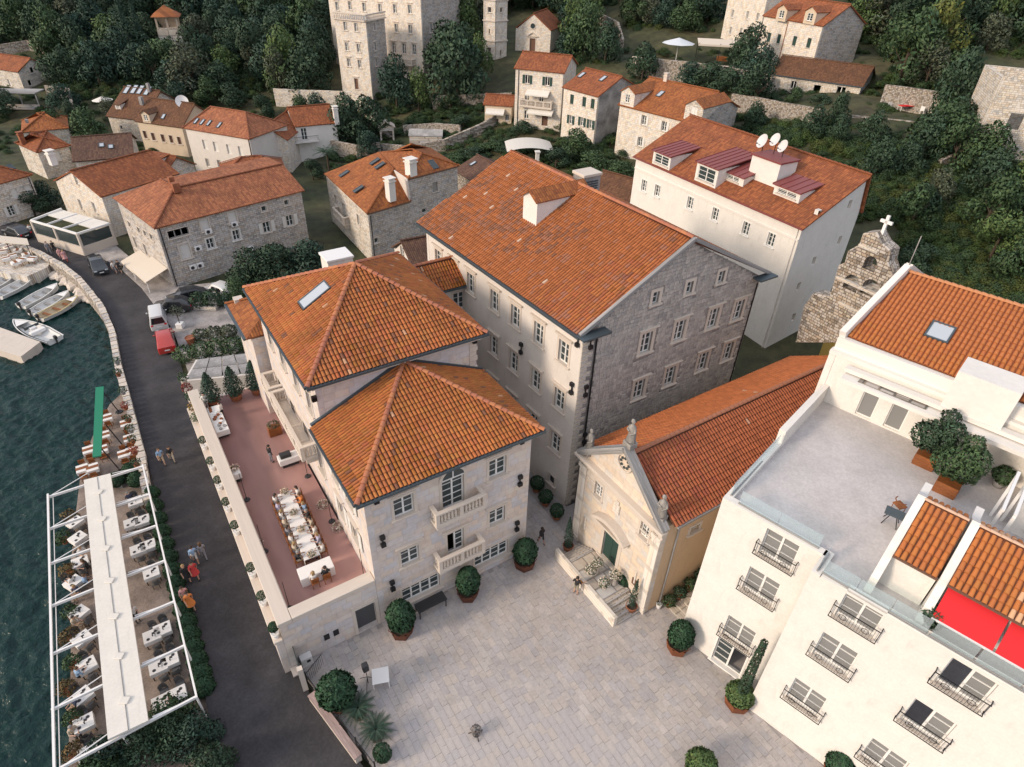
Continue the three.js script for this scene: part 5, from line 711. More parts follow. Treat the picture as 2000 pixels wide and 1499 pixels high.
{ // roof terrace furniture on the white building
  const T = TF - 0.05, P = (x, y) => at(x, y, T);
  const wp = (label, x, y, kind, h) => { const g = thing('planter_tree', label, 'tree', P(x, y), WTURN); part(g, 'planter', box(1.1, 0.75, 1.1, 0, 0.38, 0), M.wood); for (const yy of [0.19, 0.38, 0.57]) part(g, 'batten', box(1.14, 0.03, 1.14, 0, yy, 0), M.terracotta); part(g, 'trunk', cyl(0.06, 0.04, 1.4, 6, 0, 0.6, 0), M.bark); const l = blobLeaves([[0, h * 0.62, 0, 0.95, 1], [0.5, h * 0.82, 0.2, 0.7, 1], [-0.55, h * 0.55, 0.1, 0.75, 1], [0.1, h * 1.0, -0.2, 0.5, 1], [0.4, h * 0.42, -0.45, 0.65, 1]], 3600, 0.1, kind); part(g, 'crown', leafMass(l), M.leaf); };
  wp('leafy tree in a wooden box against the penthouse wall', 1805, 905, GREEN.deep, 3.3); wp('leafy tree in a wooden box next to the tiled pavilion', 1846, 958, GREEN.mid, 3.3);
  const t = thing('terrace_table', 'small dark square table on the white roof terrace', 'table', P(1738, 1022), WTURN + 0.1); part(t, 'tabletop', rbox(0.9, 0.05, 0.7, 0.02, 0, 0.74, 0), std({ color: rgb(0.06, 0.08, 0.09), roughness: 0.4 })); for (const [x, z] of [[-0.3, 0.25], [0.3, 0.25], [-0.3, -0.25], [0.3, -0.25]]) part(t, 'leg', rod(V(x * 1.2, 0, z * 1.2), V(x * 0.4, 0.74, z * 0.4), 0.025, 6), M.iron);
  const c = thing('wicker_chair', 'light wicker armchair behind the dark terrace table', 'chair', P(1752, 998), WTURN + 2.6); part(c, 'seat', rbox(0.55, 0.08, 0.5, 0.03, 0, 0.44, 0), M.wood); part(c, 'backrest', new THREE.TorusGeometry(0.3, 0.03, 6, 16, Math.PI).rotateX(-Math.PI / 2).translate(0, 0.78, -0.02), M.wood); for (const [x, z] of [[-0.22, 0.2], [0.22, 0.2], [-0.22, -0.2], [0.22, -0.2]]) part(c, 'leg', cyl(0.02, 0.02, 0.44, 6, x, 0, z), M.wood);
  const bush = (label, Q, r, k) => { const g = thing('potted_shrub', label, 'shrub', Q, 0); part(g, 'pot', cyl(0.25, 0.32, 0.45, 10), M.concrete); part(g, 'foliage', leafMass(blobLeaves([[0, 0.85, 0, r, 0.9]], 900, 0.09, k)), M.leaf); };
  bush('small green shrub in a pot on the annex terrace', P(1948, 950), 0.55, GREEN.mid); bush('green shrub in a pot behind the glass balustrade', wb(5.0, -0.75, T), 0.5, GREEN.deep);
}
// ---------- the town behind ----------
const G2 = 'old stone houses of the town';
const wins = (B, i, list, w, h, o) => { for (const [x, y] of list) B.win(i, x, y, w, h, o); };
const acUnit = (B, i, px, py) => { const [u, v] = B.uv(i, px, py), g = new THREE.Group(); g.name = 'air_conditioner'; part(g, 'case', rbox(0.8, 0.6, 0.3, 0.03, 0, 0, 0.25), M.whitePaint); part(g, 'fan', new THREE.CylinderGeometry(0.22, 0.22, 0.03, 14).rotateX(Math.PI / 2).translate(-0.1, 0, 0.41), M.dark); B.attach(i, u, v, g); };
const sh = (m) => ({ shutter: m, surround: 0.1, rows: 2 });
function awning(B, i, px, py, w, d, drop, mat, legs) { const [u, v] = B.uv(i, px, py), g = new THREE.Group(); g.name = 'awning'; part(g, 'fabric', slab([V(-w / 2, -drop, d), V(w / 2, -drop, d), V(w / 2, 0, 0.05), V(-w / 2, 0, 0.05)], 0.04, V(0, 0, 0)), mat); part(g, 'valance', box(w, 0.2, 0.03, 0, -drop - 0.12, d), mat); for (const s of [-1, 1]) part(g, legs ? 'post' : 'arm', legs ? rod(V(s * (w / 2 - 0.1), -drop, d - 0.1), V(s * (w / 2 - 0.1), -v, d - 0.1), 0.04) : rod(V(s * (w / 2 - 0.1), -drop - 0.3, 0.05), V(s * (w / 2 - 0.1), -drop, d - 0.1), 0.025), M.whitePaint); B.attach(i, u, v, g); }
{
  let B = rectHouse('stone_house', 'long shade-grey stone house by the quay road with air conditioners and beige cafe awnings', { foot: [340, 566], footY: RD + 0.1, head: [300, 449], FL: [300, 447], FR: [595, 372], BL: [190, 392], rd: 4.9, hipL: 5, leftRun: 4.2, tan: 0.46, mat: M.greyAndShadedStone, roofMat: M.roofPale, over: 0.35, group: G2 });
  B.win(0, 348, 455, 2.4, 0.95, { leaves: 3, rows: 1, frame: M.greyShutter, hole: true, surround: 0.1 });
  wins(B, 0, [[400, 440], [454, 425]], 1.0, 1.5, { surround: 0.12, leaves: 1, rows: 1, frame: M.whiteShutter, glass: M.whiteShutter }); wins(B, 0, [[361.5, 491]], 1.2, 1.9, { surround: 0.14, leaves: 1, rows: 1, frame: M.whiteShutter, glass: M.whiteShutter });
  wins(B, 0, [[411, 476], [461.6, 459.5]], 0.85, 1.3, { surround: 0.2, rows: 2, trim: M.whiteShutter }); wins(B, 0, [[515.5, 408], [559.5, 396]], 0.65, 0.7, { surround: 0.14, leaves: 1, rows: 1 });
  wins(B, 0, [[521, 444], [566, 431]], 0.95, 1.45, sh(M.whiteShutter)); B.win(0, 474, 509, 1.1, 2.2, { door: true, hole: true, leaves: 1, rows: 1, sill: false, surround: 0.14 });
  for (const p of [[405, 451], [456, 437], [385, 484], [375, 521], [389, 517], [487, 485]]) acUnit(B, 0, ...p);
  wins(B, 3, [[252.6, 438.6], [271, 450], [283, 456], [295.5, 463]], 1.0, 0.75, { surround: 0.12, rows: 1 }); wins(B, 3, [[232, 455], [244, 463], [264, 474], [284, 488], [216, 440]], 0.95, 1.6, { surround: 0.12, rows: 2, glass: M.curtain });
  awning(B, 3, 286, 498, 4.2, 2.6, 0.8, M.beigeCanvas, true); awning(B, 3, 312, 512, 4.6, 2.8, 0.9, M.beigeCanvas, true);
  pipe(B, 0, 0.3, 0.3, B.h - B.y0 - 0.2); chimney(B, onSlope(B, 0, 345, 375), 0.8, 1.1, M.terracotta, false); chimney(B, onSlope(B, 0, 336, 360), 0.6, 0.9, M.terracotta, false); B.finish();

  { // hipped stone house with a set-back wing
    const ft = at(723, 515, RD + 0.3), h = topOver(ft, 716, 418), q = (x, y, hh = h) => at(x, y, hh), E0 = q(716, 418), E1 = q(802, 393), BL = q(632, 339), fn = E1.clone().sub(E0).setY(0).cross(V(0, 1, 0)).normalize(), F0 = onPlane(E0, fn, 797, 350), F1 = onPlane(E0, fn, 897, 330), h2 = F0.y; F1.y = h2; const bd = BL.clone().sub(E0).normalize(), BR = F1.clone().addScaledVector(bd, 9), rh = h + 3.1, rb = Math.max(rh, h2 + 1.7), A = q(769, 331, rh), P = q(741, 299, rh), Q = q(806, 292, rb), Bp = q(824, 300, rb);
    const pts = [E0, F1, BR, BL], c = pts.reduce((s, p) => s.add(p), V(0, 0, 0)).multiplyScalar(1 / 4), poly = pts.map((p) => p.clone().lerp(c, 0.03).setY(0));
    B = building('stone_house', 'stone house with broad orange hipped roof, two white chimneys and a stone balcony', { poly, y0: RD, y1: h - 0.08, mat: M.greyAndShadedStone, mats: [M.greyAndShadedStone, M.greyAndShadedStone, M.stone, M.stone], group: G2 });
    { const w = B.walls[0], u1 = E1.clone().sub(w.P).dot(w.u), t0 = h - RD - 0.08, t1 = h2 - RD - 0.08; w.top = [[0, t0], [u1, t0], [u1 + 0.02, t1], [w.L, t1]]; B.walls[1].top = [[0, t1], [B.walls[1].L, t1]]; B.walls[2].top = [[0, t1], [B.walls[2].L, t0]]; }
    wins(B, 3, [[656, 391], [700, 430]], 0.9, 1.5, { surround: 0.14, rows: 3, glass: M.curtain }); B.win(3, 672, 412, 1.2, 2.3, { surround: 0.14, rows: 4, sill: false }); { const [u, v] = B.uv(3, 672, 424); balcony(B, 3, u, v - 0.2, 4.6, 0.9); } wins(B, 3, [[665, 462], [690, 480]], 0.9, 1.3, { surround: 0.14 }); wins(B, 0, [[735, 470]], 0.6, 0.7, { surround: 0.14, leaves: 1, rows: 1 }); wins(B, 0, [[850, 365]], 0.9, 1.3, { leaves: 1, rows: 1, frame: M.greyShutter, glass: M.greyShutter }); wins(B, 0, [[829, 412]], 0.8, 0.6, { leaves: 1, rows: 1 });
    B.faces = [[BL, E0, A, P], [E0, E1, A], [F0, Bp, A], [F0, F1, Bp], [F1, BR, Q, Bp], [BR, BL, P, Q], [A, Bp, Q, P]]; B.h = h; B.roof = plainRoof(B, B.faces, M.roofOrange); part(B.g, 'cheek_wall', slab([E1, F0, A], 0.15, B.P0), M.plaster); for (const [a, b] of [[E0, A], [E1, A], [F0, Bp], [F1, Bp], [A, P], [Bp, Q], [P, Q]]) ridge(B, B.roof, a, b, 0.32, M.roofOrange, 0.6);
    for (const [x, y] of [[672, 340], [700, 370], [732, 316], [742, 324]]) skylight(B, 0, x, y, 0.8, 1.5, M.glass); skylight(B, 3, 846, 322, 0.9, 1.5, M.glass); gutter(B, E0, E1, M.brownShutter, 0.12, 0.12); gutter(B, F0, F1, M.brownShutter, 0.12, 0.12); pipe(B, 0, 0.3, 0.2, h - RD - 0.4); chimney(B, onSlope(B, 1, 764, 392), 0.95, 2.5, M.white); chimney(B, onSlope(B, 3, 803, 338).add(V(0, -0.3, 0)), 1.1, 1.7, M.white); B.finish();
  }

  B = rectHouse('cream_house', 'cream hip-roofed house with four skylights in a row', { foot: [378, 335], head: [356, 252], FL: [356, 250], FR: [487, 272], depth: 10, hipL: 2.2, hipR: 4.4, tan: 0.52, mat: M.plaster, roofMat: M.roofPale, group: G2 });
  wins(B, 0, [[400, 283], [421, 287], [447, 292], [470, 296]], 0.95, 1.6, { leaves: 1, rows: 1, frame: M.whiteShutter, glass: M.whiteShutter, sill: false }); wins(B, 0, [[385, 314], [405, 318], [428, 321]], 0.8, 1.4, { glass: M.greyShutter, leaves: 1, rows: 1 }); for (const [x, y] of [[383, 237], [395, 239], [408, 241], [428, 245]]) skylight(B, 0, x, y, 0.55, 1.3, M.paleGlass); pipe(B, 0, B.L - 0.8, 0.3, B.h - B.y0 - 0.2, M.iron); B.finish();
  B = rectHouse('white_gable_house', 'white gable-fronted house with red roof beside the palm', { foot: [505, 332], head: [489, 270], FL: [484, 270], FR: [562, 274], depth: 11, axis: 'b', tan: 0.62, mat: M.fine, roofMat: M.roofRed, over: 0.25, group: G2 });
  wins(B, 0, [[514, 298], [541, 302]], 0.7, 1.2, { shutter: M.whiteShutter, rows: 2 }); B.finish();
  B = rectHouse('white_tower_house', 'tall white house with corner balcony and red gabled roof', { foot: [606, 335], head: [598, 262], FL: [575, 248], FR: [660, 240], depth: 9, axis: 'a', tan: 0.5, mat: M.white, roofMat: M.roofRed, over: 0.25, group: G2 });
  B.win(0, 594, 262, 1.0, 2.0, { sill: false, rows: 3 }); { const [u, v] = B.uv(0, 596, 272); const g = new THREE.Group(); g.name = 'balcony_rail'; part(g, 'floor', box(4.2, 0.16, 1.4, 0, 0, 0.7), M.white); part(g, 'rail', mg([box(4.2, 0.05, 0.05, 0, 1, 1.35), ...[...Array(22)].map((_, k) => box(0.03, 1, 0.03, -2.1 + k * 0.2, 0.5, 1.35))]), M.iron); B.attach(0, u, v - 0.2, g); } chimney(B, B.E[1].clone().add(V(-0.3, -0.3, -0.2)), 0.8, 2.6, M.white); B.win(0, 640, 300, 0.6, 0.8, { leaves: 1, rows: 1 }); B.finish();
  B = rectHouse('cream_house', 'cream house with old brown tiles, arched dormer and dark shutters', { foot: [288, 292], head: [262, 237], FL: [262, 237], FR: [355, 250], depth: 9, tan: 0.7, mat: M.cream, roofMat: M.roofBrown, group: G2 });
  wins(B, 0, [[283, 263], [299, 267], [318, 270], [334, 272], [350, 275]], 0.8, 1.35, { leaves: 2, rows: 1, glass: M.brownShutter, frame: M.brownShutter, surround: 0.1 }); dormer(B, 0, 287, 240, 1.7, 1.7, { mat: M.cream, roof: M.roofBrown }); skylight(B, 0, 319, 228, 0.7, 1.1); chimney(B, onSlope(B, 0, 278, 205), 0.6, 1.4, M.concrete, false); B.finish();
  { const P = B.E[1].clone().lerp(B.E[2], 0.6).add(V(-3, 0.8, 0)), d = thing('satellite_dish', 'large white satellite dish behind the brown tiled cream house', 'satellite dish', P, 0.5); const prof = []; for (let i = 0; i <= 6; i++) prof.push(new THREE.Vector2(1.1 * i / 6, 0.25 * (i / 6) ** 2)); part(d, 'reflector', new THREE.LatheGeometry(prof, 24).rotateX(Math.PI / 2 - 0.5).translate(0, 2.4, 0), std({ color: rgb(0.78, 0.77, 0.75), side: THREE.DoubleSide })); part(d, 'mast', rod(V(0, -3, -0.2), V(0, 2.4, -0.2), 0.06), M.iron); }
  B = rectHouse('brown_roof_house', 'stone house with steep brown roof and a row of glass roof lights', { foot: [228, 272], head: [208, 229], FL: [205, 227], FR: [278, 236], depth: 13, tan: 0.62, mat: M.stone, roofMat: M.roofBrown, group: G2 });
  B.win(0, 236, 249, 0.6, 0.7, { leaves: 1, rows: 1 }); for (const [x, y] of [[248, 175], [262, 175], [274, 176], [288, 178]]) skylight(B, 0, x, y, 1.0, 2.2, M.paleGlass); chimney(B, onSlope(B, 0, 292, 180), 0.5, 1.6, M.concrete, false); dormer(B, 0, 231, 214, 1.2, 0.9, { roof: M.roofBrown, shed: 0.25 }); B.finish();
  B = rectHouse('cream_house', 'cream house with red cross gables above the pergola restaurant', { foot: [200, 462], footY: RD + 0.1, head: [190, 382], FL: [103, 352], FR: [196, 385], depth: 12, axis: 'b', tan: 0.42, hipL: 0, mat: M.fine, roofMat: M.roofRed, over: 0.2, group: G2 });
  wins(B, 0, [[133, 347], [148, 352]], 0.7, 1.2, { rows: 2 }); wins(B, 0, [[157, 400], [184, 406]], 0.8, 1.5, { glass: M.greyShutter, rows: 1 }); chimney(B, onSlope(B, 0, 105, 322), 0.7, 1.2, M.white); B.finish();
  B = rectHouse('stone_house', 'stone house with red hipped roof and tall chimney at the curve of the road', { foot: [88, 352], head: [71, 299], FL: [70, 298], FR: [138, 284], BL: [-30, 291], hipL: 4, hipR: 4, tan: 0.5, mat: M.stone, roofMat: M.roofRed, group: G2 });
  wins(B, 0, [[112, 305]], 0.9, 1.5, { leaves: 1, rows: 1, frame: M.whiteShutter, glass: M.whiteShutter }); wins(B, 3, [[40, 308]], 0.9, 1.5, { leaves: 1, rows: 1, frame: M.whiteShutter, glass: M.whiteShutter }); chimney(B, onSlope(B, 3, 46, 282), 0.7, 1.5, M.terracotta); B.finish();
  B = rectHouse('stone_house', 'stone house with bright orange pyramid roof behind the chimney house', { foot: [70, 300], head: [62, 262], FL: [40, 259], FR: [134, 250], depth: 9, hipL: 4.4, hipR: 4.4, tan: 0.45, mat: M.stone, roofMat: M.roofOrange, group: G2 }); chimney(B, onSlope(B, 0, 53, 240), 0.5, 0.6, M.concrete, false); B.finish();
  B = rectHouse('stone_house', 'stone house with red roof lowest on the road by the quay cafe', { foot: [73, 416], footY: RD + 0.1, head: [63, 342], FL: [-40, 370], FR: [63, 341], depth: 9, hipR: 4, tan: 0.5, mat: M.stone, roofMat: M.roofRed, group: G2 });
  wins(B, 0, [[28, 378], [55, 371]], 0.9, 1.4, { leaves: 1, rows: 1, frame: M.whiteShutter, glass: M.whiteShutter }); wins(B, 0, [[22, 412]], 0.9, 1.4, { shutter: M.whiteShutter }); skylight(B, 0, 21, 327, 0.7, 1.0, M.glass); pipe(B, 0, B.L - 0.9, 0.3, B.h - B.y0 - 0.3); B.finish();
  B = rectHouse('stone_house', 'grey stone house with red gabled roof and covered porch below the wood', { foot: [45, 182], head: [33, 142], FL: [-50, 128], FR: [33, 141], depth: 8, tan: 0.55, mat: M.stone, roofMat: M.roofRed, group: G2 });
  wins(B, 1, [[58, 162], [62, 137]], 0.8, 1.2, { leaves: 1, rows: 1, hole: true }); wins(B, 0, [[18, 162]], 0.9, 1.4, { leaves: 1, rows: 1, frame: M.whiteShutter, glass: M.whiteShutter }); B.finish();
  { const P = hit(45, 212), g = thing('porch', 'grey porch roof on posts with white railing in front of the grey stone house', 'porch', P, 0.1); part(g, 'roof_slab', box(14, 0.2, 4, -3, 3.2, -1), M.concrete); for (let k = 0; k < 5; k++) part(g, 'post', box(0.2, 3.2, 0.2, -9 + k * 3.2, 1.6, 0.6), M.concrete); part(g, 'parapet', box(14, 1, 0.2, -3, 0.5, 0.8), M.greyAndShadedStone); }
  B = rectHouse('low_house', 'low house with long dark old tile roof and two roof vents', { foot: [180, 330], h: 5.6, FL: [140, 316], FR: [262, 306], depth: 11, tan: 0.42, mat: M.stone, roofMat: M.roofOld, group: G2 }); skylight(B, 0, 198, 284, 0.8, 1.0); skylight(B, 0, 216, 287, 0.8, 1.0); B.finish();
  B = rectHouse('attic_house', 'small house with red roof and wide dark attic opening', { foot: [300, 352], h: 6.0, FL: [274, 338], FR: [318, 346], depth: 7, axis: 'a', tan: 0.6, mat: M.stone, roofMat: M.roofRed, group: G2 }); dormer(B, 0, 296, 326, 3, 1.1, { shed: 0.15, blind: false, ww: 2.4, wh: 0.8, win: { hole: true }, roof: M.roofRed }); B.finish();
  B = rectHouse('low_house', 'low red-tiled house squeezed behind the long shade-grey stone house', { foot: [520, 372], h: 6.6, FL: [432, 348], FR: [560, 336], depth: 7, hipL: 3.4, hipR: 3.4, tan: 0.5, mat: M.stone, roofMat: M.roofRed, group: G2 }); B.finish();
  // middle
  B = rectHouse('stone_house', 'tall pale stone house with green shutters, balcony and two white awnings', { foot: [1012, 252], head: [1003, 133], FL: [1003, 133], FR: [1103, 143], depth: 9.5, tan: 0.42, mat: M.fine, roofMat: M.roofRed, group: G2 });
  wins(B, 0, [[1030, 155], [1069, 159]], 0.85, 1.4, { hole: true, shutter: M.greenShutter, rows: 1 }); wins(B, 0, [[1029, 190], [1057, 193], [1028, 224]], 0.8, 1.4, { rows: 2 }); B.win(0, 1064, 234, 1.1, 2.1, { door: true, solid: M.brownShutter, sill: false }); { const [u, v] = B.uv(0, 1048, 207); balcony(B, 0, u, v, 6.0, 0.9, { brackets: false }); } awning(B, 0, 1052, 176, 4.2, 1.3, 0.6, M.canvasWhite); awning(B, 0, 1058, 212, 4.6, 1.4, 0.6, M.canvasWhite); pipe(B, 0, 0.6, 0.3, B.h - B.y0 - 0.3); B.finish();
  B = rectHouse('stone_house', 'stone house with green shutters, grey end wall and two bright roof lights', { foot: [1160, 290], head: [1166, 190], FL: [1097, 170], FR: [1168, 189], depth: 11, tan: 0.44, mat: M.fine, mats: [M.fine, M.concrete], roofMat: M.roofRed, group: G2 });
  wins(B, 0, [[1117, 194], [1141, 199], [1157.5, 203]], 0.85, 1.5, { glass: M.greenShutter, frame: M.greenShutter, rows: 1 }); wins(B, 0, [[1115, 234], [1137, 238], [1154, 243]], 0.85, 1.4, { shutter: M.greenShutter, rows: 2 }); skylight(B, 0, 1136, 147, 0.8, 1.5); skylight(B, 0, 1178, 154, 0.8, 1.5); B.finish();
  B = rectHouse('stone_house', 'stone house with orange roof, two gabled dormers and a small chimney', { foot: [1195, 300], head: [1207, 205], FL: [1206, 204], FR: [1342, 238], depth: 15, tan: 0.42, mat: M.fine, mats: [M.fine, M.greyAndShadedStone], roofMat: M.roofOrange, group: G2 });
  wins(B, 0, [[1257.6, 235], [1250, 277], [1297, 247], [1290, 290]], 0.85, 1.4, { shutter: M.whiteShutter, rows: 2 }); dormer(B, 0, 1224, 207, 2.6, 2.1, { mat: M.fine, roof: M.roofOrange, ww: 0.8, wh: 1.2 }); dormer(B, 0, 1352, 236, 3, 2.1, { mat: M.stone, roof: M.roofOrange, ww: 1.1, wh: 1.5, win: { glass: M.whiteShutter } }); skylight(B, 0, 1290, 184, 0.8, 1.5); chimney(B, B.E[0].clone().lerp(B.E[1], 0.25).addScaledVector(B.back, 7.5).setY(B.rh - 0.4), 0.6, 1.0, M.trim); B.finish();
  B = rectHouse('brown_roof_house', 'long low stone house with plain brown roof and open dark doors on the slope', { foot: [1510, 190], head: [1513, 150], FL: [1503, 144], FR: [1686, 170], depth: 11, tan: 0.42, mat: M.stone, mats: [M.stone, M.concrete], roofMat: M.roofBrown, group: G2 });
  wins(B, 0, [[1594, 180]], 1.2, 2.2, { door: true, hole: true, leaves: 1, rows: 1, sill: false }); wins(B, 0, [[1550, 166]], 0.9, 1.2, { hole: true, rows: 1 }); wins(B, 0, [[1642, 180]], 1.4, 1.6, { hole: true, rows: 1 }); gutter(B, B.E[0], B.E[1], M.gutter, 0.14, 0.12); B.finish();
  B = rectHouse('stone_house', 'pale house with brown-red roof, two gabled dormers and dark green shutters', { foot: [1483, 132], head: [1490, 32], FL: [1489, 30], FR: [1608, 51], depth: 11, tan: 0.55, mat: M.fine, mats: [M.fine, M.greyAndShadedStone], roofMat: M.roofRed, group: G2 });
  wins(B, 0, [[1502, 73], [1521, 76], [1552, 80], [1580, 84]], 0.85, 1.5, { glass: M.greenShutter, frame: M.greenShutter, rows: 1 }); dormer(B, 0, 1524, 40, 2.2, 1.9, { mat: M.cream, roof: M.roofRed, win: {} }); dormer(B, 0, 1579, 46, 2.4, 1.9, { mat: M.cream, roof: M.roofRed, win: {} }); pipe(B, 0, B.L * 0.42, 0.3, B.h - B.y0 - 0.3, M.terracotta); B.finish();
  B = rectHouse('stone_house', 'tall pale stone house rising behind the umbrella terrace', { foot: [1416, 72], head: [1424, -30], FL: [1424, -30], FR: [1502, -18], depth: 9, tan: 0.5, mat: M.fine, roofMat: M.roofRed, group: G2 });
  wins(B, 0, [[1431, 27], [1427, 60], [1447, 62], [1460, 30], [1480, 33]], 0.7, 1.4, { hole: true, rows: 1 }); B.finish();
  B = rectHouse('small_house', 'small house with red roof and white awning among the gardens', { foot: [952, 250], head: [946, 205], FL: [943, 204], FR: [1002, 208], depth: 6, tan: 0.4, mat: M.cream, roofMat: M.roofRed, group: G2 }); awning(B, 0, 968, 212, 3.4, 1.4, 0.6, M.canvasWhite); wins(B, 0, [[970, 238], [990, 230]], 0.7, 1.1, { hole: true }); B.finish();
  B = rectHouse('low_house', 'low house with dark mossy tiles and two pale skylights below the vines', { foot: [905, 385], h: 6.2, FL: [884, 332], FR: [968, 382], depth: 9, tan: 0.4, mat: M.rubble, roofMat: M.roofOld, group: G2 }); skylight(B, 0, 924, 320, 0.7, 1.2); skylight(B, 0, 953, 331, 0.7, 1.2); B.finish();
  B = rectHouse('gable_annex', 'little cream gable with dark brown tiles between palace and convent', { foot: [790, 560], footY: SQ, h: 9.3, FL: [763, 482], FR: [808, 530], depth: 7.5, axis: 'b', tan: 0.6, mat: M.plaster, roofMat: M.roofOld, group: G2 }); B.win(0, 786, 495, 1.0, 1.5, { rows: 3, surround: 0.12 }); B.finish();
  B = rectHouse('low_house', 'low brown roof behind the convent ridge beside the white house', { foot: [1190, 400], footY: 3, h: 8.5, FL: [1140, 372], FR: [1225, 398], depth: 9, tan: 0.4, mat: M.plaster, roofMat: M.roofBrown, group: G2 }); B.finish();
  { const P = ab(26.6, 15.6, 14.8), g = thing('roof_plant', 'grey ventilation box with louvres behind the convent ridge', 'ventilation box', P, TURN); part(g, 'case', box(1.7, 7.9, 1.4, 0, 3.95, 0), M.concrete); part(g, 'lid', rbox(1.9, 0.24, 1.6, 0.05, 0, 8.0, 0), M.trim); for (let k = 0; k < 5; k++) part(g, 'louvre', box(1.2, 0.09, 0.1, 0, 6.7 + k * 0.2, 0.72), M.gutter); }
  // lower annex and white plant box behind the upper palace wing
  B = building('palace_annex', 'low tiled annex at the back of the palace with a small stone chimney', { poly: [ab(-0.7, 20.75), ab(10.5, 20.75), ab(10.5, 26.5), ab(-0.7, 26.5)], y0: SQ - 0.2, y1: 12.6, mat: M.palace, category: 'building', group: G2 }); { const E = [ab(-1.1, 20.7, 12.8), ab(10.9, 20.7, 12.8), ab(10.9, 27, 12.8), ab(-1.1, 27, 12.8)], a = ab(2.4, 23.8, 14.4), c = ab(9, 23.8, 14.4); B.faces = [[E[0], E[1], c, a], [E[3], E[0], a], [E[2], E[3], a, c], [E[1], E[2], c]]; B.roof = plainRoof(B, B.faces, M.roofOrange); ridge(B, B.roof, E[3], a, 0.3, M.roofOrange); chimney(B, ab(-0.2, 26.4, 12.6), 0.7, 0.8, M.trim, false); gutter(B, ab(-1.2, 27, 12.8), ab(-1.2, 20.8, 12.8)); B.finish(); }
  { const g = thing('roof_plant', 'white flat-topped plant box behind the skylight roof', 'ventilation box', ab(7.6, 23.6, 12.2), TURN); part(g, 'case', box(2.1, 4.3, 1.8, 0, 2.15, 0), M.white); part(g, 'lid', rbox(2.3, 0.2, 2.0, 0.04, 0, 4.4, 0), M.whitePaint); }
}
{ // great palace and tower on the slope
  let B = rectHouse('hill_palace', 'great pale stone palace high on the slope with arched windows and balustrade', { foot: [826, 158], head: [820, -26], FL: [634, -44], FR: [820, -26], depth: 14, tan: 0.3, mat: M.fine, mats: [M.fine, M.greyAndShadedStone], roofMat: M.roofRed, category: 'palace', over: 0.15 });
  const W = { surround: 0.16, rows: 2, lintel: 0.2 }; wins(B, 0, [[658, 12], [683, 11], [711, 14], [742, 16], [771, 17], [800, 18], [774, 55], [801, 57]], 0.9, 1.6, W); wins(B, 0, [[769, 93], [789, 95], [809, 97]], 1.0, 2.0, { ...W, rows: 3 }); for (const p of [[842, 55], [840, 95]]) B.win(1, ...p, 0.8, 1.7, W); { const [u, v] = B.uv(0, 786, 122); balcony(B, 0, u, v, 7.4, 1.4); } B.finish();
  B = rectHouse('hill_tower', 'square stone tower with balustraded top joined to the great hill palace', { foot: [727, 197], head: [714, 42], FL: [652, 36], FR: [714, 42], depth: 7, tan: 0.02, mat: M.fine, mats: [M.fine, M.greyAndShadedStone], roofMat: M.concrete, category: 'tower', over: 0.05, noCaps: true });
  wins(B, 0, [[674, 51], [695, 53], [677, 91], [700, 94], [681, 122], [702, 125]], 0.75, 1.5, W); B.win(0, 696, 164, 0.9, 2.1, { door: true, solid: M.brownShutter, sill: false, surround: 0.15, lintel: 0.2 }); for (const p of [[731, 52], [733, 92], [735, 122]]) B.win(1, ...p, 0.7, 1.4, W);
  { const L = B.walls[0].L, H = B.h - B.y0, rl = (i, l) => { const g = new THREE.Group(); g.name = 'balustrade'; part(g, 'rail', mg([rbox(l + 0.6, 0.18, 0.34, 0.02, l / 2, 1.1, 0.1), rbox(l + 0.6, 0.2, 0.5, 0.02, l / 2, 0, 0.05)]), M.trim); for (let x = 0.1; x < l; x += 0.42) { const b = part(g, 'baluster', balusterGeo, M.trim); b.position.set(x, 0.1, 0.1); b.scale.set(1.5, 1.4, 1.5); } B.attach(i, 0, H, g); }; rl(0, L); rl(1, B.walls[1].L); } B.finish();
  // bell tower
  const c = hit(966, 123), g = building('bell_tower', 'slim white bell tower with round openings and cornice bands', { poly: [c.clone().add(V(-2.5, 0, -1.0)), c.clone(), c.clone().add(V(2.5, 0, -2.0)), c.clone().add(V(0, 0, -3.0))], y0: c.y - 0.4, y1: c.y + 17, mat: M.fine, category: 'tower', thick: 0.3 });
  g.winAt(0, 1.35, 2.0, 0.8, 2.6, { leaves: 1, rows: 1, hole: true, surround: 0.14, sill: false }); g.winAt(0, 1.35, 6.4, 0.3, 1.0, { leaves: 1, rows: 1, hole: true }); g.winAt(0, 1.35, 10.4, 0.8, 1.0, { leaves: 1, rows: 1, hole: true, surround: 0.14 }); g.winAt(0, 1.35, 14, 1.0, 1.8, { leaves: 1, rows: 1, hole: true, surround: 0.14 }); g.winAt(1, 1.6, 10.4, 0.7, 0.9, { leaves: 1, rows: 1, hole: true }); g.winAt(1, 1.6, 2.2, 0.4, 1.2, { leaves: 1, rows: 1, hole: true });
  for (const y of [4.6, 8.4, 12.2, 16.9]) for (let i = 0; i < 4; i++) { const b = part(g.g, 'band', rbox(g.walls[i].L + 0.3, 0.25, 0.3, 0.03), M.trim); g.attach(i, g.walls[i].L / 2, y, b, 0.05); } g.finish();
  // chapel
  B = rectHouse('chapel', 'small stone chapel with rose window and red gabled roof', { foot: [1010, 105], head: [1009, 55], FL: [1006, 54], FR: [1077, 60], depth: 10, axis: 'b', tan: 0.72, mat: M.fine, roofMat: M.roofRed, category: 'chapel', over: 0.15 });
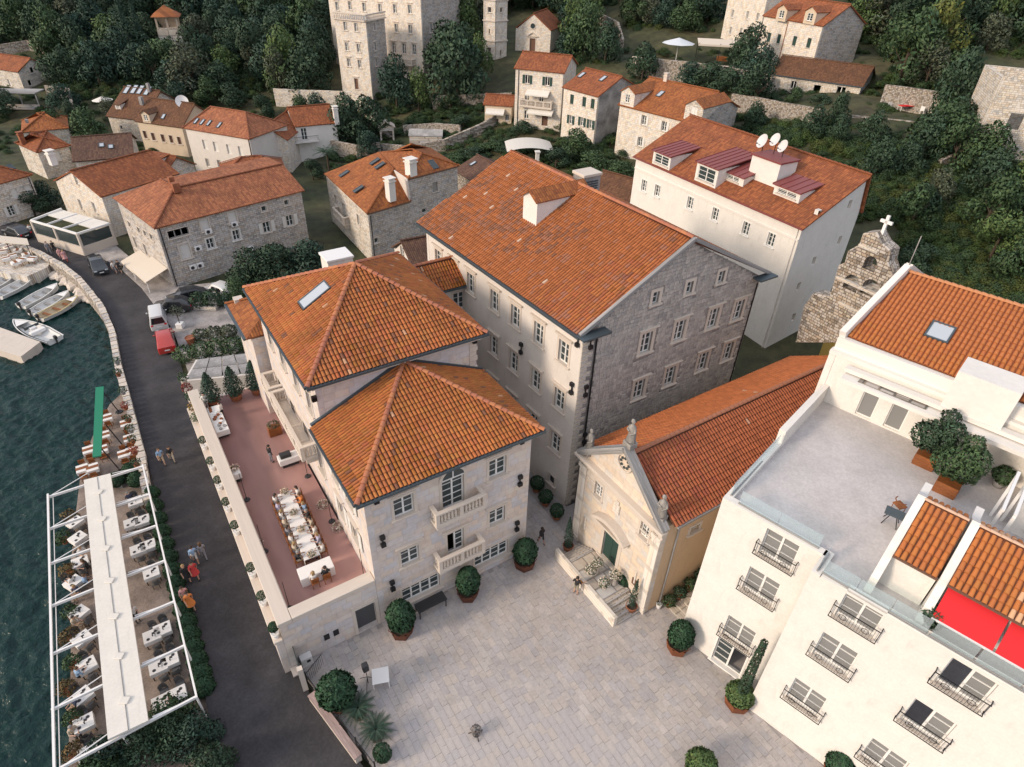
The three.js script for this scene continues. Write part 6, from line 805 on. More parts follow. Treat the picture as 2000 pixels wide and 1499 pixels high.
  B.win(0, 1040, 88, 1.3, 2.6, { door: true, solid: M.brownShutter, sill: false, surround: 0.2 }); { const [u, v] = B.uv(0, 1041, 51), q = new THREE.Group(); q.name = 'rose_window'; part(q, 'ring', new THREE.TorusGeometry(0.6, 0.1, 6, 18), M.trim); part(q, 'glass', new THREE.CylinderGeometry(0.55, 0.55, 0.05, 18).rotateX(Math.PI / 2), M.glass); B.attach(0, u, v, q, 0.03); const h = new THREE.Group(); h.name = 'door_hood'; part(h, 'pediment', mg([beam(V(-1.3, 0, 0.15), V(0, 0.8, 0.15), 0.3, 0.14), beam(V(1.3, 0, 0.15), V(0, 0.8, 0.15), 0.3, 0.14), box(2.6, 0.12, 0.3, 0, 0, 0.12)]), M.trim); const w2 = B.uv(0, 1040, 71); B.attach(0, w2[0], w2[1], h); } B.finish();
  // garden pavilion in the wood
  { const P = hit(340, 100), q = thing('garden_pavilion', 'small red-roofed pavilion on a stone tower in the wood', 'pavilion', P, 0.35); part(q, 'base', box(5, 5.5, 5, 0, 2.0, -1.5), M.stone); for (const [x, z] of [[-2.2, 0.7], [2.2, 0.7], [-2.2, -3.7], [2.2, -3.7], [0, 0.7]]) part(q, 'column', box(0.4, 2.6, 0.4, x, 6, z), M.cream); part(q, 'back_wall', box(4.4, 2.6, 0.3, 0, 6, -3.7), M.cream); part(q, 'roof', new THREE.ConeGeometry(4.4, 2.2, 4).rotateY(Math.PI / 4).translate(0, 8.4, -1.5), M.roofOrange); }
  // ruin at the edge of the wood
  { const A = hit(1887, 312), h = topOver(A, 1953, 150); const q = building('ruined_house', 'roofless weathered stone ruin with empty window holes', { poly: [A, A.clone().add(V(16, 0, 7)), A.clone().add(V(19, 0, -2)), A.clone().add(V(3, 0, -9))], y0: A.y - 2, y1: h, mat: M.stone, category: 'ruin' }); q.walls[0].top = [[0, h - A.y + 1.6], [1.5, h - A.y + 2.6], [3, h - A.y + 2.0], [6, h - A.y + 2.4], [9, h - A.y + 1.4], [q.walls[0].L, h - A.y + 2]];
    for (const [x, y] of [[1983, 238], [1960, 305]]) { const [u, v] = q.uv(0, x, y); q.walls[0].holes.push([clamp(u, 1.5, 14), clamp(v, 1, h - A.y), 1.6, 2.0]); const f = new THREE.Group(); f.name = 'window_opening'; part(f, 'lintel', box(2.2, 0.25, 0.3, 0, 1.15, 0.0), M.stone); q.attach(0, clamp(u, 1.5, 14), clamp(v, 1, h - A.y), f); } q.finish(); }
}
{ // bell gable behind the church and the yellow wall
  const a = 37.6, c = ab(a, -4.4, 0), q = (px, py) => pa(a, px, py), g = thing('bell_gable', 'weathered stone bell gable with three arches and a white cross', 'bell gable', ab(a, -4.4, 8), TURN - Math.PI / 2);
  const uv = (px, py) => { const p = q(px, py); return [p.clone().sub(c).dot(B_) * -1, p.y - 8]; };
  const P = (l) => l.map(([x, y]) => new THREE.Vector2(...uv(x, y)));
  const s = new THREE.Shape(P([[1556, 668], [1572, 600], [1590, 575], [1622, 582], [1630, 555], [1640, 520], [1652, 515], [1658, 492], [1680, 480], [1688, 458], [1712, 456], [1722, 476], [1738, 490], [1733, 512], [1742, 540], [1738, 566], [1720, 600], [1702, 668]]));
  const arch = (x0, y0, x1, y1) => { const [a0, b0] = uv(x0, y0), [a1, b1] = uv(x1, y1), w = Math.abs(a1 - a0) / 2, m = (a0 + a1) / 2, p = new THREE.Path(); p.moveTo(m - w, b1); p.lineTo(m - w, b0); p.absarc(m, b0, w, Math.PI, 0, true); p.lineTo(m + w, b1); p.closePath(); return p; };
  s.holes.push(arch(1652, 545, 1673, 572), arch(1687, 555, 1711, 584), arch(1691, 508, 1708, 532));
  part(g, 'masonry', new THREE.ExtrudeGeometry(s, { depth: 1.1, bevelEnabled: true, bevelSize: 0.08, bevelThickness: 0.08, bevelSegments: 1 }).translate(0, 0, -1.1), M.rubble);
  for (const [x0, x1, y] of [[1636, 1744, 541], [1680, 1722, 478], [1640, 1700, 590]]) { const A = uv(x0, y), C = uv(x1, y); part(g, 'cornice', rbox(Math.abs(C[0] - A[0]) * 1.04, 0.22, 1.5, 0.04, (A[0] + C[0]) / 2, A[1], -0.55), M.stone); }
  const [cx, cy] = uv(1712, 460), t = uv(1722, 446); part(g, 'cross', mg([box(0.2, 1.35, 0.16, cx + 0.1, cy + 0.7, -0.5), box(0.85, 0.2, 0.16, cx + 0.1, cy + 0.92, -0.5)]), M.whitePaint);
  const y = building('yellow_house', 'ochre yellow wall of a low house behind the bell gable', { poly: [ab(46, 2), ab(46, -6), ab(52, -6), ab(52, 2)], y0: 4, y1: 12.2, mat: M.yellow, category: 'house' }); part(y.g, 'roof_slab', slabFrom([ab(45.8, 2.2), ab(45.8, -6.2), ab(52, -6.2), ab(52, 2.2)].map(XZ), 12.2, 12.45).translate(-y.P0.x, -y.P0.y, -y.P0.z), M.roofBrown); y.finish();
}
// garden and terrace walls of rubble following the slope
function lowWall(label, px, h, o = {}) { const P = px.map(([x, y]) => hit(x, y)), g = thing(o.name ?? 'garden_wall', label, 'wall', P[0].clone(), 0, 'rubble garden walls on the slope'); for (let i = 0; i + 1 < P.length; i++) { const a = P[i].clone().sub(P[0]), b = P[i + 1].clone().sub(P[0]), L = a.distanceTo(b), gm = beam(a.add(V(0, h / 2 - 0.4, 0)), b.add(V(0, h / 2 - 0.4, 0)), o.t ?? 0.5, h + 0.8), p = gm.attributes.position, uv = new Float32Array(p.count * 2); for (let k = 0; k < p.count; k++) { uv[2 * k] = p.getX(k) + p.getZ(k); uv[2 * k + 1] = p.getY(k); } gm.setAttribute('uv', new THREE.BufferAttribute(uv, 2)); part(g, 'masonry', gm, o.mat ?? M.rubble); } return g; }
lowWall('rubble wall running from the wood to the hill tower', [[540, 205], [600, 208], [650, 210], [690, 212], [735, 235]], 3.2, { mat: M.stone }); lowWall('rubble wall below the great hill palace gardens', [[845, 210], [920, 208], [1000, 205]], 2.2); lowWall('curved rubble wall around the garden plots', [[740, 300], [800, 305], [870, 292], [940, 262], [985, 235]], 1.8); lowWall('rubble wall in the middle of the garden plots', [[790, 262], [850, 258], [900, 262]], 1.6); lowWall('rubble wall beside the mule path above the chapel roofs', [[1160, 20], [1175, 45], [1205, 60], [1215, 95]], 1.8); lowWall('long rubble terrace wall under the umbrella terrace', [[1240, 150], [1330, 158], [1420, 172], [1500, 188]], 3.4); lowWall('rubble wall behind the garden chairs on the slope', [[1718, 205], [1770, 212], [1828, 222]], 3.0); lowWall('rubble wall below the garden chairs terrace', [[1640, 232], [1720, 240], [1810, 250]], 0.7); lowWall('rubble wall in the scrub beside the stone ruin', [[1830, 335], [1870, 320], [1905, 300]], 1.6); lowWall('rubble wall at the foot of the dark wood', [[0, 110], [60, 100], [120, 108]], 2.4); lowWall('rubble wall behind the orange pyramid roof', [[95, 190], [140, 195], [150, 235]], 2.4); lowWall('rubble wall beside the brown roofed slope house', [[1425, 215], [1470, 222], [1530, 235], [1600, 248]], 2.6); lowWall('rubble wall with ivy behind the white tower house', [[650, 300], [700, 310], [745, 305]], 2.4);
{ const P = hit(757, 275), g = thing('garden_shrine', 'tiny stone shrine with arched opening on the garden path', 'shrine', P, 0.25); part(g, 'wall', mg([box(2.6, 2.4, 0.3, 0, 1.2, -1.6), box(0.3, 2.4, 1.6, -1.15, 1.2, -0.8), box(0.3, 2.4, 1.6, 1.15, 1.2, -0.8), box(2.6, 0.8, 0.3, 0, 2.2, 0)]), M.stone); part(g, 'roof', mg([slab([V(-1.6, 2.5, -2), V(-1.6, 2.5, 0.3), V(0, 3.5, 0.3), V(0, 3.5, -2)], 0.12, V(0, 0, 0)), slab([V(1.6, 2.5, 0.3), V(1.6, 2.5, -2), V(0, 3.5, -2), V(0, 3.5, 0.3)], 0.12, V(0, 0, 0))]), M.trim); }
{ const P = hit(832, 285), g = thing('cistern', 'grey stone cistern with low pitched slab top in the gardens', 'cistern', P, 0.05); part(g, 'body', box(6, 1.8, 3.4, 0, 0.9, -1.5), M.greyAndShadedStone); part(g, 'top', mg([slab([V(-3.1, 1.8, 0.3), V(3.1, 1.8, 0.3), V(3.1, 2.6, -1.5), V(-3.1, 2.6, -1.5)], 0.1, V(0, 0, 0)), slab([V(3.1, 1.8, -3.3), V(-3.1, 1.8, -3.3), V(-3.1, 2.6, -1.5), V(3.1, 2.6, -1.5)], 0.1, V(0, 0, 0))]), M.concrete); }
{ // terrace with umbrella and canopies at the top
  const P = hit(1320, 118), g = thing('white_umbrella', 'large white garden umbrella above the balustraded terrace', 'umbrella', P); part(g, 'pole', cyl(0.06, 0.06, 3.2, 8), M.whitePaint); part(g, 'canopy', new THREE.ConeGeometry(3.3, 1.0, 8).translate(0, 3.6, 0), std({ color: rgb(0.6, 0.64, 0.68), side: THREE.DoubleSide }));
  const Q = hit(1400, 118), c = thing('canopy', 'beige flat canopy on posts beside the white umbrella', 'canopy', Q, -0.12); part(c, 'fabric', mg([slab([V(-4.2, 2.9, 1.5), V(4.2, 2.9, 1.5), V(4.2, 3.5, -2), V(-4.2, 3.5, -2)], 0.08, V(0, 0, 0)), box(8.4, 0.3, 0.04, 0, 2.76, 1.5)]), M.beigeCanvas); for (const [x, z] of [[-4, 1.3], [4, 1.3], [-4, -1.8], [4, -1.8], [0, 1.3]]) part(c, 'post', cyl(0.06, 0.06, 3.1, 6, x, 0, z), M.iron); part(c, 'table', box(2, 0.8, 1, 1, 0.4, 0), M.wood);
  const A = hit(1232, 142).add(V(0, 1.9, 0)), D = hit(1425, 165).add(V(0, 1.9, 0)), b = thing('balustrade', 'white balustrade along the umbrella terrace', 'balustrade', A), d = D.clone().sub(A); part(b, 'rail', beam(V(0, 1, 0), d.clone().setY(d.y + 1), 0.24, 0.14), M.trim); part(b, 'plinth', beam(V(0, 0, 0), d.clone(), 0.26, 0.3), M.trim); for (let t = 0; t < 1; t += 0.02) { const k = part(b, 'baluster', balusterGeo, M.trim); k.position.copy(d).multiplyScalar(t).add(V(0, 0.14, 0)); k.scale.set(1.3, 1.15, 1.3); }
  const C = hit(1032, 318), v = thing('garden_canopy', 'wide pale vaulted canopy over a courtyard behind the convent roof', 'canopy', C, 0.1); { const f = new THREE.CylinderGeometry(4.2, 4.2, 9, 18, 1, true, -0.75, 1.5).rotateZ(Math.PI / 2).rotateX(-Math.PI / 2 * 0).translate(0, 0, 0); const arc = []; for (let i = 0; i <= 10; i++) { const t = -0.8 + 1.6 * i / 10; arc.push([Math.sin(t) * 5.4, Math.cos(t) * 2.2 - 1.5]); } const pts = [], tri = []; arc.forEach(([x, y]) => { pts.push(V(x, y + 2.6, -3), V(x, y + 2.6, 3)); }); for (let i = 0; i < 10; i++) tri.push([2 * i, 2 * i + 1, 2 * i + 2], [2 * i + 1, 2 * i + 3, 2 * i + 2]); part(v, 'fabric', polyGeo(pts, tri), std({ color: rgb(0.6, 0.57, 0.52), side: THREE.DoubleSide })); for (const x of [-3.4, 3.4]) for (const z of [-2.8, 2.8]) part(v, 'post', cyl(0.07, 0.07, 2.6, 6, x, 0, z), M.iron); }
  const ch = hit(1048, 335), fp = thing('garden_chimney', 'white outdoor fireplace chimney beside the vaulted canopy', 'chimney', ch, 0.2); part(fp, 'hood', mg([cyl(0.9, 0.35, 1.6, 4), box(0.55, 1.6, 0.55, 0, 2.3, 0), box(0.8, 0.2, 0.8, 0, 3.2, 0)]), M.white);
  for (const [x, y, t, l] of [[1738, 214, 0.3, 'white plastic garden chair at the stone house end of the red table'], [1800, 222, 2.4, 'white garden chair with red cushion at the scrub end of the red table']]) { const Z = hit(x, y), k = thing('garden_chair', l, 'chair', Z, t); part(k, 'seat', box(0.6, 0.06, 0.6, 0, 0.45, 0), M.whitePaint); part(k, 'backrest', box(0.6, 0.6, 0.06, 0, 0.78, -0.28), M.whitePaint); for (const [u, w] of [[-0.26, 0.26], [0.26, 0.26], [-0.26, -0.26], [0.26, -0.26]]) part(k, 'leg', box(0.05, 0.45, 0.05, u, 0.22, w), M.whitePaint); }
  { const Z = hit(1768, 216), k = thing('garden_table', 'garden table with red cloth on the slope terrace', 'table', Z, 0.2); part(k, 'tabletop', box(2.4, 0.06, 1.0, 0, 0.72, 0), M.canvasRed); for (const [u, w] of [[-1.1, 0.4], [1.1, 0.4], [-1.1, -0.4], [1.1, -0.4]]) part(k, 'leg', box(0.06, 0.7, 0.06, u, 0.35, w), M.whitePaint); }
}
// ---------- the wood on the slope and the garden trees ----------
{
  const no = [[-80, 190, 660, 620], [-80, 100, 112, 240], [300, 55, 392, 135], [628, -60, 868, 238], [930, 40, 992, 140], [992, 20, 1108, 140], [925, 130, 1455, 345], [1205, 62, 1432, 180], [1398, -60, 1662, 146], [1488, 85, 1735, 238], [1640, 180, 1838, 275], [1865, 110, 2080, 330], [1535, 430, 1765, 720], [1150, 10, 1225, 105]];
  const nPoly = [[[1190, 225], [1700, 312], [1570, 560], [1500, 720], [1190, 720]], [[1690, 545], [2100, 640], [2100, 900], [1500, 900]], [[600, 190], [1240, 190], [1240, 720], [600, 720]]];
  const spots = [];
  for (let x = -250; x < 170; x += 5.6) for (let z = -52; z > -345; z -= 5.6) {
    const X = x + rr(-2.6, 2.6), Z = z + rr(-2.6, 2.6), s = coastDist(X, Z); if (s < 42) continue;
    const P = V(X, ground(X, Z), Z), d = P.clone().sub(EYE); if (d.dot(basis[2]) < 10) continue; const [px, py] = proj(P);
    if (px < -70 || px > 2070 || py < -75 || py > 620) continue; if (no.some((b) => inBox(px, py, b)) || nPoly.some((q) => inPoly([px, py], q))) continue;
    const n = vnoise(X * 0.06 + 20, Z * 0.06 + 400, 811), m = R(), right = px > 1600;
    const kind = right ? (m < 0.4 ? 'deep' : m < 0.72 ? 'mid' : m < 0.84 ? 'light' : m < 0.93 ? 'yellow' : 'olive') : (m < 0.46 ? 'deep' : m < 0.72 ? 'teal' : m < 0.86 ? 'mid' : m < 0.95 ? 'olive' : 'light');
    const low = right && py > 235, k = inBox(px, py, [1400, 225, 1760, 345]) ? rr(0.42, 0.58) : low ? rr(0.55, 0.95) : rr(0.85, 1.35); spots.push([P, rr(6.4, 8.6) * k, rr(6.5, 9.5) * k * (n > 0.5 ? 1.12 : 0.95), kind, FOCAL * 7 * k / d.length()]);
  }
  spots.sort((a, b) => b[4] - a[4]);
  const lab = { deep: 'dark green broadleaf tree in the wood on the slope', teal: 'blue-green evergreen tree in the wood on the slope', mid: 'mid green bushy tree in the wood on the slope', olive: 'grey-green olive-like tree in the wood on the slope', yellow: 'yellowing bushy tree in the wood on the slope', light: 'light green young tree in the wood on the slope' };
  const first = spots.slice(0, 290), rest = spots.slice(290);
  for (const [P, w, h, kind] of first) tree('woodland_tree', lab[kind], P, w, h, kind, `${kind === 'deep' ? 'dark green' : kind === 'teal' ? 'blue-green' : kind === 'mid' ? 'mid green' : kind === 'olive' ? 'grey-green' : kind === 'yellow' ? 'yellowing' : 'light green'} trees of the wood`);
  if (rest.length) { const im = new THREE.InstancedMesh(CROWN.deep[0], M.leaf, rest.length), q = new THREE.Quaternion(); rest.forEach(([P, w, h], i) => im.setMatrixAt(i, new THREE.Matrix4().compose(P, q.setFromAxisAngle(V(0, 1, 0), R() * 6), V(w, h, w)))); im.name = 'far_wood'; tag(im, 'far part of the dark wood high on the slope', 'wood', null, 'stuff'); scene.add(im); }

  // undergrowth between the trunks
  const n = 2600, im = new THREE.InstancedMesh(CROWN.mid[1], M.leaf, n + 2400), q = new THREE.Quaternion(); let c = 0, guard = 0;
  while (c < n && guard++ < 60000) { const px = rr(-30, 2030), py = rr(-20, 610), P = hit(px, py); if (P.y < 3 || P.y > 120) continue; if (no.some((b) => inBox(px, py, b)) || nPoly.some((z) => inPoly([px, py], z))) continue; const k = rr(0.8, 2.2); im.setMatrixAt(c, new THREE.Matrix4().compose(P.add(V(0, -0.35 * k, 0)), q.setFromAxisAngle(V(0, 1, 0), R() * 6), V(k * 1.5, k, k * 1.5))); im.setColorAt(c, pick([rgb(1, 1, 1), rgb(0.8, 0.85, 0.9), rgb(1.3, 1.2, 0.8), rgb(1.5, 1.05, 0.6)])); c++; }
  { const px0 = c; for (let q2 = 0; q2 < 1700 && c < n + 2400; q2++) { const px = pick([rr(640, 1240), rr(640, 1240), rr(1220, 1860), rr(-20, 640)]), py = px < 640 ? rr(110, 300) : px > 1220 ? rr(95, 330) : rr(185, 345), P = hit(px, py); const k = rr(0.55, 1.25); im.setMatrixAt(c, new THREE.Matrix4().compose(P.add(V(0, -0.3 * k, 0)), q.setFromAxisAngle(V(0, 1, 0), R() * 6), V(k * 2.2, k, k * 2.2))); im.setColorAt(c, pick([rgb(1, 1, 1), rgb(0.8, 0.85, 0.9), rgb(1.2, 1.1, 0.8)])); c++; } }
  im.count = c; im.name = 'undergrowth'; tag(im, 'low scrub covering the ground under the trees', 'scrub', null, 'stuff'); scene.add(im);
  const T = (x, y, w, h, kind, label, name = 'garden_tree') => tree(name, label, hit(x, y), w, h, kind, 'garden trees among the houses');
  T(498, 562, 6, 5, 'deep', 'dark ivy-like tree beside the dark doorway of the shade-grey stone house'); T(548, 556, 7, 5.5, 'deep', 'spreading dark tree between shade-grey stone house and palace annex'); T(607, 548, 6.5, 5.5, 'teal', 'dark tree at the lane by the iron balcony house'); T(470, 590, 3.5, 3.2, 'mid', 'low green shrub above the parked cars', 'shrub');
  T(682, 280, 8, 9, 'deep', 'dark tree below the hill tower on the wood side'); T(722, 280, 8, 8.5, 'deep', 'dark tree below the hill tower near the shrine'); T(776, 216, 8, 10, 'teal', 'tall dark tree in front of the arched windows'); T(818, 216, 5, 8, 'light', 'light green tree in front of the great hill palace'); T(896, 206, 12, 15, 'deep', 'huge dark evergreen between hill palace and bell tower'); T(935, 160, 6, 9, 'light', 'light green tree beside the bell tower');
  T(706, 315, 1.4, 5, 'cypress', 'small dark cypress at the garden path'); T(725, 310, 5, 5, 'teal', 'bushy dark tree next to the small cypress'); T(265, 132, 2.4, 17, 'cypress', 'tall leaning cypress in the wood', 'cypress'); T(285, 120, 2.2, 15, 'cypress', 'second tall cypress in the wood beside the pavilion', 'cypress');
  for (const [i, p] of [[148, 255], [128, 215], [335, 225], [352, 212], [410, 205], [455, 210], [515, 232], [588, 236], [618, 240], [112, 275]].entries()) T(...p, rr(4.5, 6.5), rr(4, 6), pick(['deep', 'teal', 'mid']), ['tree behind the dark old tile roof', 'tree at the rubble wall behind the orange pyramid roof', 'tree behind the large satellite dish', 'second tree behind the large satellite dish', 'tree behind the four skylights', 'second tree behind the four skylights', 'tree behind the white gable house', 'tree at the long rubble wall by the hill tower', 'second tree at the long rubble wall by the hill tower', 'tree between orange pyramid roof and dark old roof'][i]);
  T(612, 350, 4, 3.5, 'deep', 'dark shrub at the foot of the white tower house', 'shrub'); T(185, 285, 7, 7, 'mid', 'leafy tree beside the brown roof with glass lights'); T(222, 240, 4, 5, 'olive', 'grey-green tree behind the white sun umbrella'); T(68, 420, 4.5, 3.6, 'deep', 'dark shrubs at the lane beside the lowest red roof', 'shrub'); T(95, 405, 4, 4, 'teal', 'dark tree beside the cream cross-gabled house'); T(15, 225, 7, 5, 'deep', 'dark tree under the porch');
  T(1253, 160, 6, 7, 'deep', 'round dark tree beside the balustrade terrace'); T(1345, 170, 6, 4.5, 'teal', 'dark shrub behind the orange roof chimney', 'shrub'); T(1385, 176, 7, 5, 'deep', 'dark shrub below the white balustrade', 'shrub'); T(1420, 186, 6, 5, 'deep', 'dark shrub beside the stone dormer house', 'shrub'); T(1120, 312, 5.5, 5, 'mid', 'green garden tree in front of the green-shuttered house'); T(1085, 330, 5, 3.5, 'deep', 'dark garden shrub beside the vaulted canopy', 'shrub'); T(1160, 330, 6, 3, 'mid', 'vine-like greenery behind the convent ridge', 'shrub'); T(1205, 345, 6, 2.6, 'mid', 'vine-like greenery against the white house corner', 'shrub'); T(1020, 262, 4, 2.5, 'deep', 'dark shrub below the pale awning house', 'shrub');
  for (const [i, p] of [[862, 322], [895, 318], [930, 305], [965, 292], [995, 300]].entries()) T(...p, 5, 1.7, i % 2 ? 'mid' : 'deep', ['vine rows nearest the orange hipped roofs', 'second clump of vines along the curved wall', 'third clump of vines along the curved wall', 'vines under the small house with awning', 'vines beside the vaulted canopy'][i], 'vine_clump');
  T(905, 250, 5, 2.4, 'deep', 'dark shrubs in the upper garden plot', 'shrub'); T(880, 215, 6, 3, 'mid', 'green shrubs under the garden wall', 'shrub'); T(1548, 205, 3, 3, 'mid', 'small tree before the brown roofed slope house'); T(1600, 208, 3.5, 2.2, 'deep', 'dark potted shrubs before the open dark door', 'shrub'); T(1465, 205, 5, 5, 'mid', 'bushy tree between the two slope houses');
  { const P = hit(645, 350), g = thing('palm_tree', 'palm tree beside the white tower house', 'palm', P); part(g, 'trunk', cyl(0.22, 0.16, 4.2, 8), M.bark); const f = part(g, 'fronds', frondGeo, std({ color: rgb(1.3, 1.2, 1), vertexColors: true, side: THREE.DoubleSide })); f.scale.set(2.4, 2.2, 2.4); f.position.y = 3.6; }
  { const P = hit(208, 222), g = thing('sun_umbrella', 'white sun umbrella among trees beside the brown roof', 'umbrella', P); part(g, 'pole', cyl(0.05, 0.05, 2.8, 6), M.whitePaint); part(g, 'canopy', new THREE.ConeGeometry(2, 0.7, 10).translate(0, 3, 0), M.canvasWhite); }
  for (const [i, x, y] of [[0, 418, 792], [1, 462, 780], [2, 503, 768]]) { const P = at(x, y, 5.3), g = thing('potted_conifer', ['dense conifer in a pot at the road corner of the terrace end', 'dense conifer in a pot in the middle of the terrace end', 'dense conifer in a pot against the palace at the terrace end'][i], 'tree', P, R() * 6); part(g, 'pot', cyl(0.42, 0.55, 0.6, 12), M.terracotta); part(g, 'trunk', cyl(0.06, 0.05, 0.6, 6, 0, 0.4, 0), M.bark); const l = []; for (let k = 0; k < 2400; k++) { const t = R() ** 1.3, a = R() * 6.28, r = 1.0 * Math.pow(1 - t, 0.7) * Math.sqrt(R()) * rr(0.85, 1.1) * (t < 0.12 ? 0.75 : 1), d = V(Math.cos(a), 0.4, Math.sin(a)); l.push([V(Math.cos(a) * r, 0.7 + t * 2.7, Math.sin(a) * r), d, rr(0.05, 0.11), tint(GREEN.teal)]); } part(g, 'crown', leafMass(l), M.leaf); }
}
// ---------- quay, restaurant, boats, cars ----------
const DK = 1.15, dk = (x, y, h = DK) => at(x, y, h);
const polyPx = (l, y) => l.map(([x, yy]) => XZ(at(x, yy, y)));
{
  // quay wall along the road
  const line = [[300, 985], [285, 890], [262, 800], [240, 722], [227, 652], [204, 602], [162, 550], [128, 523], [80, 497], [0, 466], [-100, 438]].map(([x, y]) => at(x, y, RD)), g = thing('quay_wall', 'pale rubble quay wall between the road and the sea', 'wall', line[0].clone().setY(-1));
  for (let i = 0; i + 1 < line.length; i++) { const a = line[i].clone().sub(line[0]), b = line[i + 1].clone().sub(line[0]), d = b.clone().sub(a).normalize(), out = V(d.z, 0, -d.x).multiplyScalar(0.3); if (out.x > 0) out.negate(); const A = a.clone().add(out), C = b.clone().add(out); const m = beam(A.clone().setY(1.35), C.clone().setY(1.35), 0.6, 2.7); const p = m.attributes.position, uv = new Float32Array(p.count * 2); for (let k = 0; k < p.count; k++) { uv[2 * k] = p.getX(k) + p.getZ(k); uv[2 * k + 1] = p.getY(k); } m.setAttribute('uv', new THREE.BufferAttribute(uv, 2)); part(g, 'masonry', m, M.rubble); const n = Math.max(1, Math.round(a.distanceTo(b) / 0.85)); for (let k = 0; k < n; k++) { const q = part(g, 'coping_stone', beam(A.clone().lerp(C, k / n + 0.01).setY(2.98 + rr(-0.03, 0.03)), A.clone().lerp(C, (k + 1) / n - 0.01).setY(2.98 + rr(-0.03, 0.03)), rr(0.55, 0.68), 0.42), pick([M.trim, M.stone, M.greyAndShadedStone])); } }
  const rocks = thing('rock_ledge', 'pale natural rock ledge sloping into the water below the quay wall', 'rocks', at(160, 585, 0)); for (let i = 0; i < 22; i++) { const P = at(lerp(104, 178, i / 21) + rr(-3, 5), lerp(536, 590, (i / 21) ** 1.3) + rr(-3, 2), 0.3).sub(rocks.position), s = new THREE.IcosahedronGeometry(rr(0.5, 1.0), 1), p = s.attributes.position; for (let k = 0; k < p.count; k++) { const f = 1 + 0.25 * Math.sin(p.getX(k) * 5 + i) * Math.cos(p.getZ(k) * 4); p.setXYZ(k, p.getX(k) * f, p.getY(k) * 0.45 * f, p.getZ(k) * f); } s.computeVertexNormals(); part(rocks, 'rock', s.translate(P.x, P.y, P.z), M.trim); }
  solo('restaurant_deck', slabFrom(polyPx([[240, 766], [262, 802], [285, 890], [310, 985], [338, 1100], [372, 1240], [398, 1350], [445, 1580], [128, 1580], [136, 1400], [138, 1250], [138, 1100], [148, 1000], [160, 900], [186, 840], [214, 790]], DK), -1, DK), std({ color: rgb(0.33, 0.26, 0.215), map: mottle, bumpMap: grainBump, bumpScale: 0.004 }), 'sandy brown terrace floor of the waterside restaurant', 'pavement', null, 'structure');
  solo('cafe_deck', slabFrom(polyPx([[-80, 470], [20, 482], [70, 500], [97, 512], [92, 522], [52, 540], [-80, 520]], 1.3), -1, 1.3), M.stone, 'stone platform of the waterside cafe', 'pavement', null, 'structure');
  solo('jetty', slabFrom(polyPx([[-80, 608], [0, 640], [78, 668], [40, 697], [-80, 660]], 0.9), -1, 0.9), M.trim, 'pale stone jetty beside the speedboat', 'pavement', null, 'structure');
  // pavement between the shade-grey house, parked cars and terrace
  solo('side_pavement', slabFrom(polyPx([[338, 645], [308, 605], [276, 562], [238, 527], [250, 500], [345, 560], [480, 545], [530, 600], [470, 720], [372, 740]], RD + 0.1), 1.3, RD + 0.1), std({ color: rgb(0.42, 0.38, 0.355), map: mottle }), 'worn pinkish paving beside the road and parked cars', 'pavement', null, 'structure');
  solo('forecourt', slabFrom(polyPx([[150, 476], [232, 523], [250, 500], [215, 470], [180, 455]], RD + 0.08), 1.3, RD + 0.08), std({ color: rgb(0.45, 0.41, 0.38), map: mottle }), 'pale forecourt beside the shade-grey stone house', 'pavement', null, 'structure');
  { const g = thing('concrete_deck', 'pale concrete deck of large panels beyond the terrace conifers', 'deck', at(372, 748, 3.6)); const c = [[362, 742], [385, 702], [480, 690], [505, 728]].map(([x, y]) => at(x, y, 3.6).sub(g.position)); for (let i = 0; i < 4; i++) for (let j = 0; j < 2; j++) { const q = (s, t) => c[0].clone().lerp(c[3], s).lerp(c[1].clone().lerp(c[2], s), t); part(g, 'panel', slab([q(i / 4 + 0.01, j / 2 + 0.015), q((i + 1) / 4 - 0.01, j / 2 + 0.015), q((i + 1) / 4 - 0.01, j / 2 + 0.485), q(i / 4 + 0.01, j / 2 + 0.485)], 0.2, V(0, 0, 0)), M.concrete); } part(g, 'support_wall', mg([beam(c[0].clone().setY(-1), c[3].clone().setY(-1), 0.3, 1.9), beam(c[0].clone().setY(-1), c[1].clone().setY(-1), 0.3, 1.9)]), M.plaster); }
  const bed = (label, x, y, lobes, n, k, s = 0.14) => { const g = thing('garden_bed', label, 'hedge', at(x, y, RD + 0.1)); part(g, 'kerb', rbox(lobes.length * 0.9, 0.4, 1.6, 0.05, 0, 0.2, 0), M.stone); part(g, 'foliage', leafMass(blobLeaves(lobes, n, s, k)), M.leaf); };
  bed('lush green hedge bed between deck and parked cars', 415, 700, [[-2.4, 0.8, 0.6, 1.1, 0.7], [-1, 0.9, 0, 1.2, 0.7], [0.4, 1, -0.5, 1.2, 0.7], [1.9, 1, -1, 1.2, 0.7], [3.2, 0.9, -1.6, 1.1, 0.7]], 4200, GREEN.mid, 0.12); bed('brownish shrub bed behind the lush hedge', 420, 662, [[-1.4, 0.6, 0.3, 0.8, 0.7], [0, 0.7, 0, 0.9, 0.7], [1.4, 0.7, -0.5, 0.9, 0.7]], 1700, GREEN.olive); bed('dark hedge beside the parked dark cars', 405, 600, [[-0.8, 0.9, 0, 1.0, 0.9], [0.6, 1, -0.3, 1.1, 0.9], [2, 0.8, -0.6, 0.9, 0.9]], 2200, GREEN.deep);
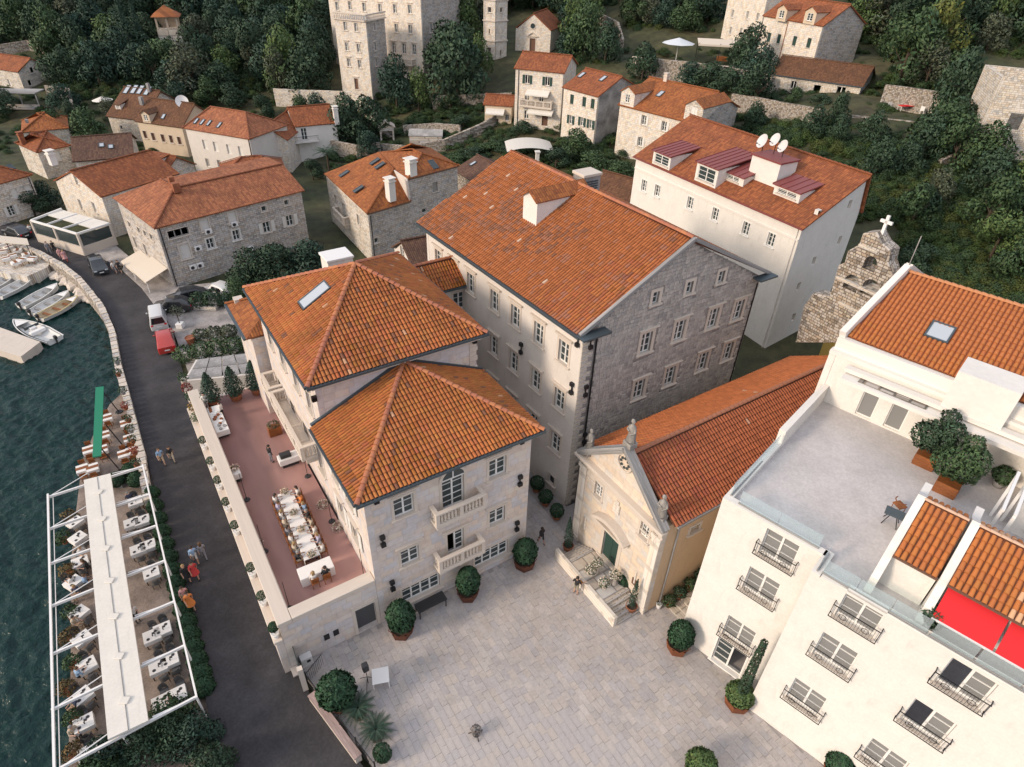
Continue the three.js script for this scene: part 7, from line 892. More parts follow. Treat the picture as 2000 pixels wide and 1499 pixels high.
  [[360, 748], [368, 768], [375, 786], [381, 806], [387, 826]].forEach(([x, y], i) => { const g = thing('flower_tub', ['flower tub at the far end of the terrace roadside', 'red flower tub along the terrace roadside', 'leafy tub along the terrace roadside', 'yellow flower tub along the terrace roadside', 'leafy tub closest to the first box ball'][i], 'planter', at(x, y, 4.65), 0); part(g, 'tub', cyl(0.25, 0.3, 0.4, 10), M.trim); part(g, 'plant', leafMass(blobLeaves([[0, 0.65, 0, 0.42, 0.9]], 260, 0.08, [GREEN.mid, [0.16, 0.03, 0.02], GREEN.deep, [0.2, 0.13, 0.02], GREEN.mid][i])), M.leaf); });
  { const P = at(353, 640, RD + 0.1), g = thing('potted_olive', 'small bare tree in a square white pot beside the red car', 'potted plant', P); part(g, 'pot', rbox(0.7, 0.6, 0.7, 0.04, 0, 0.3, 0), M.whitePaint); part(g, 'trunk', mg([cyl(0.05, 0.03, 1.5, 6, 0, 0.5, 0), rod(V(0, 1.4, 0), V(0.5, 2.2, 0.2), 0.02, 5), rod(V(0, 1.3, 0), V(-0.5, 2.1, -0.1), 0.02, 5)]), M.bark); part(g, 'leaves', leafMass(blobLeaves([[0, 2, 0, 0.75, 0.8]], 220, 0.09, GREEN.olive, 0.4)), M.leaf); }
  { const g = thing('barrel_pot', 'brown barrel pot on the pavement by the hedge bed', 'pot', at(374, 672, RD + 0.1)); part(g, 'pot', cyl(0.36, 0.48, 0.8, 14), M.terracotta); part(g, 'rim', new THREE.TorusGeometry(0.48, 0.05, 6, 16).rotateX(Math.PI / 2).translate(0, 0.8, 0), M.terracotta); }
}
// ----- furniture -----
const chairProto = (() => { const g = new THREE.Group(); g.name = 'rattan_chair'; part(g, 'seat', rbox(0.5, 0.08, 0.48, 0.03, 0, 0.44, 0), M.greyChair); const b = new THREE.CylinderGeometry(0.28, 0.26, 0.45, 12, 1, true, Math.PI * 0.6, Math.PI * 0.8).translate(0, 0.68, -0.02); part(g, 'backrest', b, std({ color: rgb(0.12, 0.115, 0.11), side: THREE.DoubleSide })); for (const [x, z] of [[-0.2, 0.2], [0.2, 0.2], [-0.2, -0.2], [0.2, -0.2]]) part(g, 'leg', cyl(0.018, 0.022, 0.44, 5, x, 0, z), M.iron); return g; })();
const woodChair = (() => { const g = new THREE.Group(); g.name = 'wooden_chair'; part(g, 'seat', rbox(0.46, 0.05, 0.46, 0.02, 0, 0.45, 0), M.wood); part(g, 'backrest', rbox(0.46, 0.4, 0.04, 0.02, 0, 0.75, -0.22), M.wood); for (const [x, z] of [[-0.2, 0.2], [0.2, 0.2], [-0.2, -0.2], [0.2, -0.2]]) part(g, 'leg', box(0.04, 0.45, 0.04, x, 0.22, z), M.wood); return g; })();
const clothTable = (w, d, runner) => { const g = new THREE.Group(); g.name = 'dining_table'; part(g, 'tablecloth', mg([rbox(w + 0.06, 0.05, d + 0.06, 0.02, 0, 0.75, 0), box(w + 0.04, 0.3, 0.02, 0, 0.6, d / 2 + 0.02), box(w + 0.04, 0.3, 0.02, 0, 0.6, -d / 2 - 0.02), box(0.02, 0.3, d, w / 2 + 0.02, 0.6, 0), box(0.02, 0.3, d, -w / 2 - 0.02, 0.6, 0)]), M.cloth); for (const [x, z] of [[-1, 1], [1, 1], [-1, -1], [1, -1]]) part(g, 'leg', box(0.05, 0.74, 0.05, x * (w / 2 - 0.06), 0.37, z * (d / 2 - 0.06)), runner ? M.wood : M.iron); if (runner) part(g, 'runner', rbox(0.34, 0.012, d + 0.1, 0.005, 0, 0.785, 0), M.wood); else part(g, 'place_settings', mg([cyl(0.1, 0.1, 0.015, 10, -w / 4, 0.775, d / 4), cyl(0.1, 0.1, 0.015, 10, w / 4, 0.775, -d / 4), cyl(0.03, 0.035, 0.16, 6, 0.05, 0.775, 0.1), box(0.16, 0.02, 0.16, 0.1, 0.785, -0.1)]), M.dark, 'stuff'); return g; };
const tblA = clothTable(0.95, 0.85), tblW = clothTable(0.9, 0.8, true), RT = Math.atan2(at(398, 1350, DK).x - at(285, 890, DK).x, at(398, 1350, DK).z - at(285, 890, DK).z);
function place(proto, P, turn, label, cat, group) { const c = proto.clone(); c.name = numbered(proto.name); c.position.copy(P); c.rotation.y = turn; tag(c, label, cat, group); scene.add(c); return c; }
const off = (P, turn, x, z) => P.clone().add(V(x * Math.cos(turn) + z * Math.sin(turn), 0, -x * Math.sin(turn) + z * Math.cos(turn)));
{
  const rows = [[[269, 980], [262, 1022], [283, 1017], [275, 1074], [294, 1066], [301, 1120], [303, 1243], [323, 1230], [315, 1303], [337, 1290], [322, 1372], [352, 1357]], [[152, 1022], [158, 1053], [163, 1100], [150, 1140], [161, 1200], [167, 1250], [177, 1302], [168, 1362], [172, 1415], [182, 1473]]];
  rows[0].forEach(([x, y], i) => { const P = dk(x, y + 12); place(tblA, P, RT, 'white-clothed restaurant table on the hedge side of the white awning', 'table', 'tables on the hedge side'); for (const s of [-1, 1]) place(chairProto, off(P, RT, 0.02 * i, s * 0.78), RT + (s > 0 ? Math.PI : 0) + rr(-0.2, 0.2), 'dark rattan chair at a table on the hedge side of the white awning', 'chair', 'chairs on the hedge side'); });
  rows[1].forEach(([x, y], i) => { const P = dk(x, y + 10), t = RT + rr(-0.25, 0.25) + 0.3; place(tblA, P, t, 'white-clothed restaurant table on the water side of the white awning', 'table', 'tables on the water side'); for (const s of [-1, 1]) place(chairProto, off(P, t, 0, s * 0.8), t + (s > 0 ? Math.PI : 0) + rr(-0.3, 0.3), 'dark rattan chair at a table on the water side of the white awning', 'chair', 'chairs on the water side'); });
  [[213, 822], [250, 833], [257, 862], [246, 893], [262, 887], [208, 856], [166, 922], [186, 920], [204, 884], [178, 885]].forEach(([x, y]) => { const P = dk(x, y + 6), t = RT + Math.PI / 2; place(tblW, P, t, 'white table with wooden runner on the deck with the green awning', 'table', 'tables by the green awning'); for (const s of [-1, 1]) place(woodChair, off(P, t, s * 0.72, 0), t + (s > 0 ? -Math.PI / 2 : Math.PI / 2), 'orange-brown wooden chair on the deck with the green awning', 'chair', 'chairs by the green awning'); });
  // white retractable awning, closed into its long case, and its frame
  const h = 4.1, A = thing('awning_frame', 'white steel awning frame with long closed white canopy over the restaurant', 'awning', dk(250, 1150)), q = (x, y, hh = h) => at(x, y, hh).sub(A.position);
  part(A, 'canopy', slab([q(210, 1445, 4.3), q(289, 1408, 4.3), q(215, 925, 4.3), q(163, 938, 4.3)], 0.16, V(0, 0, 0)), M.canvasWhite); { const a = q(189, 932, 4.32), b = q(250, 1426, 4.32); part(A, 'seam', beam(a, b, 0.03, 0.03), M.concrete); for (let k = 0; k < 7; k++) part(A, 'vent_cap', rbox(0.5, 0.1, 0.4, 0.03).translate(...a.clone().lerp(b, (k + 0.6) / 7.2).toArray()).translate(0, 0.03, 0), M.canvasWhite); }
  const L = [[93, 972], [93, 1035], [95, 1103], [97, 1186], [98, 1280], [100, 1388], [116, 1502]], Rr = [[278, 912], [290, 967], [304, 1028], [322, 1096], [340, 1176], [360, 1262], [383, 1362]];
  L.forEach((l, i) => { part(A, 'cross_beam', beam(q(...l, 3.85), q(...Rr[i], 3.85), 0.11, 0.18), M.whitePaint); part(A, 'brace', rod(q(...l, 3.9), q(lerp(l[0], Rr[i][0], 0.42), lerp(l[1], Rr[i][1], 0.42) - 22, 3.95), 0.035, 6), M.whitePaint); part(A, 'brace', rod(q(...Rr[i], 3.9), q(lerp(l[0], Rr[i][0], 0.68), lerp(l[1], Rr[i][1], 0.68) - 6, 3.95), 0.035, 6), M.whitePaint); const f = q(...Rr[i], 3.8); part(A, 'post', rod(f.clone().setY(0), f, 0.06, 8), M.whitePaint); });
  part(A, 'rail', beam(q(93, 966, 3.95), q(107, 1560, 3.95), 0.12, 0.14), M.whitePaint); part(A, 'rail', beam(q(103, 966, 3.7), q(118, 1560, 3.7), 0.04, 0.05), M.whitePaint); part(A, 'rail', beam(q(278, 908, 3.95), q(384, 1364, 3.95), 0.1, 0.12), M.whitePaint); for (const [x, y] of [[180, 945], [205, 1180], [235, 1430]]) { const f = q(x, y, 4.1); part(A, 'post', rod(f.clone().setY(0), f, 0.08, 8), M.whitePaint); }
  const G = thing('green_awning', 'narrow green canvas awning on a steel frame at the waterside deck', 'awning', dk(205, 870)), k = (x, y, hh = 3.9) => at(x, y, hh).sub(G.position); part(G, 'canopy', slab([k(180, 893), k(197, 890), k(202, 755), k(186, 757)], 0.1, V(0, 0, 0)), M.canvasGreen); for (const [x, y] of [[205, 790], [215, 860], [205, 905]]) { const e = k(x - 9, y - 30, 3.8); part(G, 'post', rod(V(e.x + 0.8, 0, e.z), e, 0.05, 6), M.iron); part(G, 'foot', cyl(0.35, 0.3, 0.08, 8, e.x + 0.8, 0, e.z), M.iron); }
  // hedge balls along the road and shrubs on the water side
  for (let i = 0; i < 16; i++) { const t = i / 15, x = lerp(300, 404, t), y = lerp(975, 1352, t), P = dk(x, y), g = thing('hedge_bush', 'round dark bush in the hedge row between restaurant and road', 'bush', P, R() * 6, 'hedge row along the road'); const c = part(g, 'foliage', pick(EGG), M.leaf); c.scale.set(1.25, 1.25, 1.25); part(g, 'trough', rbox(1.0, 0.4, 0.7, 0.03, 0, 0.2, 0), M.concrete); }
  [[140, 1012], [128, 1052], [137, 1118], [143, 1200], [142, 1245], [148, 1298], [138, 1348], [150, 1408], [148, 1474]].forEach(([x, y], i) => { const P = dk(x, y + 8), g = thing('potted_bush', i % 2 ? 'green potted bush on the water edge of the restaurant' : 'orange-tinged potted bush on the water edge of the restaurant', 'bush', P, R() * 6, i % 2 ? 'green bushes on the water edge' : 'orange bushes on the water edge'); part(g, 'pot', cyl(0.22, 0.28, 0.4, 10), M.terracotta); part(g, 'foliage', leafMass(blobLeaves([[0, 0.7, 0, 0.5, 0.8], [0.3, 0.6, 0.2, 0.35, 0.8]], 420, 0.09, i % 2 ? GREEN.mid : [0.12, 0.085, 0.03])), M.leaf); });
  [[222, 1478, 'teal'], [288, 1452, 'deep'], [345, 1432, 'deep'], [392, 1432, 'teal'], [340, 1398, 'mid'], [420, 1500, 'deep'], [200, 1510, 'mid']].forEach(([x, y, kd], i) => tree('terrace_tree', ['tree at the water end of the restaurant terrace corner', 'round tree under the awning frame corner', 'middle tree of the clump by the restaurant gate', 'tree of the clump closest to the road', 'light tree behind the last tables', 'tree beside the road wall at the restaurant gate', 'leafy tree on the lowest terrace corner'][i], dk(x, y + 22), 2.8, 2.6, kd, 'trees by the restaurant gate'));
  for (const [i, x, y] of [[0, 232, 948], [1, 258, 930], [2, 270, 948]]) { const g = thing('hedge_bush', ['dark bush dividing the two decks near the canopy', 'dark bush dividing the two decks in the middle', 'dark bush dividing the two decks by the road'][i], 'bush', dk(x, y)); const c = part(g, 'foliage', EGG[i], M.leaf); c.scale.setScalar(1.3); part(g, 'trough', rbox(1, 0.4, 0.7, 0.03, 0, 0.2, 0), M.concrete); }
  // pots along the road parapet
  [[247, 770], [252, 800], [258, 825], [262, 845], [266, 866], [270, 888], [236, 712], [238, 735], [274, 912]].forEach(([x, y], i) => { const g = thing('quay_pot', 'flower pot on the quay wall between road and green awning deck', 'potted plant', at(x - 6, y, 3.2), 0, 'pots on the quay wall'); part(g, 'pot', cyl(0.18, 0.23, 0.32, 9), i % 3 ? M.terracotta : M.concrete); part(g, 'plant', leafMass(blobLeaves([[0, 0.5, 0, 0.33, 0.9]], 160, 0.08, i % 4 === 1 ? [0.2, 0.04, 0.03] : GREEN.deep)), M.leaf); });
  // pergola restaurant in front of the cream house, cafe on its platform
  const F = at(170, 505, RD), p = thing('pergola_restaurant', 'white glazed pergola restaurant with open roof bays in front of the cream house', 'pergola', F), z = (x, y, hh) => at(x, y, hh).sub(F); const c = [[60, 431, 4.6], [150, 457, 4.6], [213, 437, 4.6], [120, 408, 5.2]].map((v) => z(...v)); part(p, 'roof_beam', mg([beam(c[0], c[1], 0.2, 0.25), beam(c[1], c[2], 0.2, 0.25), beam(c[0], c[3], 0.2, 0.25)]), M.whitePaint); for (const t of [0.33, 0.66]) part(p, 'roof_beam', beam(c[0].clone().lerp(c[1], t), c[3].clone().lerp(c[2], t), 0.14, 0.2), M.whitePaint); part(p, 'roof_slab', slab([c[0].clone().lerp(c[3], 0.5), c[1].clone().lerp(c[2], 0.5), c[2], c[3]], 0.12, V(0, 0, 0)), M.canvasWhite); for (const s of [0, 0.5, 1]) { const e = c[0].clone().lerp(c[1], s); part(p, 'pillar', rod(e.clone().setY(0), e, 0.2, 8), M.trim); } part(p, 'pillar', rod(c[2].clone().setY(0), c[2], 0.2, 8), M.trim); part(p, 'low_wall', mg([beam(c[0].clone().setY(0.6), c[1].clone().setY(0.6), 0.3, 1.2), beam(c[1].clone().setY(0.6), c[2].clone().setY(0.6), 0.3, 1.2)]), M.trim); part(p, 'glazing', mg([beam(c[0].clone().setY(2), c[1].clone().setY(2), 0.05, 1.5), beam(c[1].clone().setY(2), c[2].clone().setY(2), 0.05, 1.5)]), M.glass); part(p, 'floor', slab([c[0].clone().setY(0.1), c[1].clone().setY(0.1), c[2].clone().setY(0.1), c[3].clone().setY(0.1)], 0.1, V(0, 0, 0)), M.soil);
  [[5, 486], [20, 492], [38, 498], [55, 506], [10, 500], [28, 508], [46, 516], [66, 514], [15, 514], [34, 522]].forEach(([x, y]) => place(tblW, at(x, y, 1.3), R() * 3, 'small table on the waterside cafe platform', 'table', 'tables of the waterside cafe')); { const g = thing('cafe_awning', 'beige cafe awning on the waterside platform', 'awning', at(20, 480, 1.3)), e = (x, y) => at(x, y, 3.6).sub(g.position); part(g, 'fabric', slab([e(-40, 470), e(56, 478), e(52, 466), e(-40, 456)], 0.08, V(0, 0, 0)), M.beigeCanvas); for (const [x, y] of [[50, 476], [10, 470]]) { const f = e(x, y); part(g, 'post', rod(f.clone().setY(0), f, 0.05, 6), M.iron); } }
}
// ----- boats -----
function boat(label, [x0, y0], [x1, y1], w, o = {}) {   // stern and bow pixels on the water
  const S0 = at(x0, y0, 0.4), S1 = at(x1, y1, 0.4), dd = S1.clone().sub(S0), len = dd.length(), turn = Math.atan2(-dd.x, -dd.z);
  const g = thing(o.name ?? 'rowing_boat', label, 'boat', S0.lerp(S1, 0.5).setY(0.02), turn), N = 14, sec = (t, k) => { const b = w / 2 * Math.pow(Math.max(0.001, 1 - Math.pow(Math.max(0, (t - 0.35) / 0.65), 2.2)), 0.8) * (t < 0.35 ? lerp(0.8, 1, t / 0.35) : 1), y = 0.5 + 0.28 * t * t; return [-1, -0.82, 0, 0.82, 1].map((s, i) => V(s * b * (k ? 0.84 : 1), i === 2 ? -0.18 + (k ? 0.2 : 0) : i % 4 === 0 ? y : 0.05 + (k ? 0.2 : 0), (0.5 - t) * len * (k ? 0.94 : 1))); };
  const skin = (k) => { const pts = [], tri = []; for (let i = 0; i <= N; i++) pts.push(...sec(i / N, k)); for (let i = 0; i < N; i++) for (let j = 0; j < 4; j++) { const a = i * 5 + j; tri.push([a, a + 5, a + 1], [a + 1, a + 5, a + 6]); } for (const [e] of [[0]]) for (let j = 1; j < 3; j++) tri.push([e * 5, e * 5 + j, e * 5 + j + 1]); tri.push([0, 3, 4]); return polyGeo(pts, tri); };
  part(g, 'hull', skin(0), std({ color: o.col ?? rgb(0.78, 0.78, 0.76), roughness: 0.4, side: THREE.DoubleSide })); part(g, 'inner_hull', skin(1), std({ color: o.inside ?? rgb(0.6, 0.6, 0.58), side: THREE.DoubleSide }));
  const gun = []; for (let i = 0; i < N; i++) for (const s of [0, 4]) gun.push(beam(sec(i / N, 0)[s], sec((i + 1) / N, 0)[s], 0.09, 0.06)); part(g, 'gunwale', mg(gun), std({ color: o.rim ?? rgb(0.74, 0.74, 0.72) })); if (!o.engineOnly) for (const t of [0.2, 0.45, 0.68]) part(g, 'thwart', box(w * 0.84, 0.05, 0.28, 0, 0.4, (0.5 - t) * len), o.seat ?? M.concrete); part(g, 'deck', slab([V(-w * 0.3, 0.68, (0.5 - 0.78) * len), V(w * 0.3, 0.68, (0.5 - 0.78) * len), V(0.02, 0.76, -0.47 * len), V(-0.02, 0.76, -0.47 * len)], 0.04, V(0, 0, 0)), M.whitePaint); part(g, 'outboard_motor', mg([rbox(0.3, 0.4, 0.36, 0.06, 0, 0.75, len / 2 + 0.15), box(0.12, 0.8, 0.14, 0, 0.2, len / 2 + 0.12)]), M.dark);
  if (o.speed) { part(g, 'windscreen', mg([box(w * 0.7, 0.3, 0.04, 0, 0.85, -0.3)]), M.glass); part(g, 'seat', rbox(w * 0.7, 0.4, 0.5, 0.05, 0, 0.5, 0.6), M.whitePaint); part(g, 'console', rbox(0.7, 0.5, 0.5, 0.06, 0, 0.6, -0.1), M.whitePaint); } return g;
}
boat('white rowing boat moored closest to the cafe platform', [-25, 566], [30, 537], 1.8); boat('long white rowing boat second from the cafe platform', [-5, 579], [70, 541], 1.9); boat('white boat with small outboard in the middle of the moored boats', [40, 598], [113, 559], 1.9); boat('narrow pale boat beside the yellowish boat', [60, 612], [135, 573], 1.7); boat('boat with yellowish rim and brown seats', [76, 622], [153, 583], 1.9, { inside: rgb(0.5, 0.4, 0.26), rim: rgb(0.6, 0.52, 0.3), seat: M.wood }); boat('white speedboat moored at the stone jetty', [108, 664], [28, 630], 2.3, { name: 'speedboat', speed: true, engineOnly: true });
// ----- cars -----
function car(name, label, P, turn, col, o = {}) {
  const g = thing(name, label, o.cat ?? 'car', P, turn), L = o.L ?? 4.1, W = 1.72, H = o.H ?? 1.48, van = o.van, m = new THREE.MeshPhysicalMaterial({ color: rgb(...col), roughness: 0.35, clearcoat: 0.8, clearcoatRoughness: 0.08 });
  const prof = van ? [[0, 0.35], [0.01, 0.85], [0.18, 1.02], [0.3, 1.72], [0.97, 1.76], [1, 0.9], [1, 0.35]] : [[0, 0.35], [0.01, 0.68], [0.06, 0.78], [0.27, 0.92], [0.4, H - 0.02], [0.55, H + 0.02], [0.78, H - 0.04], [0.94, 0.98], [1, 0.9], [1, 0.35]];
  const s = new THREE.Shape(prof.map(([x, y]) => new THREE.Vector2((x - 0.5) * L, y))), e = new THREE.ExtrudeGeometry(s, { depth: W - 0.24, bevelEnabled: true, bevelSize: 0.1, bevelThickness: 0.12, bevelSegments: 3 }).translate(0, 0, -(W - 0.24) / 2), p = e.attributes.position; for (let i = 0; i < p.count; i++) { const y = p.getY(i); if (y > 0.9) p.setZ(i, p.getZ(i) * (1 - (y - 0.9) * 0.26)); } e.computeVertexNormals(); part(g, 'body', toCreasedNormals(e, 0.7), m);
  const tz = (y) => (W / 2) * (1 - Math.max(0, y - 0.9) * 0.26) + 0.012, gl = (pts) => { const q = pts.map((v) => V(...v)); return polyGeo(q, [[0, 1, 2], [0, 2, 3]]); }, X = (t) => (t - 0.5) * L, gm = std({ color: rgb(0.012, 0.014, 0.016), roughness: 0.08, side: THREE.DoubleSide });
  const [a0, a1, b0, b1, yt] = van ? [0.19, 0.295, 1.0, 0.975, 1.68] : [0.285, 0.395, 0.93, 0.79, H - 0.07]; const d = 0.115;
  part(g, 'windscreen', gl([[X(a0) - d, 0.98, -tz(0.98) * 0.84], [X(a0) - d, 0.98, tz(0.98) * 0.84], [X(a1) - d + 0.02, yt, tz(yt) * 0.8], [X(a1) - d + 0.02, yt, -tz(yt) * 0.8]]), gm); part(g, 'rear_window', gl([[X(b0) + d + 0.03, 1.02, -tz(1) * 0.8], [X(b0) + d + 0.03, 1.02, tz(1) * 0.8], [X(b1) + d, yt, tz(yt) * 0.78], [X(b1) + d, yt, -tz(yt) * 0.78]]), gm);
  for (const z of [-1, 1]) { const wn = van ? [[0.24, 0.42]] : [[0.36, 0.56], [0.58, 0.8]]; for (const [x0, x1] of wn) part(g, 'side_window', gl([[X(x0), 0.97, z * (tz(0.97) + 0.02)], [X(x1), 0.97, z * (tz(0.97) + 0.02)], [X(Math.min(x1, 0.76)), yt - 0.02, z * (tz(yt) + 0.02)], [X(Math.max(x0, 0.42)), yt - 0.02, z * (tz(yt) + 0.02)]]), gm); part(g, 'mirror', rbox(0.14, 0.12, 0.2, 0.03, X(0.33), 1.0, z * (W / 2 + 0.1)), m); part(g, 'headlight', rbox(0.12, 0.16, 0.34, 0.04, X(0.0) - 0.03, 0.7, z * 0.6), M.paleGlass); part(g, 'tail_light', rbox(0.08, 0.22, 0.26, 0.03, X(1) + 0.07, 0.85, z * 0.66), M.canvasRed); for (const t of [0.18, 0.8]) { const w = sub(g, 'wheel', V(X(t), 0.32, z * (W / 2 - 0.08))); part(w, 'tyre', new THREE.CylinderGeometry(0.32, 0.32, 0.22, 18).rotateX(Math.PI / 2), M.dark); part(w, 'rim', new THREE.CylinderGeometry(0.2, 0.2, 0.23, 12).rotateX(Math.PI / 2), M.concrete); } }
  part(g, 'number_plate', box(0.02, 0.11, 0.5, X(1) + 0.115, 0.6, 0), M.whitePaint); part(g, 'number_plate', box(0.02, 0.11, 0.5, X(0) - 0.115, 0.5, 0), M.whitePaint); return g;
}
{ const dirAt = (x0, y0, x1, y1) => { const a = at(x0, y0, RD), b = at(x1, y1, RD); return Math.atan2(-(b.z - a.z), b.x - a.x) + Math.PI; };   // nose points from the first to the second pixel
  car('parked_car', 'dark car driving towards the parked cars on the quay road', at(194, 527, RD), dirAt(185, 505, 208, 545), [0.02, 0.026, 0.03]); car('parked_car', 'red hatchback parked behind the white van', at(326, 674, RD), dirAt(330, 690, 320, 640), [0.42, 0.035, 0.025]); car('parked_van', 'small white van parked in front of the red hatchback', at(311, 630, RD), dirAt(314, 645, 306, 600), [0.6, 0.6, 0.59], { van: true, cat: 'van', L: 4.2 }); car('parked_car', 'black car parked across the pavement beside the white van', at(340, 606, RD + 0.1), dirAt(372, 600, 310, 603), [0.012, 0.013, 0.015]); car('parked_car', 'black car parked against the shade-grey stone wall', at(366, 588, RD + 0.1), dirAt(392, 582, 345, 592), [0.014, 0.016, 0.02]); car('parked_car', 'white hatchback parked under the trees by the palace annex', at(432, 576, RD + 0.1), dirAt(450, 582, 410, 568), [0.66, 0.65, 0.63], { L: 3.9 }); car('parked_car', 'dark car far along the quay road near the cafe', at(36, 462, RD), dirAt(80, 478, 0, 452), [0.02, 0.022, 0.026]); }
// ---------- people ----------
const POSE = (() => {
  const S = (x, y, z) => V(x, y, z), base = { head: S(0, 1.6, 0.03), neck: S(0, 1.44, 0), chest: S(0, 1.27, 0), pelvis: S(0, 0.96, 0) };
  const mk = (o) => { const j = { ...base, ...o }; return [['skin', j.head.clone().add(S(0, 0.05, -0.01)), j.head.clone().add(S(0, -0.05, 0.025)), 0.1, 0.082], ['skin', j.head, j.neck, 0.055, 0.06], ['shirt', j.chest.clone().add(S(-0.07, 0.08, 0)), j.chest.clone().add(S(0.07, 0.08, 0)), 0.125, 0.125], ['shirt', j.chest, j.pelvis, 0.14, 0.135], ['legs', j.pelvis.clone().add(S(-0.05, 0, 0)), j.pelvis.clone().add(S(0.05, 0, 0)), 0.135, 0.135],
    ...['l', 'r'].flatMap((k) => [['shirt', j[k][0], j[k][1], 0.058, 0.046], ['arm', j[k][1], j[k][2], 0.043, 0.03], ['legs', j[k][3], j[k][4], 0.088, 0.058], ['calf', j[k][4], j[k][5], 0.056, 0.038], ['shoe', j[k][5], j[k][5].clone().add(S(0, -0.04, 0.16)), 0.045, 0.035]])]; };
  const stand = mk({ l: [S(-0.19, 1.38, 0), S(-0.25, 1.1, -0.02), S(-0.23, 0.86, 0.06), S(-0.09, 0.92, 0), S(-0.1, 0.5, 0.02), S(-0.11, 0.08, -0.03)], r: [S(0.19, 1.38, 0), S(0.25, 1.1, -0.02), S(0.2, 0.9, 0.12), S(0.09, 0.92, 0), S(0.1, 0.5, 0.02), S(0.11, 0.08, -0.03)] });
  const walk = mk({ l: [S(-0.19, 1.38, 0), S(-0.25, 1.12, 0.1), S(-0.23, 0.92, 0.26), S(-0.09, 0.92, 0), S(-0.1, 0.52, -0.1), S(-0.1, 0.14, -0.34)], r: [S(0.19, 1.38, 0), S(0.24, 1.12, -0.12), S(0.23, 0.9, -0.14), S(0.09, 0.92, 0), S(0.1, 0.5, 0.2), S(0.1, 0.08, 0.26)] });
  const sit = mk({ head: S(0, 1.2, 0.1), neck: S(0, 1.05, 0.05), chest: S(0, 0.88, 0.03), pelvis: S(0, 0.57, 0), l: [S(-0.19, 0.98, 0.04), S(-0.25, 0.74, 0.14), S(-0.14, 0.78, 0.38), S(-0.09, 0.55, 0.05), S(-0.11, 0.52, 0.45), S(-0.11, 0.08, 0.42)], r: [S(0.19, 0.98, 0.04), S(0.25, 0.74, 0.14), S(0.12, 0.8, 0.4), S(0.09, 0.55, 0.05), S(0.11, 0.52, 0.45), S(0.11, 0.08, 0.4)] });
  const play = mk({ l: [S(-0.19, 1.38, 0), S(-0.27, 1.12, 0.06), S(-0.42, 1.2, 0.26), S(-0.09, 0.92, 0), S(-0.1, 0.5, 0.02), S(-0.13, 0.08, -0.03)], r: [S(0.19, 1.38, 0), S(0.28, 1.12, 0.04), S(0.04, 1.06, 0.24), S(0.09, 0.92, 0), S(0.1, 0.5, 0.04), S(0.13, 0.08, 0)] });
  const out = {};
  for (const [name, bones] of Object.entries({ stand, walk, sit, play })) {
    const res = 52, mc = new MarchingCubes(res, M.vcol, false, false, 30000), p = V(0, 0, 0), ab_ = V(0, 0, 0), pa_ = V(0, 0, 0), half = res / 2, sc = 1.0; mc.isolation = 0;
    const dist = (p, [, a, b, r0, r1]) => { ab_.subVectors(b, a); pa_.subVectors(p, a); const t = clamp(pa_.dot(ab_) / Math.max(1e-6, ab_.lengthSq()), 0, 1); return pa_.addScaledVector(ab_, -t).length() - lerp(r0, r1, t); };
    for (let z = 0; z < res; z++) for (let y = 0; y < res; y++) for (let x = 0; x < res; x++) { p.set((x - half) / half * sc, (y - half) / half * sc + 0.86, (z - half) / half * sc); let d = 9; for (const b of bones) { const e = dist(p, b), k = 0.035, h = Math.max(0, k - Math.abs(d - e)) / k; d = Math.min(d, e) - h * h * k * 0.25; } mc.field[z * res * res + y * res + x] = -d; }
    mc.update(); const n = mc.count, pos = mc.positionArray.slice(0, n * 3), g0 = new THREE.BufferGeometry(); for (let i = 0; i < n; i++) { pos[3 * i] *= sc; pos[3 * i + 1] = pos[3 * i + 1] * sc + 0.86; pos[3 * i + 2] *= sc; } g0.setAttribute('position', new THREE.BufferAttribute(pos, 3)); let g = mergeVertices(g0, 1e-4); g.computeVertexNormals(); g = g.toNonIndexed();
    const hands = []; for (const b of bones.filter((q) => q[0] === 'arm')) { const d = b[2].clone().sub(b[1]).normalize(), s = V(0, 1, 0).cross(d); if (s.lengthSq() < 0.05) s.set(0, 0, 1); s.normalize(); const w = b[2]; hands.push(rod(w, w.clone().addScaledVector(d, 0.08), 0.03, 6, 0.034)); [[-0.027, 0.068], [-0.009, 0.078], [0.009, 0.074], [0.027, 0.06]].forEach(([o, l]) => { const a = w.clone().addScaledVector(d, 0.075).addScaledVector(s, o), m = a.clone().addScaledVector(d, l * 0.6); hands.push(rod(a, m, 0.009, 5, 0.008), rod(m, m.clone().addScaledVector(d, l * 0.4).add(V(0, -0.012, 0.008)), 0.008, 5, 0.006)); }); hands.push(rod(w.clone().addScaledVector(d, 0.02).addScaledVector(s, 0.02), w.clone().addScaledVector(d, 0.07).addScaledVector(s, 0.055), 0.011, 5, 0.008)); }
    const hd = bones[1][1], face = [rod(hd.clone().add(V(0, 0.02, 0.1)), hd.clone().add(V(0, -0.025, 0.125)), 0.012, 5, 0.016), ball(0.022, hd.x - 0.1, hd.y, hd.z, 6), ball(0.022, hd.x + 0.1, hd.y, hd.z, 6)];
    const P = g.attributes.position, reg = []; for (let i = 0; i < P.count; i++) { p.fromBufferAttribute(P, i); let best = 9, k = ''; for (const b of bones) { const e = dist(p, b); if (e < best) { best = e; k = b[0]; } } reg.push(k); }
    const extra = mg([...hands, ...face]); for (let i = 0; i < extra.attributes.position.count; i++) reg.push('skin');
    const geo = mg([g, extra]); out[name] = { geo, reg, head: hd };
  }
  return out;
})();
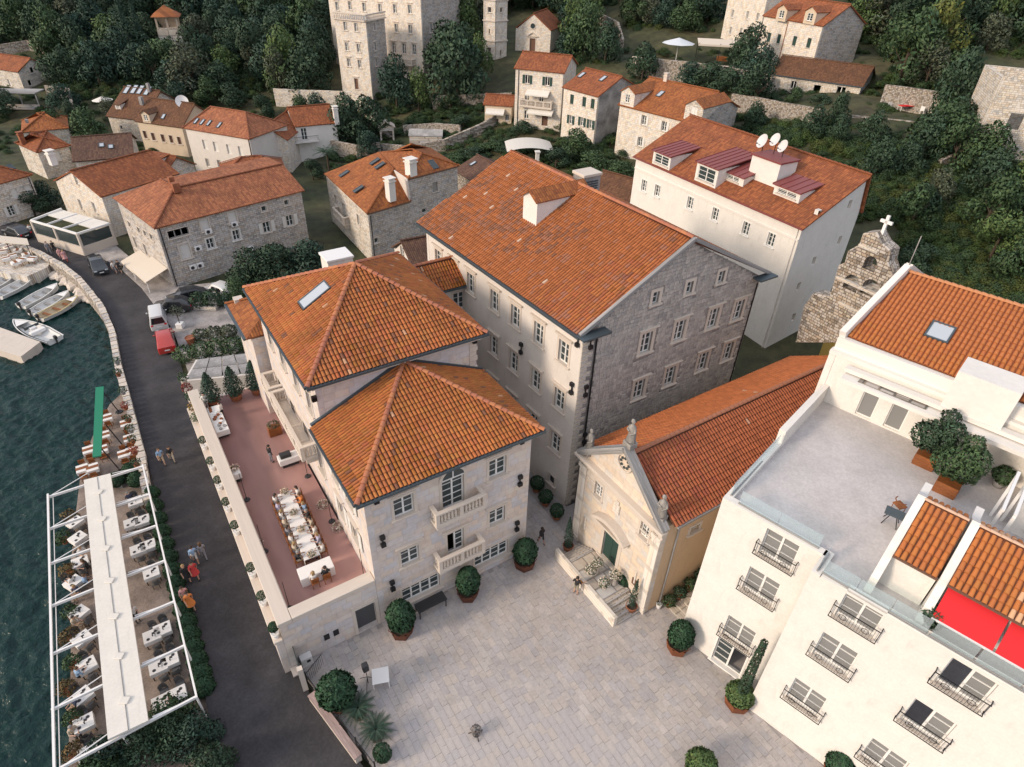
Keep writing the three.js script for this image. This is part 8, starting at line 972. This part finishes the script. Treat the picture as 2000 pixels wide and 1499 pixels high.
const hairGeo = { short: mg([new THREE.SphereGeometry(0.118, 12, 8, 0, 6.3, 0, 1.55).rotateX(-0.45).translate(0, 0.045, -0.012)]), long: mg([new THREE.SphereGeometry(0.12, 12, 8, 0, 6.3, 0, 1.6).rotateX(-0.4).translate(0, 0.045, -0.012), rbox(0.2, 0.3, 0.09, 0.04, 0, -0.09, -0.085)]) };
const eyesGeo = mg([ball(0.011, -0.035, 0.012, 0.093, 5), ball(0.011, 0.035, 0.012, 0.093, 5), box(0.045, 0.008, 0.01, 0, -0.055, 0.098)]);
const SKIN = [[0.5, 0.3, 0.21], [0.42, 0.24, 0.16], [0.55, 0.35, 0.26]], WHITE = [0.62, 0.6, 0.57], BLACK = [0.02, 0.02, 0.022], NAVY = [0.03, 0.04, 0.08], TAN = [0.4, 0.3, 0.2], SKYB = [0.25, 0.38, 0.55], GREYC = [0.22, 0.22, 0.24], ORANGE = [0.6, 0.2, 0.05], REDC = [0.5, 0.05, 0.05], PINK = [0.55, 0.3, 0.3], BEIGE = [0.48, 0.4, 0.3], LILAC = [0.4, 0.38, 0.5];
function person(label, P, turn, pose, c, group) {
  const b = POSE[pose], g = thing('person', label, 'person', P, turn, group), geo = b.geo.clone(), n = geo.attributes.position.count, a = new Float32Array(n * 3), skin = c.skin ?? pick(SKIN), map = { skin, shirt: c.top, arm: c.sleeve ?? skin, legs: c.low, calf: c.calf ?? c.low, shoe: c.shoe ?? BLACK };
  for (let i = 0; i < n; i++) a.set(map[b.reg[i]], i * 3); geo.setAttribute('color', new THREE.BufferAttribute(a, 3)); part(g, 'body', geo, M.vcol); const h = part(g, 'hair', hairGeo[c.long ? 'long' : 'short'], hairMats[c.hair ?? 0]); h.position.copy(b.head); part(g, 'face', eyesGeo, M.dark).position.copy(b.head);
  if (c.skirt) part(g, 'skirt', new THREE.CylinderGeometry(0.17, 0.3, 0.5, 14, 1, true).translate(0, 0.78, 0), std({ color: rgb(...c.skirt), side: THREE.DoubleSide })); const k = rr(0.96, 1.05); g.scale.setScalar(k); return g;
}
const hairMats = [[0.03, 0.018, 0.012], [0.1, 0.055, 0.025], [0.3, 0.2, 0.09], [0.25, 0.24, 0.23]].map((c) => std({ color: rgb(...c), roughness: 0.7 }));
const faceTo = (x0, y0, x1, y1, h) => { const a = at(x0, y0, h), b = at(x1, y1, h); return Math.atan2(b.x - a.x, b.z - a.z); };
{
  const rd = (x, y) => at(x, y, RD), N = (x, y) => faceTo(x, y, x - 30, y - 70, RD), S = (x, y) => faceTo(x, y, x + 30, y + 70, RD);
  person('person in blue shirt walking on the road beside one in black', rd(319, 907), S(319, 907), 'walk', { top: SKYB, low: TAN, calf: SKIN[0], hair: 1 }); person('person in black shirt and pale trousers walking on the road', rd(338, 902), S(338, 902), 'walk', { top: BLACK, low: BEIGE });
  person('person in light blue shirt and white shorts on the road', rd(384, 1100), N(384, 1100), 'walk', { top: SKYB, low: WHITE, calf: SKIN[1], hair: 0 }); person('person in grey top beside the one in light blue', rd(400, 1092), N(400, 1092), 'walk', { top: GREYC, low: GREYC, long: true, hair: 1 });
  person('person with bright orange hair and dark dress on the road', rd(368, 1135), S(368, 1135), 'walk', { top: BLACK, low: BLACK, calf: SKIN[0], long: true, hair: 2, skirt: BLACK }); person('person in red dress on the road', rd(384, 1130), S(384, 1130), 'walk', { top: REDC, low: REDC, calf: SKIN[0], long: true, skirt: REDC });
  person('person in pale top beside the restaurant hedge', rd(366, 1178), S(366, 1178), 'walk', { top: PINK, low: BEIGE, long: true }); person('person in orange dress at the edge of the road by the hedge', rd(376, 1190), S(376, 1190), 'walk', { top: ORANGE, low: ORANGE, calf: SKIN[0], long: true, skirt: ORANGE });
  person('person in white shirt walking by the pergola restaurant', rd(64, 462), 0.5, 'walk', { top: WHITE, low: BLACK }); person('person in dark clothes walking by the cafe platform', rd(98, 497), 0.8, 'walk', { top: GREYC, low: GREYC }); person('person in black walking beside one in grey near the cafe', rd(108, 494), 0.8, 'walk', { top: BLACK, low: BLACK }); person('person in pink top near the quay wall', rd(121, 508), 0.7, 'walk', { top: PINK, low: PINK, long: true }); person('person in rosy dress beside the quay wall', rd(130, 512), 0.7, 'walk', { top: PINK, low: REDC, skirt: PINK, long: true, hair: 2 });
  person('person in pale top and shorts passing the dark moving car', rd(226, 534), 0.6, 'walk', { top: WHITE, low: GREYC, calf: SKIN[0] }); person('person in black top beside the cafe awnings', rd(236, 534), 0.6, 'walk', { top: BLACK, low: BLACK, calf: SKIN[0] });
  const sq = (x, y) => at(x, y, SQ); const gp = person('musician with an orange guitar standing by the church steps', sq(1124, 1160), faceTo(1124, 1160, 1150, 1120, SQ), 'play', { top: BLACK, low: [0.3, 0.27, 0.2], calf: SKIN[0], hair: 0 });
  { const G = thing('guitar', 'orange acoustic guitar held by the musician', 'guitar', gp.position.clone().add(V(0, 1.02, 0)), gp.rotation.y); const s = new THREE.Shape(); s.absarc(0, 0, 0.19, 0.5, 5.78); s.absarc(0.24, 0, 0.14, 3.9, 2.38 + 6.283 - 0, false); part(G, 'guitar_body', mg([new THREE.CylinderGeometry(0.2, 0.2, 0.1, 18).rotateX(Math.PI / 2).translate(0.08, 0, 0.24), new THREE.CylinderGeometry(0.15, 0.15, 0.1, 18).rotateX(Math.PI / 2).translate(-0.14, 0.07, 0.24)]), std({ color: rgb(0.5, 0.2, 0.03), roughness: 0.35 })); part(G, 'neck', rod(V(-0.2, 0.1, 0.26), V(-0.75, 0.28, 0.26), 0.025, 5), M.bark); part(G, 'sound_hole', new THREE.CylinderGeometry(0.05, 0.05, 0.012, 12).rotateX(Math.PI / 2).translate(-0.04, 0.03, 0.296), M.dark); }
  person('person in black with a bag walking into the alley', sq(1057, 1062), Math.PI + 0.5, 'walk', { top: BLACK, low: BLACK, calf: SKIN[1], long: true });
  // restaurant guests
  const gs = [[150, 1148, WHITE], [172, 1148, SKYB], [158, 1166, NAVY], [270, 1215, WHITE], [152, 1228, BEIGE], [160, 1330, SKYB], [156, 1385, NAVY], [150, 1440, BEIGE], [346, 1384, BLACK], [176, 1118, BLACK], [166, 1092, WHITE], [258, 985, NAVY]]; gs.forEach(([x, y, c], i) => person(['guest in white', 'guest in light blue', 'guest in navy', 'waiter in white shirt standing', 'guest in beige', 'guest in light blue', 'guest in navy', 'guest in beige', 'guest in black', 'guest in black', 'guest in white', 'guest in navy'][i] + [' at the first water side tables', ' beside a guest in navy', ' at the water side tables', ' beside the long canopy', ' near the middle water side tables', ' at the lower water side tables', ' at the lower water side tables', ' at the lowest water side tables', ' at the last hedge side table', ' under the canopy edge', ' next to a guest in black', ' at the first hedge side table'][i], at(x, y, DK), i === 3 ? 1 : RT + R() * 6, i === 3 ? 'stand' : 'sit', { top: c, low: i % 2 ? BLACK : TAN, hair: i % 4, long: i % 3 === 0 }));
}
// ---------- wedding dinner on the palace terrace ----------
{
  const T = 5.3, tp = (x, y, h = T) => at(x, y, h), A = tp(556, 962, 6.05), Z = tp(610, 1090, 6.05), d = Z.clone().sub(A), len = d.length(), t = Math.atan2(d.x, d.z); d.normalize(); const side = V(d.z, 0, -d.x), mid = A.clone().lerp(Z, 0.5).setY(T);
  const g = thing('banquet_table', 'long narrow dinner table under a white cloth with flowers down the middle', 'table', mid, t); part(g, 'tablecloth', mg([rbox(1.0, 0.05, len, 0.02, 0, 0.75, 0), box(0.02, 0.5, len, 0.5, 0.5, 0), box(0.02, 0.5, len, -0.5, 0.5, 0), box(1, 0.5, 0.02, 0, 0.5, -len / 2)]), M.cloth); for (const z of [-1, 1]) for (const x of [-0.4, 0.4]) part(g, 'leg', box(0.06, 0.74, 0.06, x, 0.37, z * (len / 2 - 0.2)), M.wood); for (let i = 0; i < 8; i++) for (const s of [-1, 1]) part(g, 'plate', cyl(0.13, 0.14, 0.02, 12, s * 0.32, 0.775, -len / 2 + 0.4 + i * (len - 0.8) / 7), M.whitePaint);
  const hd = tp(616, 1110, 6.05).setY(T), g2 = thing('head_table', 'wide white head table across the end of the long dinner table', 'table', hd, t); part(g2, 'tablecloth', mg([rbox(2.1, 0.05, 0.95, 0.02, 0, 0.76, 0), box(2.1, 0.74, 0.02, 0, 0.38, 0.48), box(0.02, 0.74, 0.95, -1.05, 0.38, 0), box(0.02, 0.74, 0.95, 1.05, 0.38, 0)]), M.cloth); part(g2, 'plate', mg([cyl(0.13, 0.14, 0.02, 12, -0.4, 0.785, 0.2), cyl(0.13, 0.14, 0.02, 12, 0.45, 0.785, 0.2)]), M.whitePaint);
  const fl = (label, P, r, c, h = 0) => { const q = thing('flower_centrepiece', label, 'flowers', P, R() * 6); part(q, 'vase', cyl(0.08, 0.1, 0.14 + h, 8), M.trim); part(q, 'leaves', leafMass(blobLeaves([[0, 0.2 + h, 0, r * 0.85, 0.6]], 120, 0.05, GREEN.mid)), M.leaf); part(q, 'blossoms', leafMass(blobLeaves([[0, 0.22 + h, 0, r, 0.6]], 190, 0.045, c, 0.9)), M.leaf); };
  const on = (k) => A.clone().lerp(Z, k).setY(T + 0.78); ['flowers on the empty end of the long dinner table', 'second flower bunch on the long dinner table', 'flowers halfway along the long dinner table', 'flowers where the long table meets the head table'].forEach((l, i) => fl(l, on([0.02, 0.36, 0.62, 0.98][i]), 0.28, [0.62, 0.5, 0.38]));
  const tops = [WHITE, LILAC, WHITE, BEIGE, GREYC, WHITE, BEIGE, BLACK, WHITE, ORANGE, SKYB, BLACK, BEIGE, WHITE, LILAC, WHITE], names = ['white', 'lilac', 'white', 'beige', 'grey', 'white', 'beige', 'black', 'white', 'orange', 'light blue', 'black', 'beige', 'white', 'lilac', 'white'];
  for (let i = 0; i < 16; i++) { const s = i < 8 ? -1 : 1, k = 0.07 + (i % 8) * 0.122, P = A.clone().lerp(Z, k).setY(T).addScaledVector(side, s * 0.82); person(`seated dinner guest in ${names[i]}, ${['first', 'second', 'third', 'fourth', 'fifth', 'sixth', 'seventh', 'eighth'][i % 8]} from the empty end on the ${s < 0 ? 'road' : 'palace'} side`, P, t + (s < 0 ? Math.PI / 2 : -Math.PI / 2) + rr(-0.2, 0.2), 'sit', { top: tops[i], low: i % 2 ? BEIGE : GREYC, sleeve: i % 3 ? undefined : tops[i], hair: i % 4, long: i % 2 === 0 }); place(woodChair, P, t + (s < 0 ? Math.PI / 2 : -Math.PI / 2), 'wooden chair under a guest at the long dinner table', 'chair', 'chairs at the long dinner table'); }
  [['bride in white seated at the head table', -0.3, WHITE, 2, true], ['groom in black suit seated at the head table', 0.45, BLACK, 0, false]].forEach(([l, o, c, hr, lg]) => { const P = off(hd, t, o, 0.72); person(l, P, t + Math.PI, 'sit', { top: c, low: c, sleeve: lg ? undefined : c, hair: hr, long: lg }); place(woodChair, P, t + Math.PI, 'wooden chair at the head table', 'chair', 'chairs at the head table'); });
  person('man in black shirt and grey trousers standing at the music table', tp(531, 903), faceTo(531, 903, 560, 885, T), 'stand', { top: BLACK, low: GREYC, sleeve: BLACK }); person('waiter in white shirt beside the buffet', tp(437, 818), -1.5, 'stand', { top: WHITE, low: BLACK, sleeve: WHITE }); person('waiter in white at the far end of the buffet', tp(405, 800), 0.5, 'stand', { top: WHITE, low: WHITE, sleeve: WHITE });
  const bt = (name, label, x, y, w, l, rt = TURN) => { const q = thing(name, label, 'table', tp(x, y), rt); part(q, 'tablecloth', mg([rbox(w, 0.05, l, 0.02, 0, 0.76, 0), box(w, 0.45, 0.02, 0, 0.52, l / 2), box(w, 0.45, 0.02, 0, 0.52, -l / 2), box(0.02, 0.45, l, w / 2, 0.52, 0), box(0.02, 0.45, l, -w / 2, 0.52, 0)]), M.cloth); part(q, 'leg', mg([box(w * 0.8, 0.5, l * 0.9, 0, 0.25, 0)]), M.dark); return q; };
  const bf = bt('buffet_table', 'white buffet table with food along the parapet', 429, 832, 0.95, 3.6); for (let i = 0; i < 14; i++) part(bf, 'dish', cyl(0.12, rr(0.1, 0.16), rr(0.04, 0.14), 10, rr(-0.3, 0.3), 0.79, -1.6 + i * 0.24), pick([M.wood, M.whitePaint, M.concrete, M.cortenBright]));
  const mt = bt('music_table', 'white table with black mixing desk beside the palace balcony', 566, 905, 1.5, 0.8); part(mt, 'mixing_desk', rbox(0.8, 0.3, 0.5, 0.04, -0.2, 0.95, 0), M.dark); const cb = thing('console_cart', 'dark flower console by the palace wall', 'console', tp(538, 848), TURN); part(cb, 'body', rbox(1.0, 0.85, 0.6, 0.04, 0, 0.42, 0), M.wood); part(cb, 'flowers', leafMass(blobLeaves([[0, 1, 0, 0.45, 0.5]], 260, 0.07, [0.08, 0.09, 0.05])), M.leaf);
  const gt = bt('gift_table', 'small white table with flowers by the parapet', 460, 938, 0.9, 0.7); fl('flowers on the small parapet table', tp(459, 918, 6.1), 0.34, [0.6, 0.45, 0.4]); fl('white flower heap on the floor beside the palace wall', tp(632, 990), 0.45, [0.6, 0.58, 0.5]); fl('second white flower heap beside the palace wall', tp(661, 1033), 0.45, [0.6, 0.58, 0.5]); fl('white flower heap at the parapet foot', tp(503, 1068), 0.4, [0.6, 0.58, 0.55]);
  [[601, 931, 'slim light pole on a round base near the music table'], [482, 977, 'slim light pole by the small parapet table'], [517, 1078, 'slim light pole by the parapet flower heap'], [566, 1190, 'slim light pole in the outer terrace corner'], [648, 1019, 'slim light pole between the two white flower heaps'], [711, 1128, 'slim light pole in the palace corner of the terrace']].forEach(([x, y, l]) => { const q = thing('light_pole', l, 'pole', tp(x, y)); part(q, 'pole', cyl(0.02, 0.02, 2.6, 6), M.iron); part(q, 'base', cyl(0.24, 0.2, 0.08, 14), M.dark); });
}
scene.traverse((o) => { if (o.isMesh) { o.castShadow = true; o.receiveShadow = true; } });
renderer.render(scene, camera);
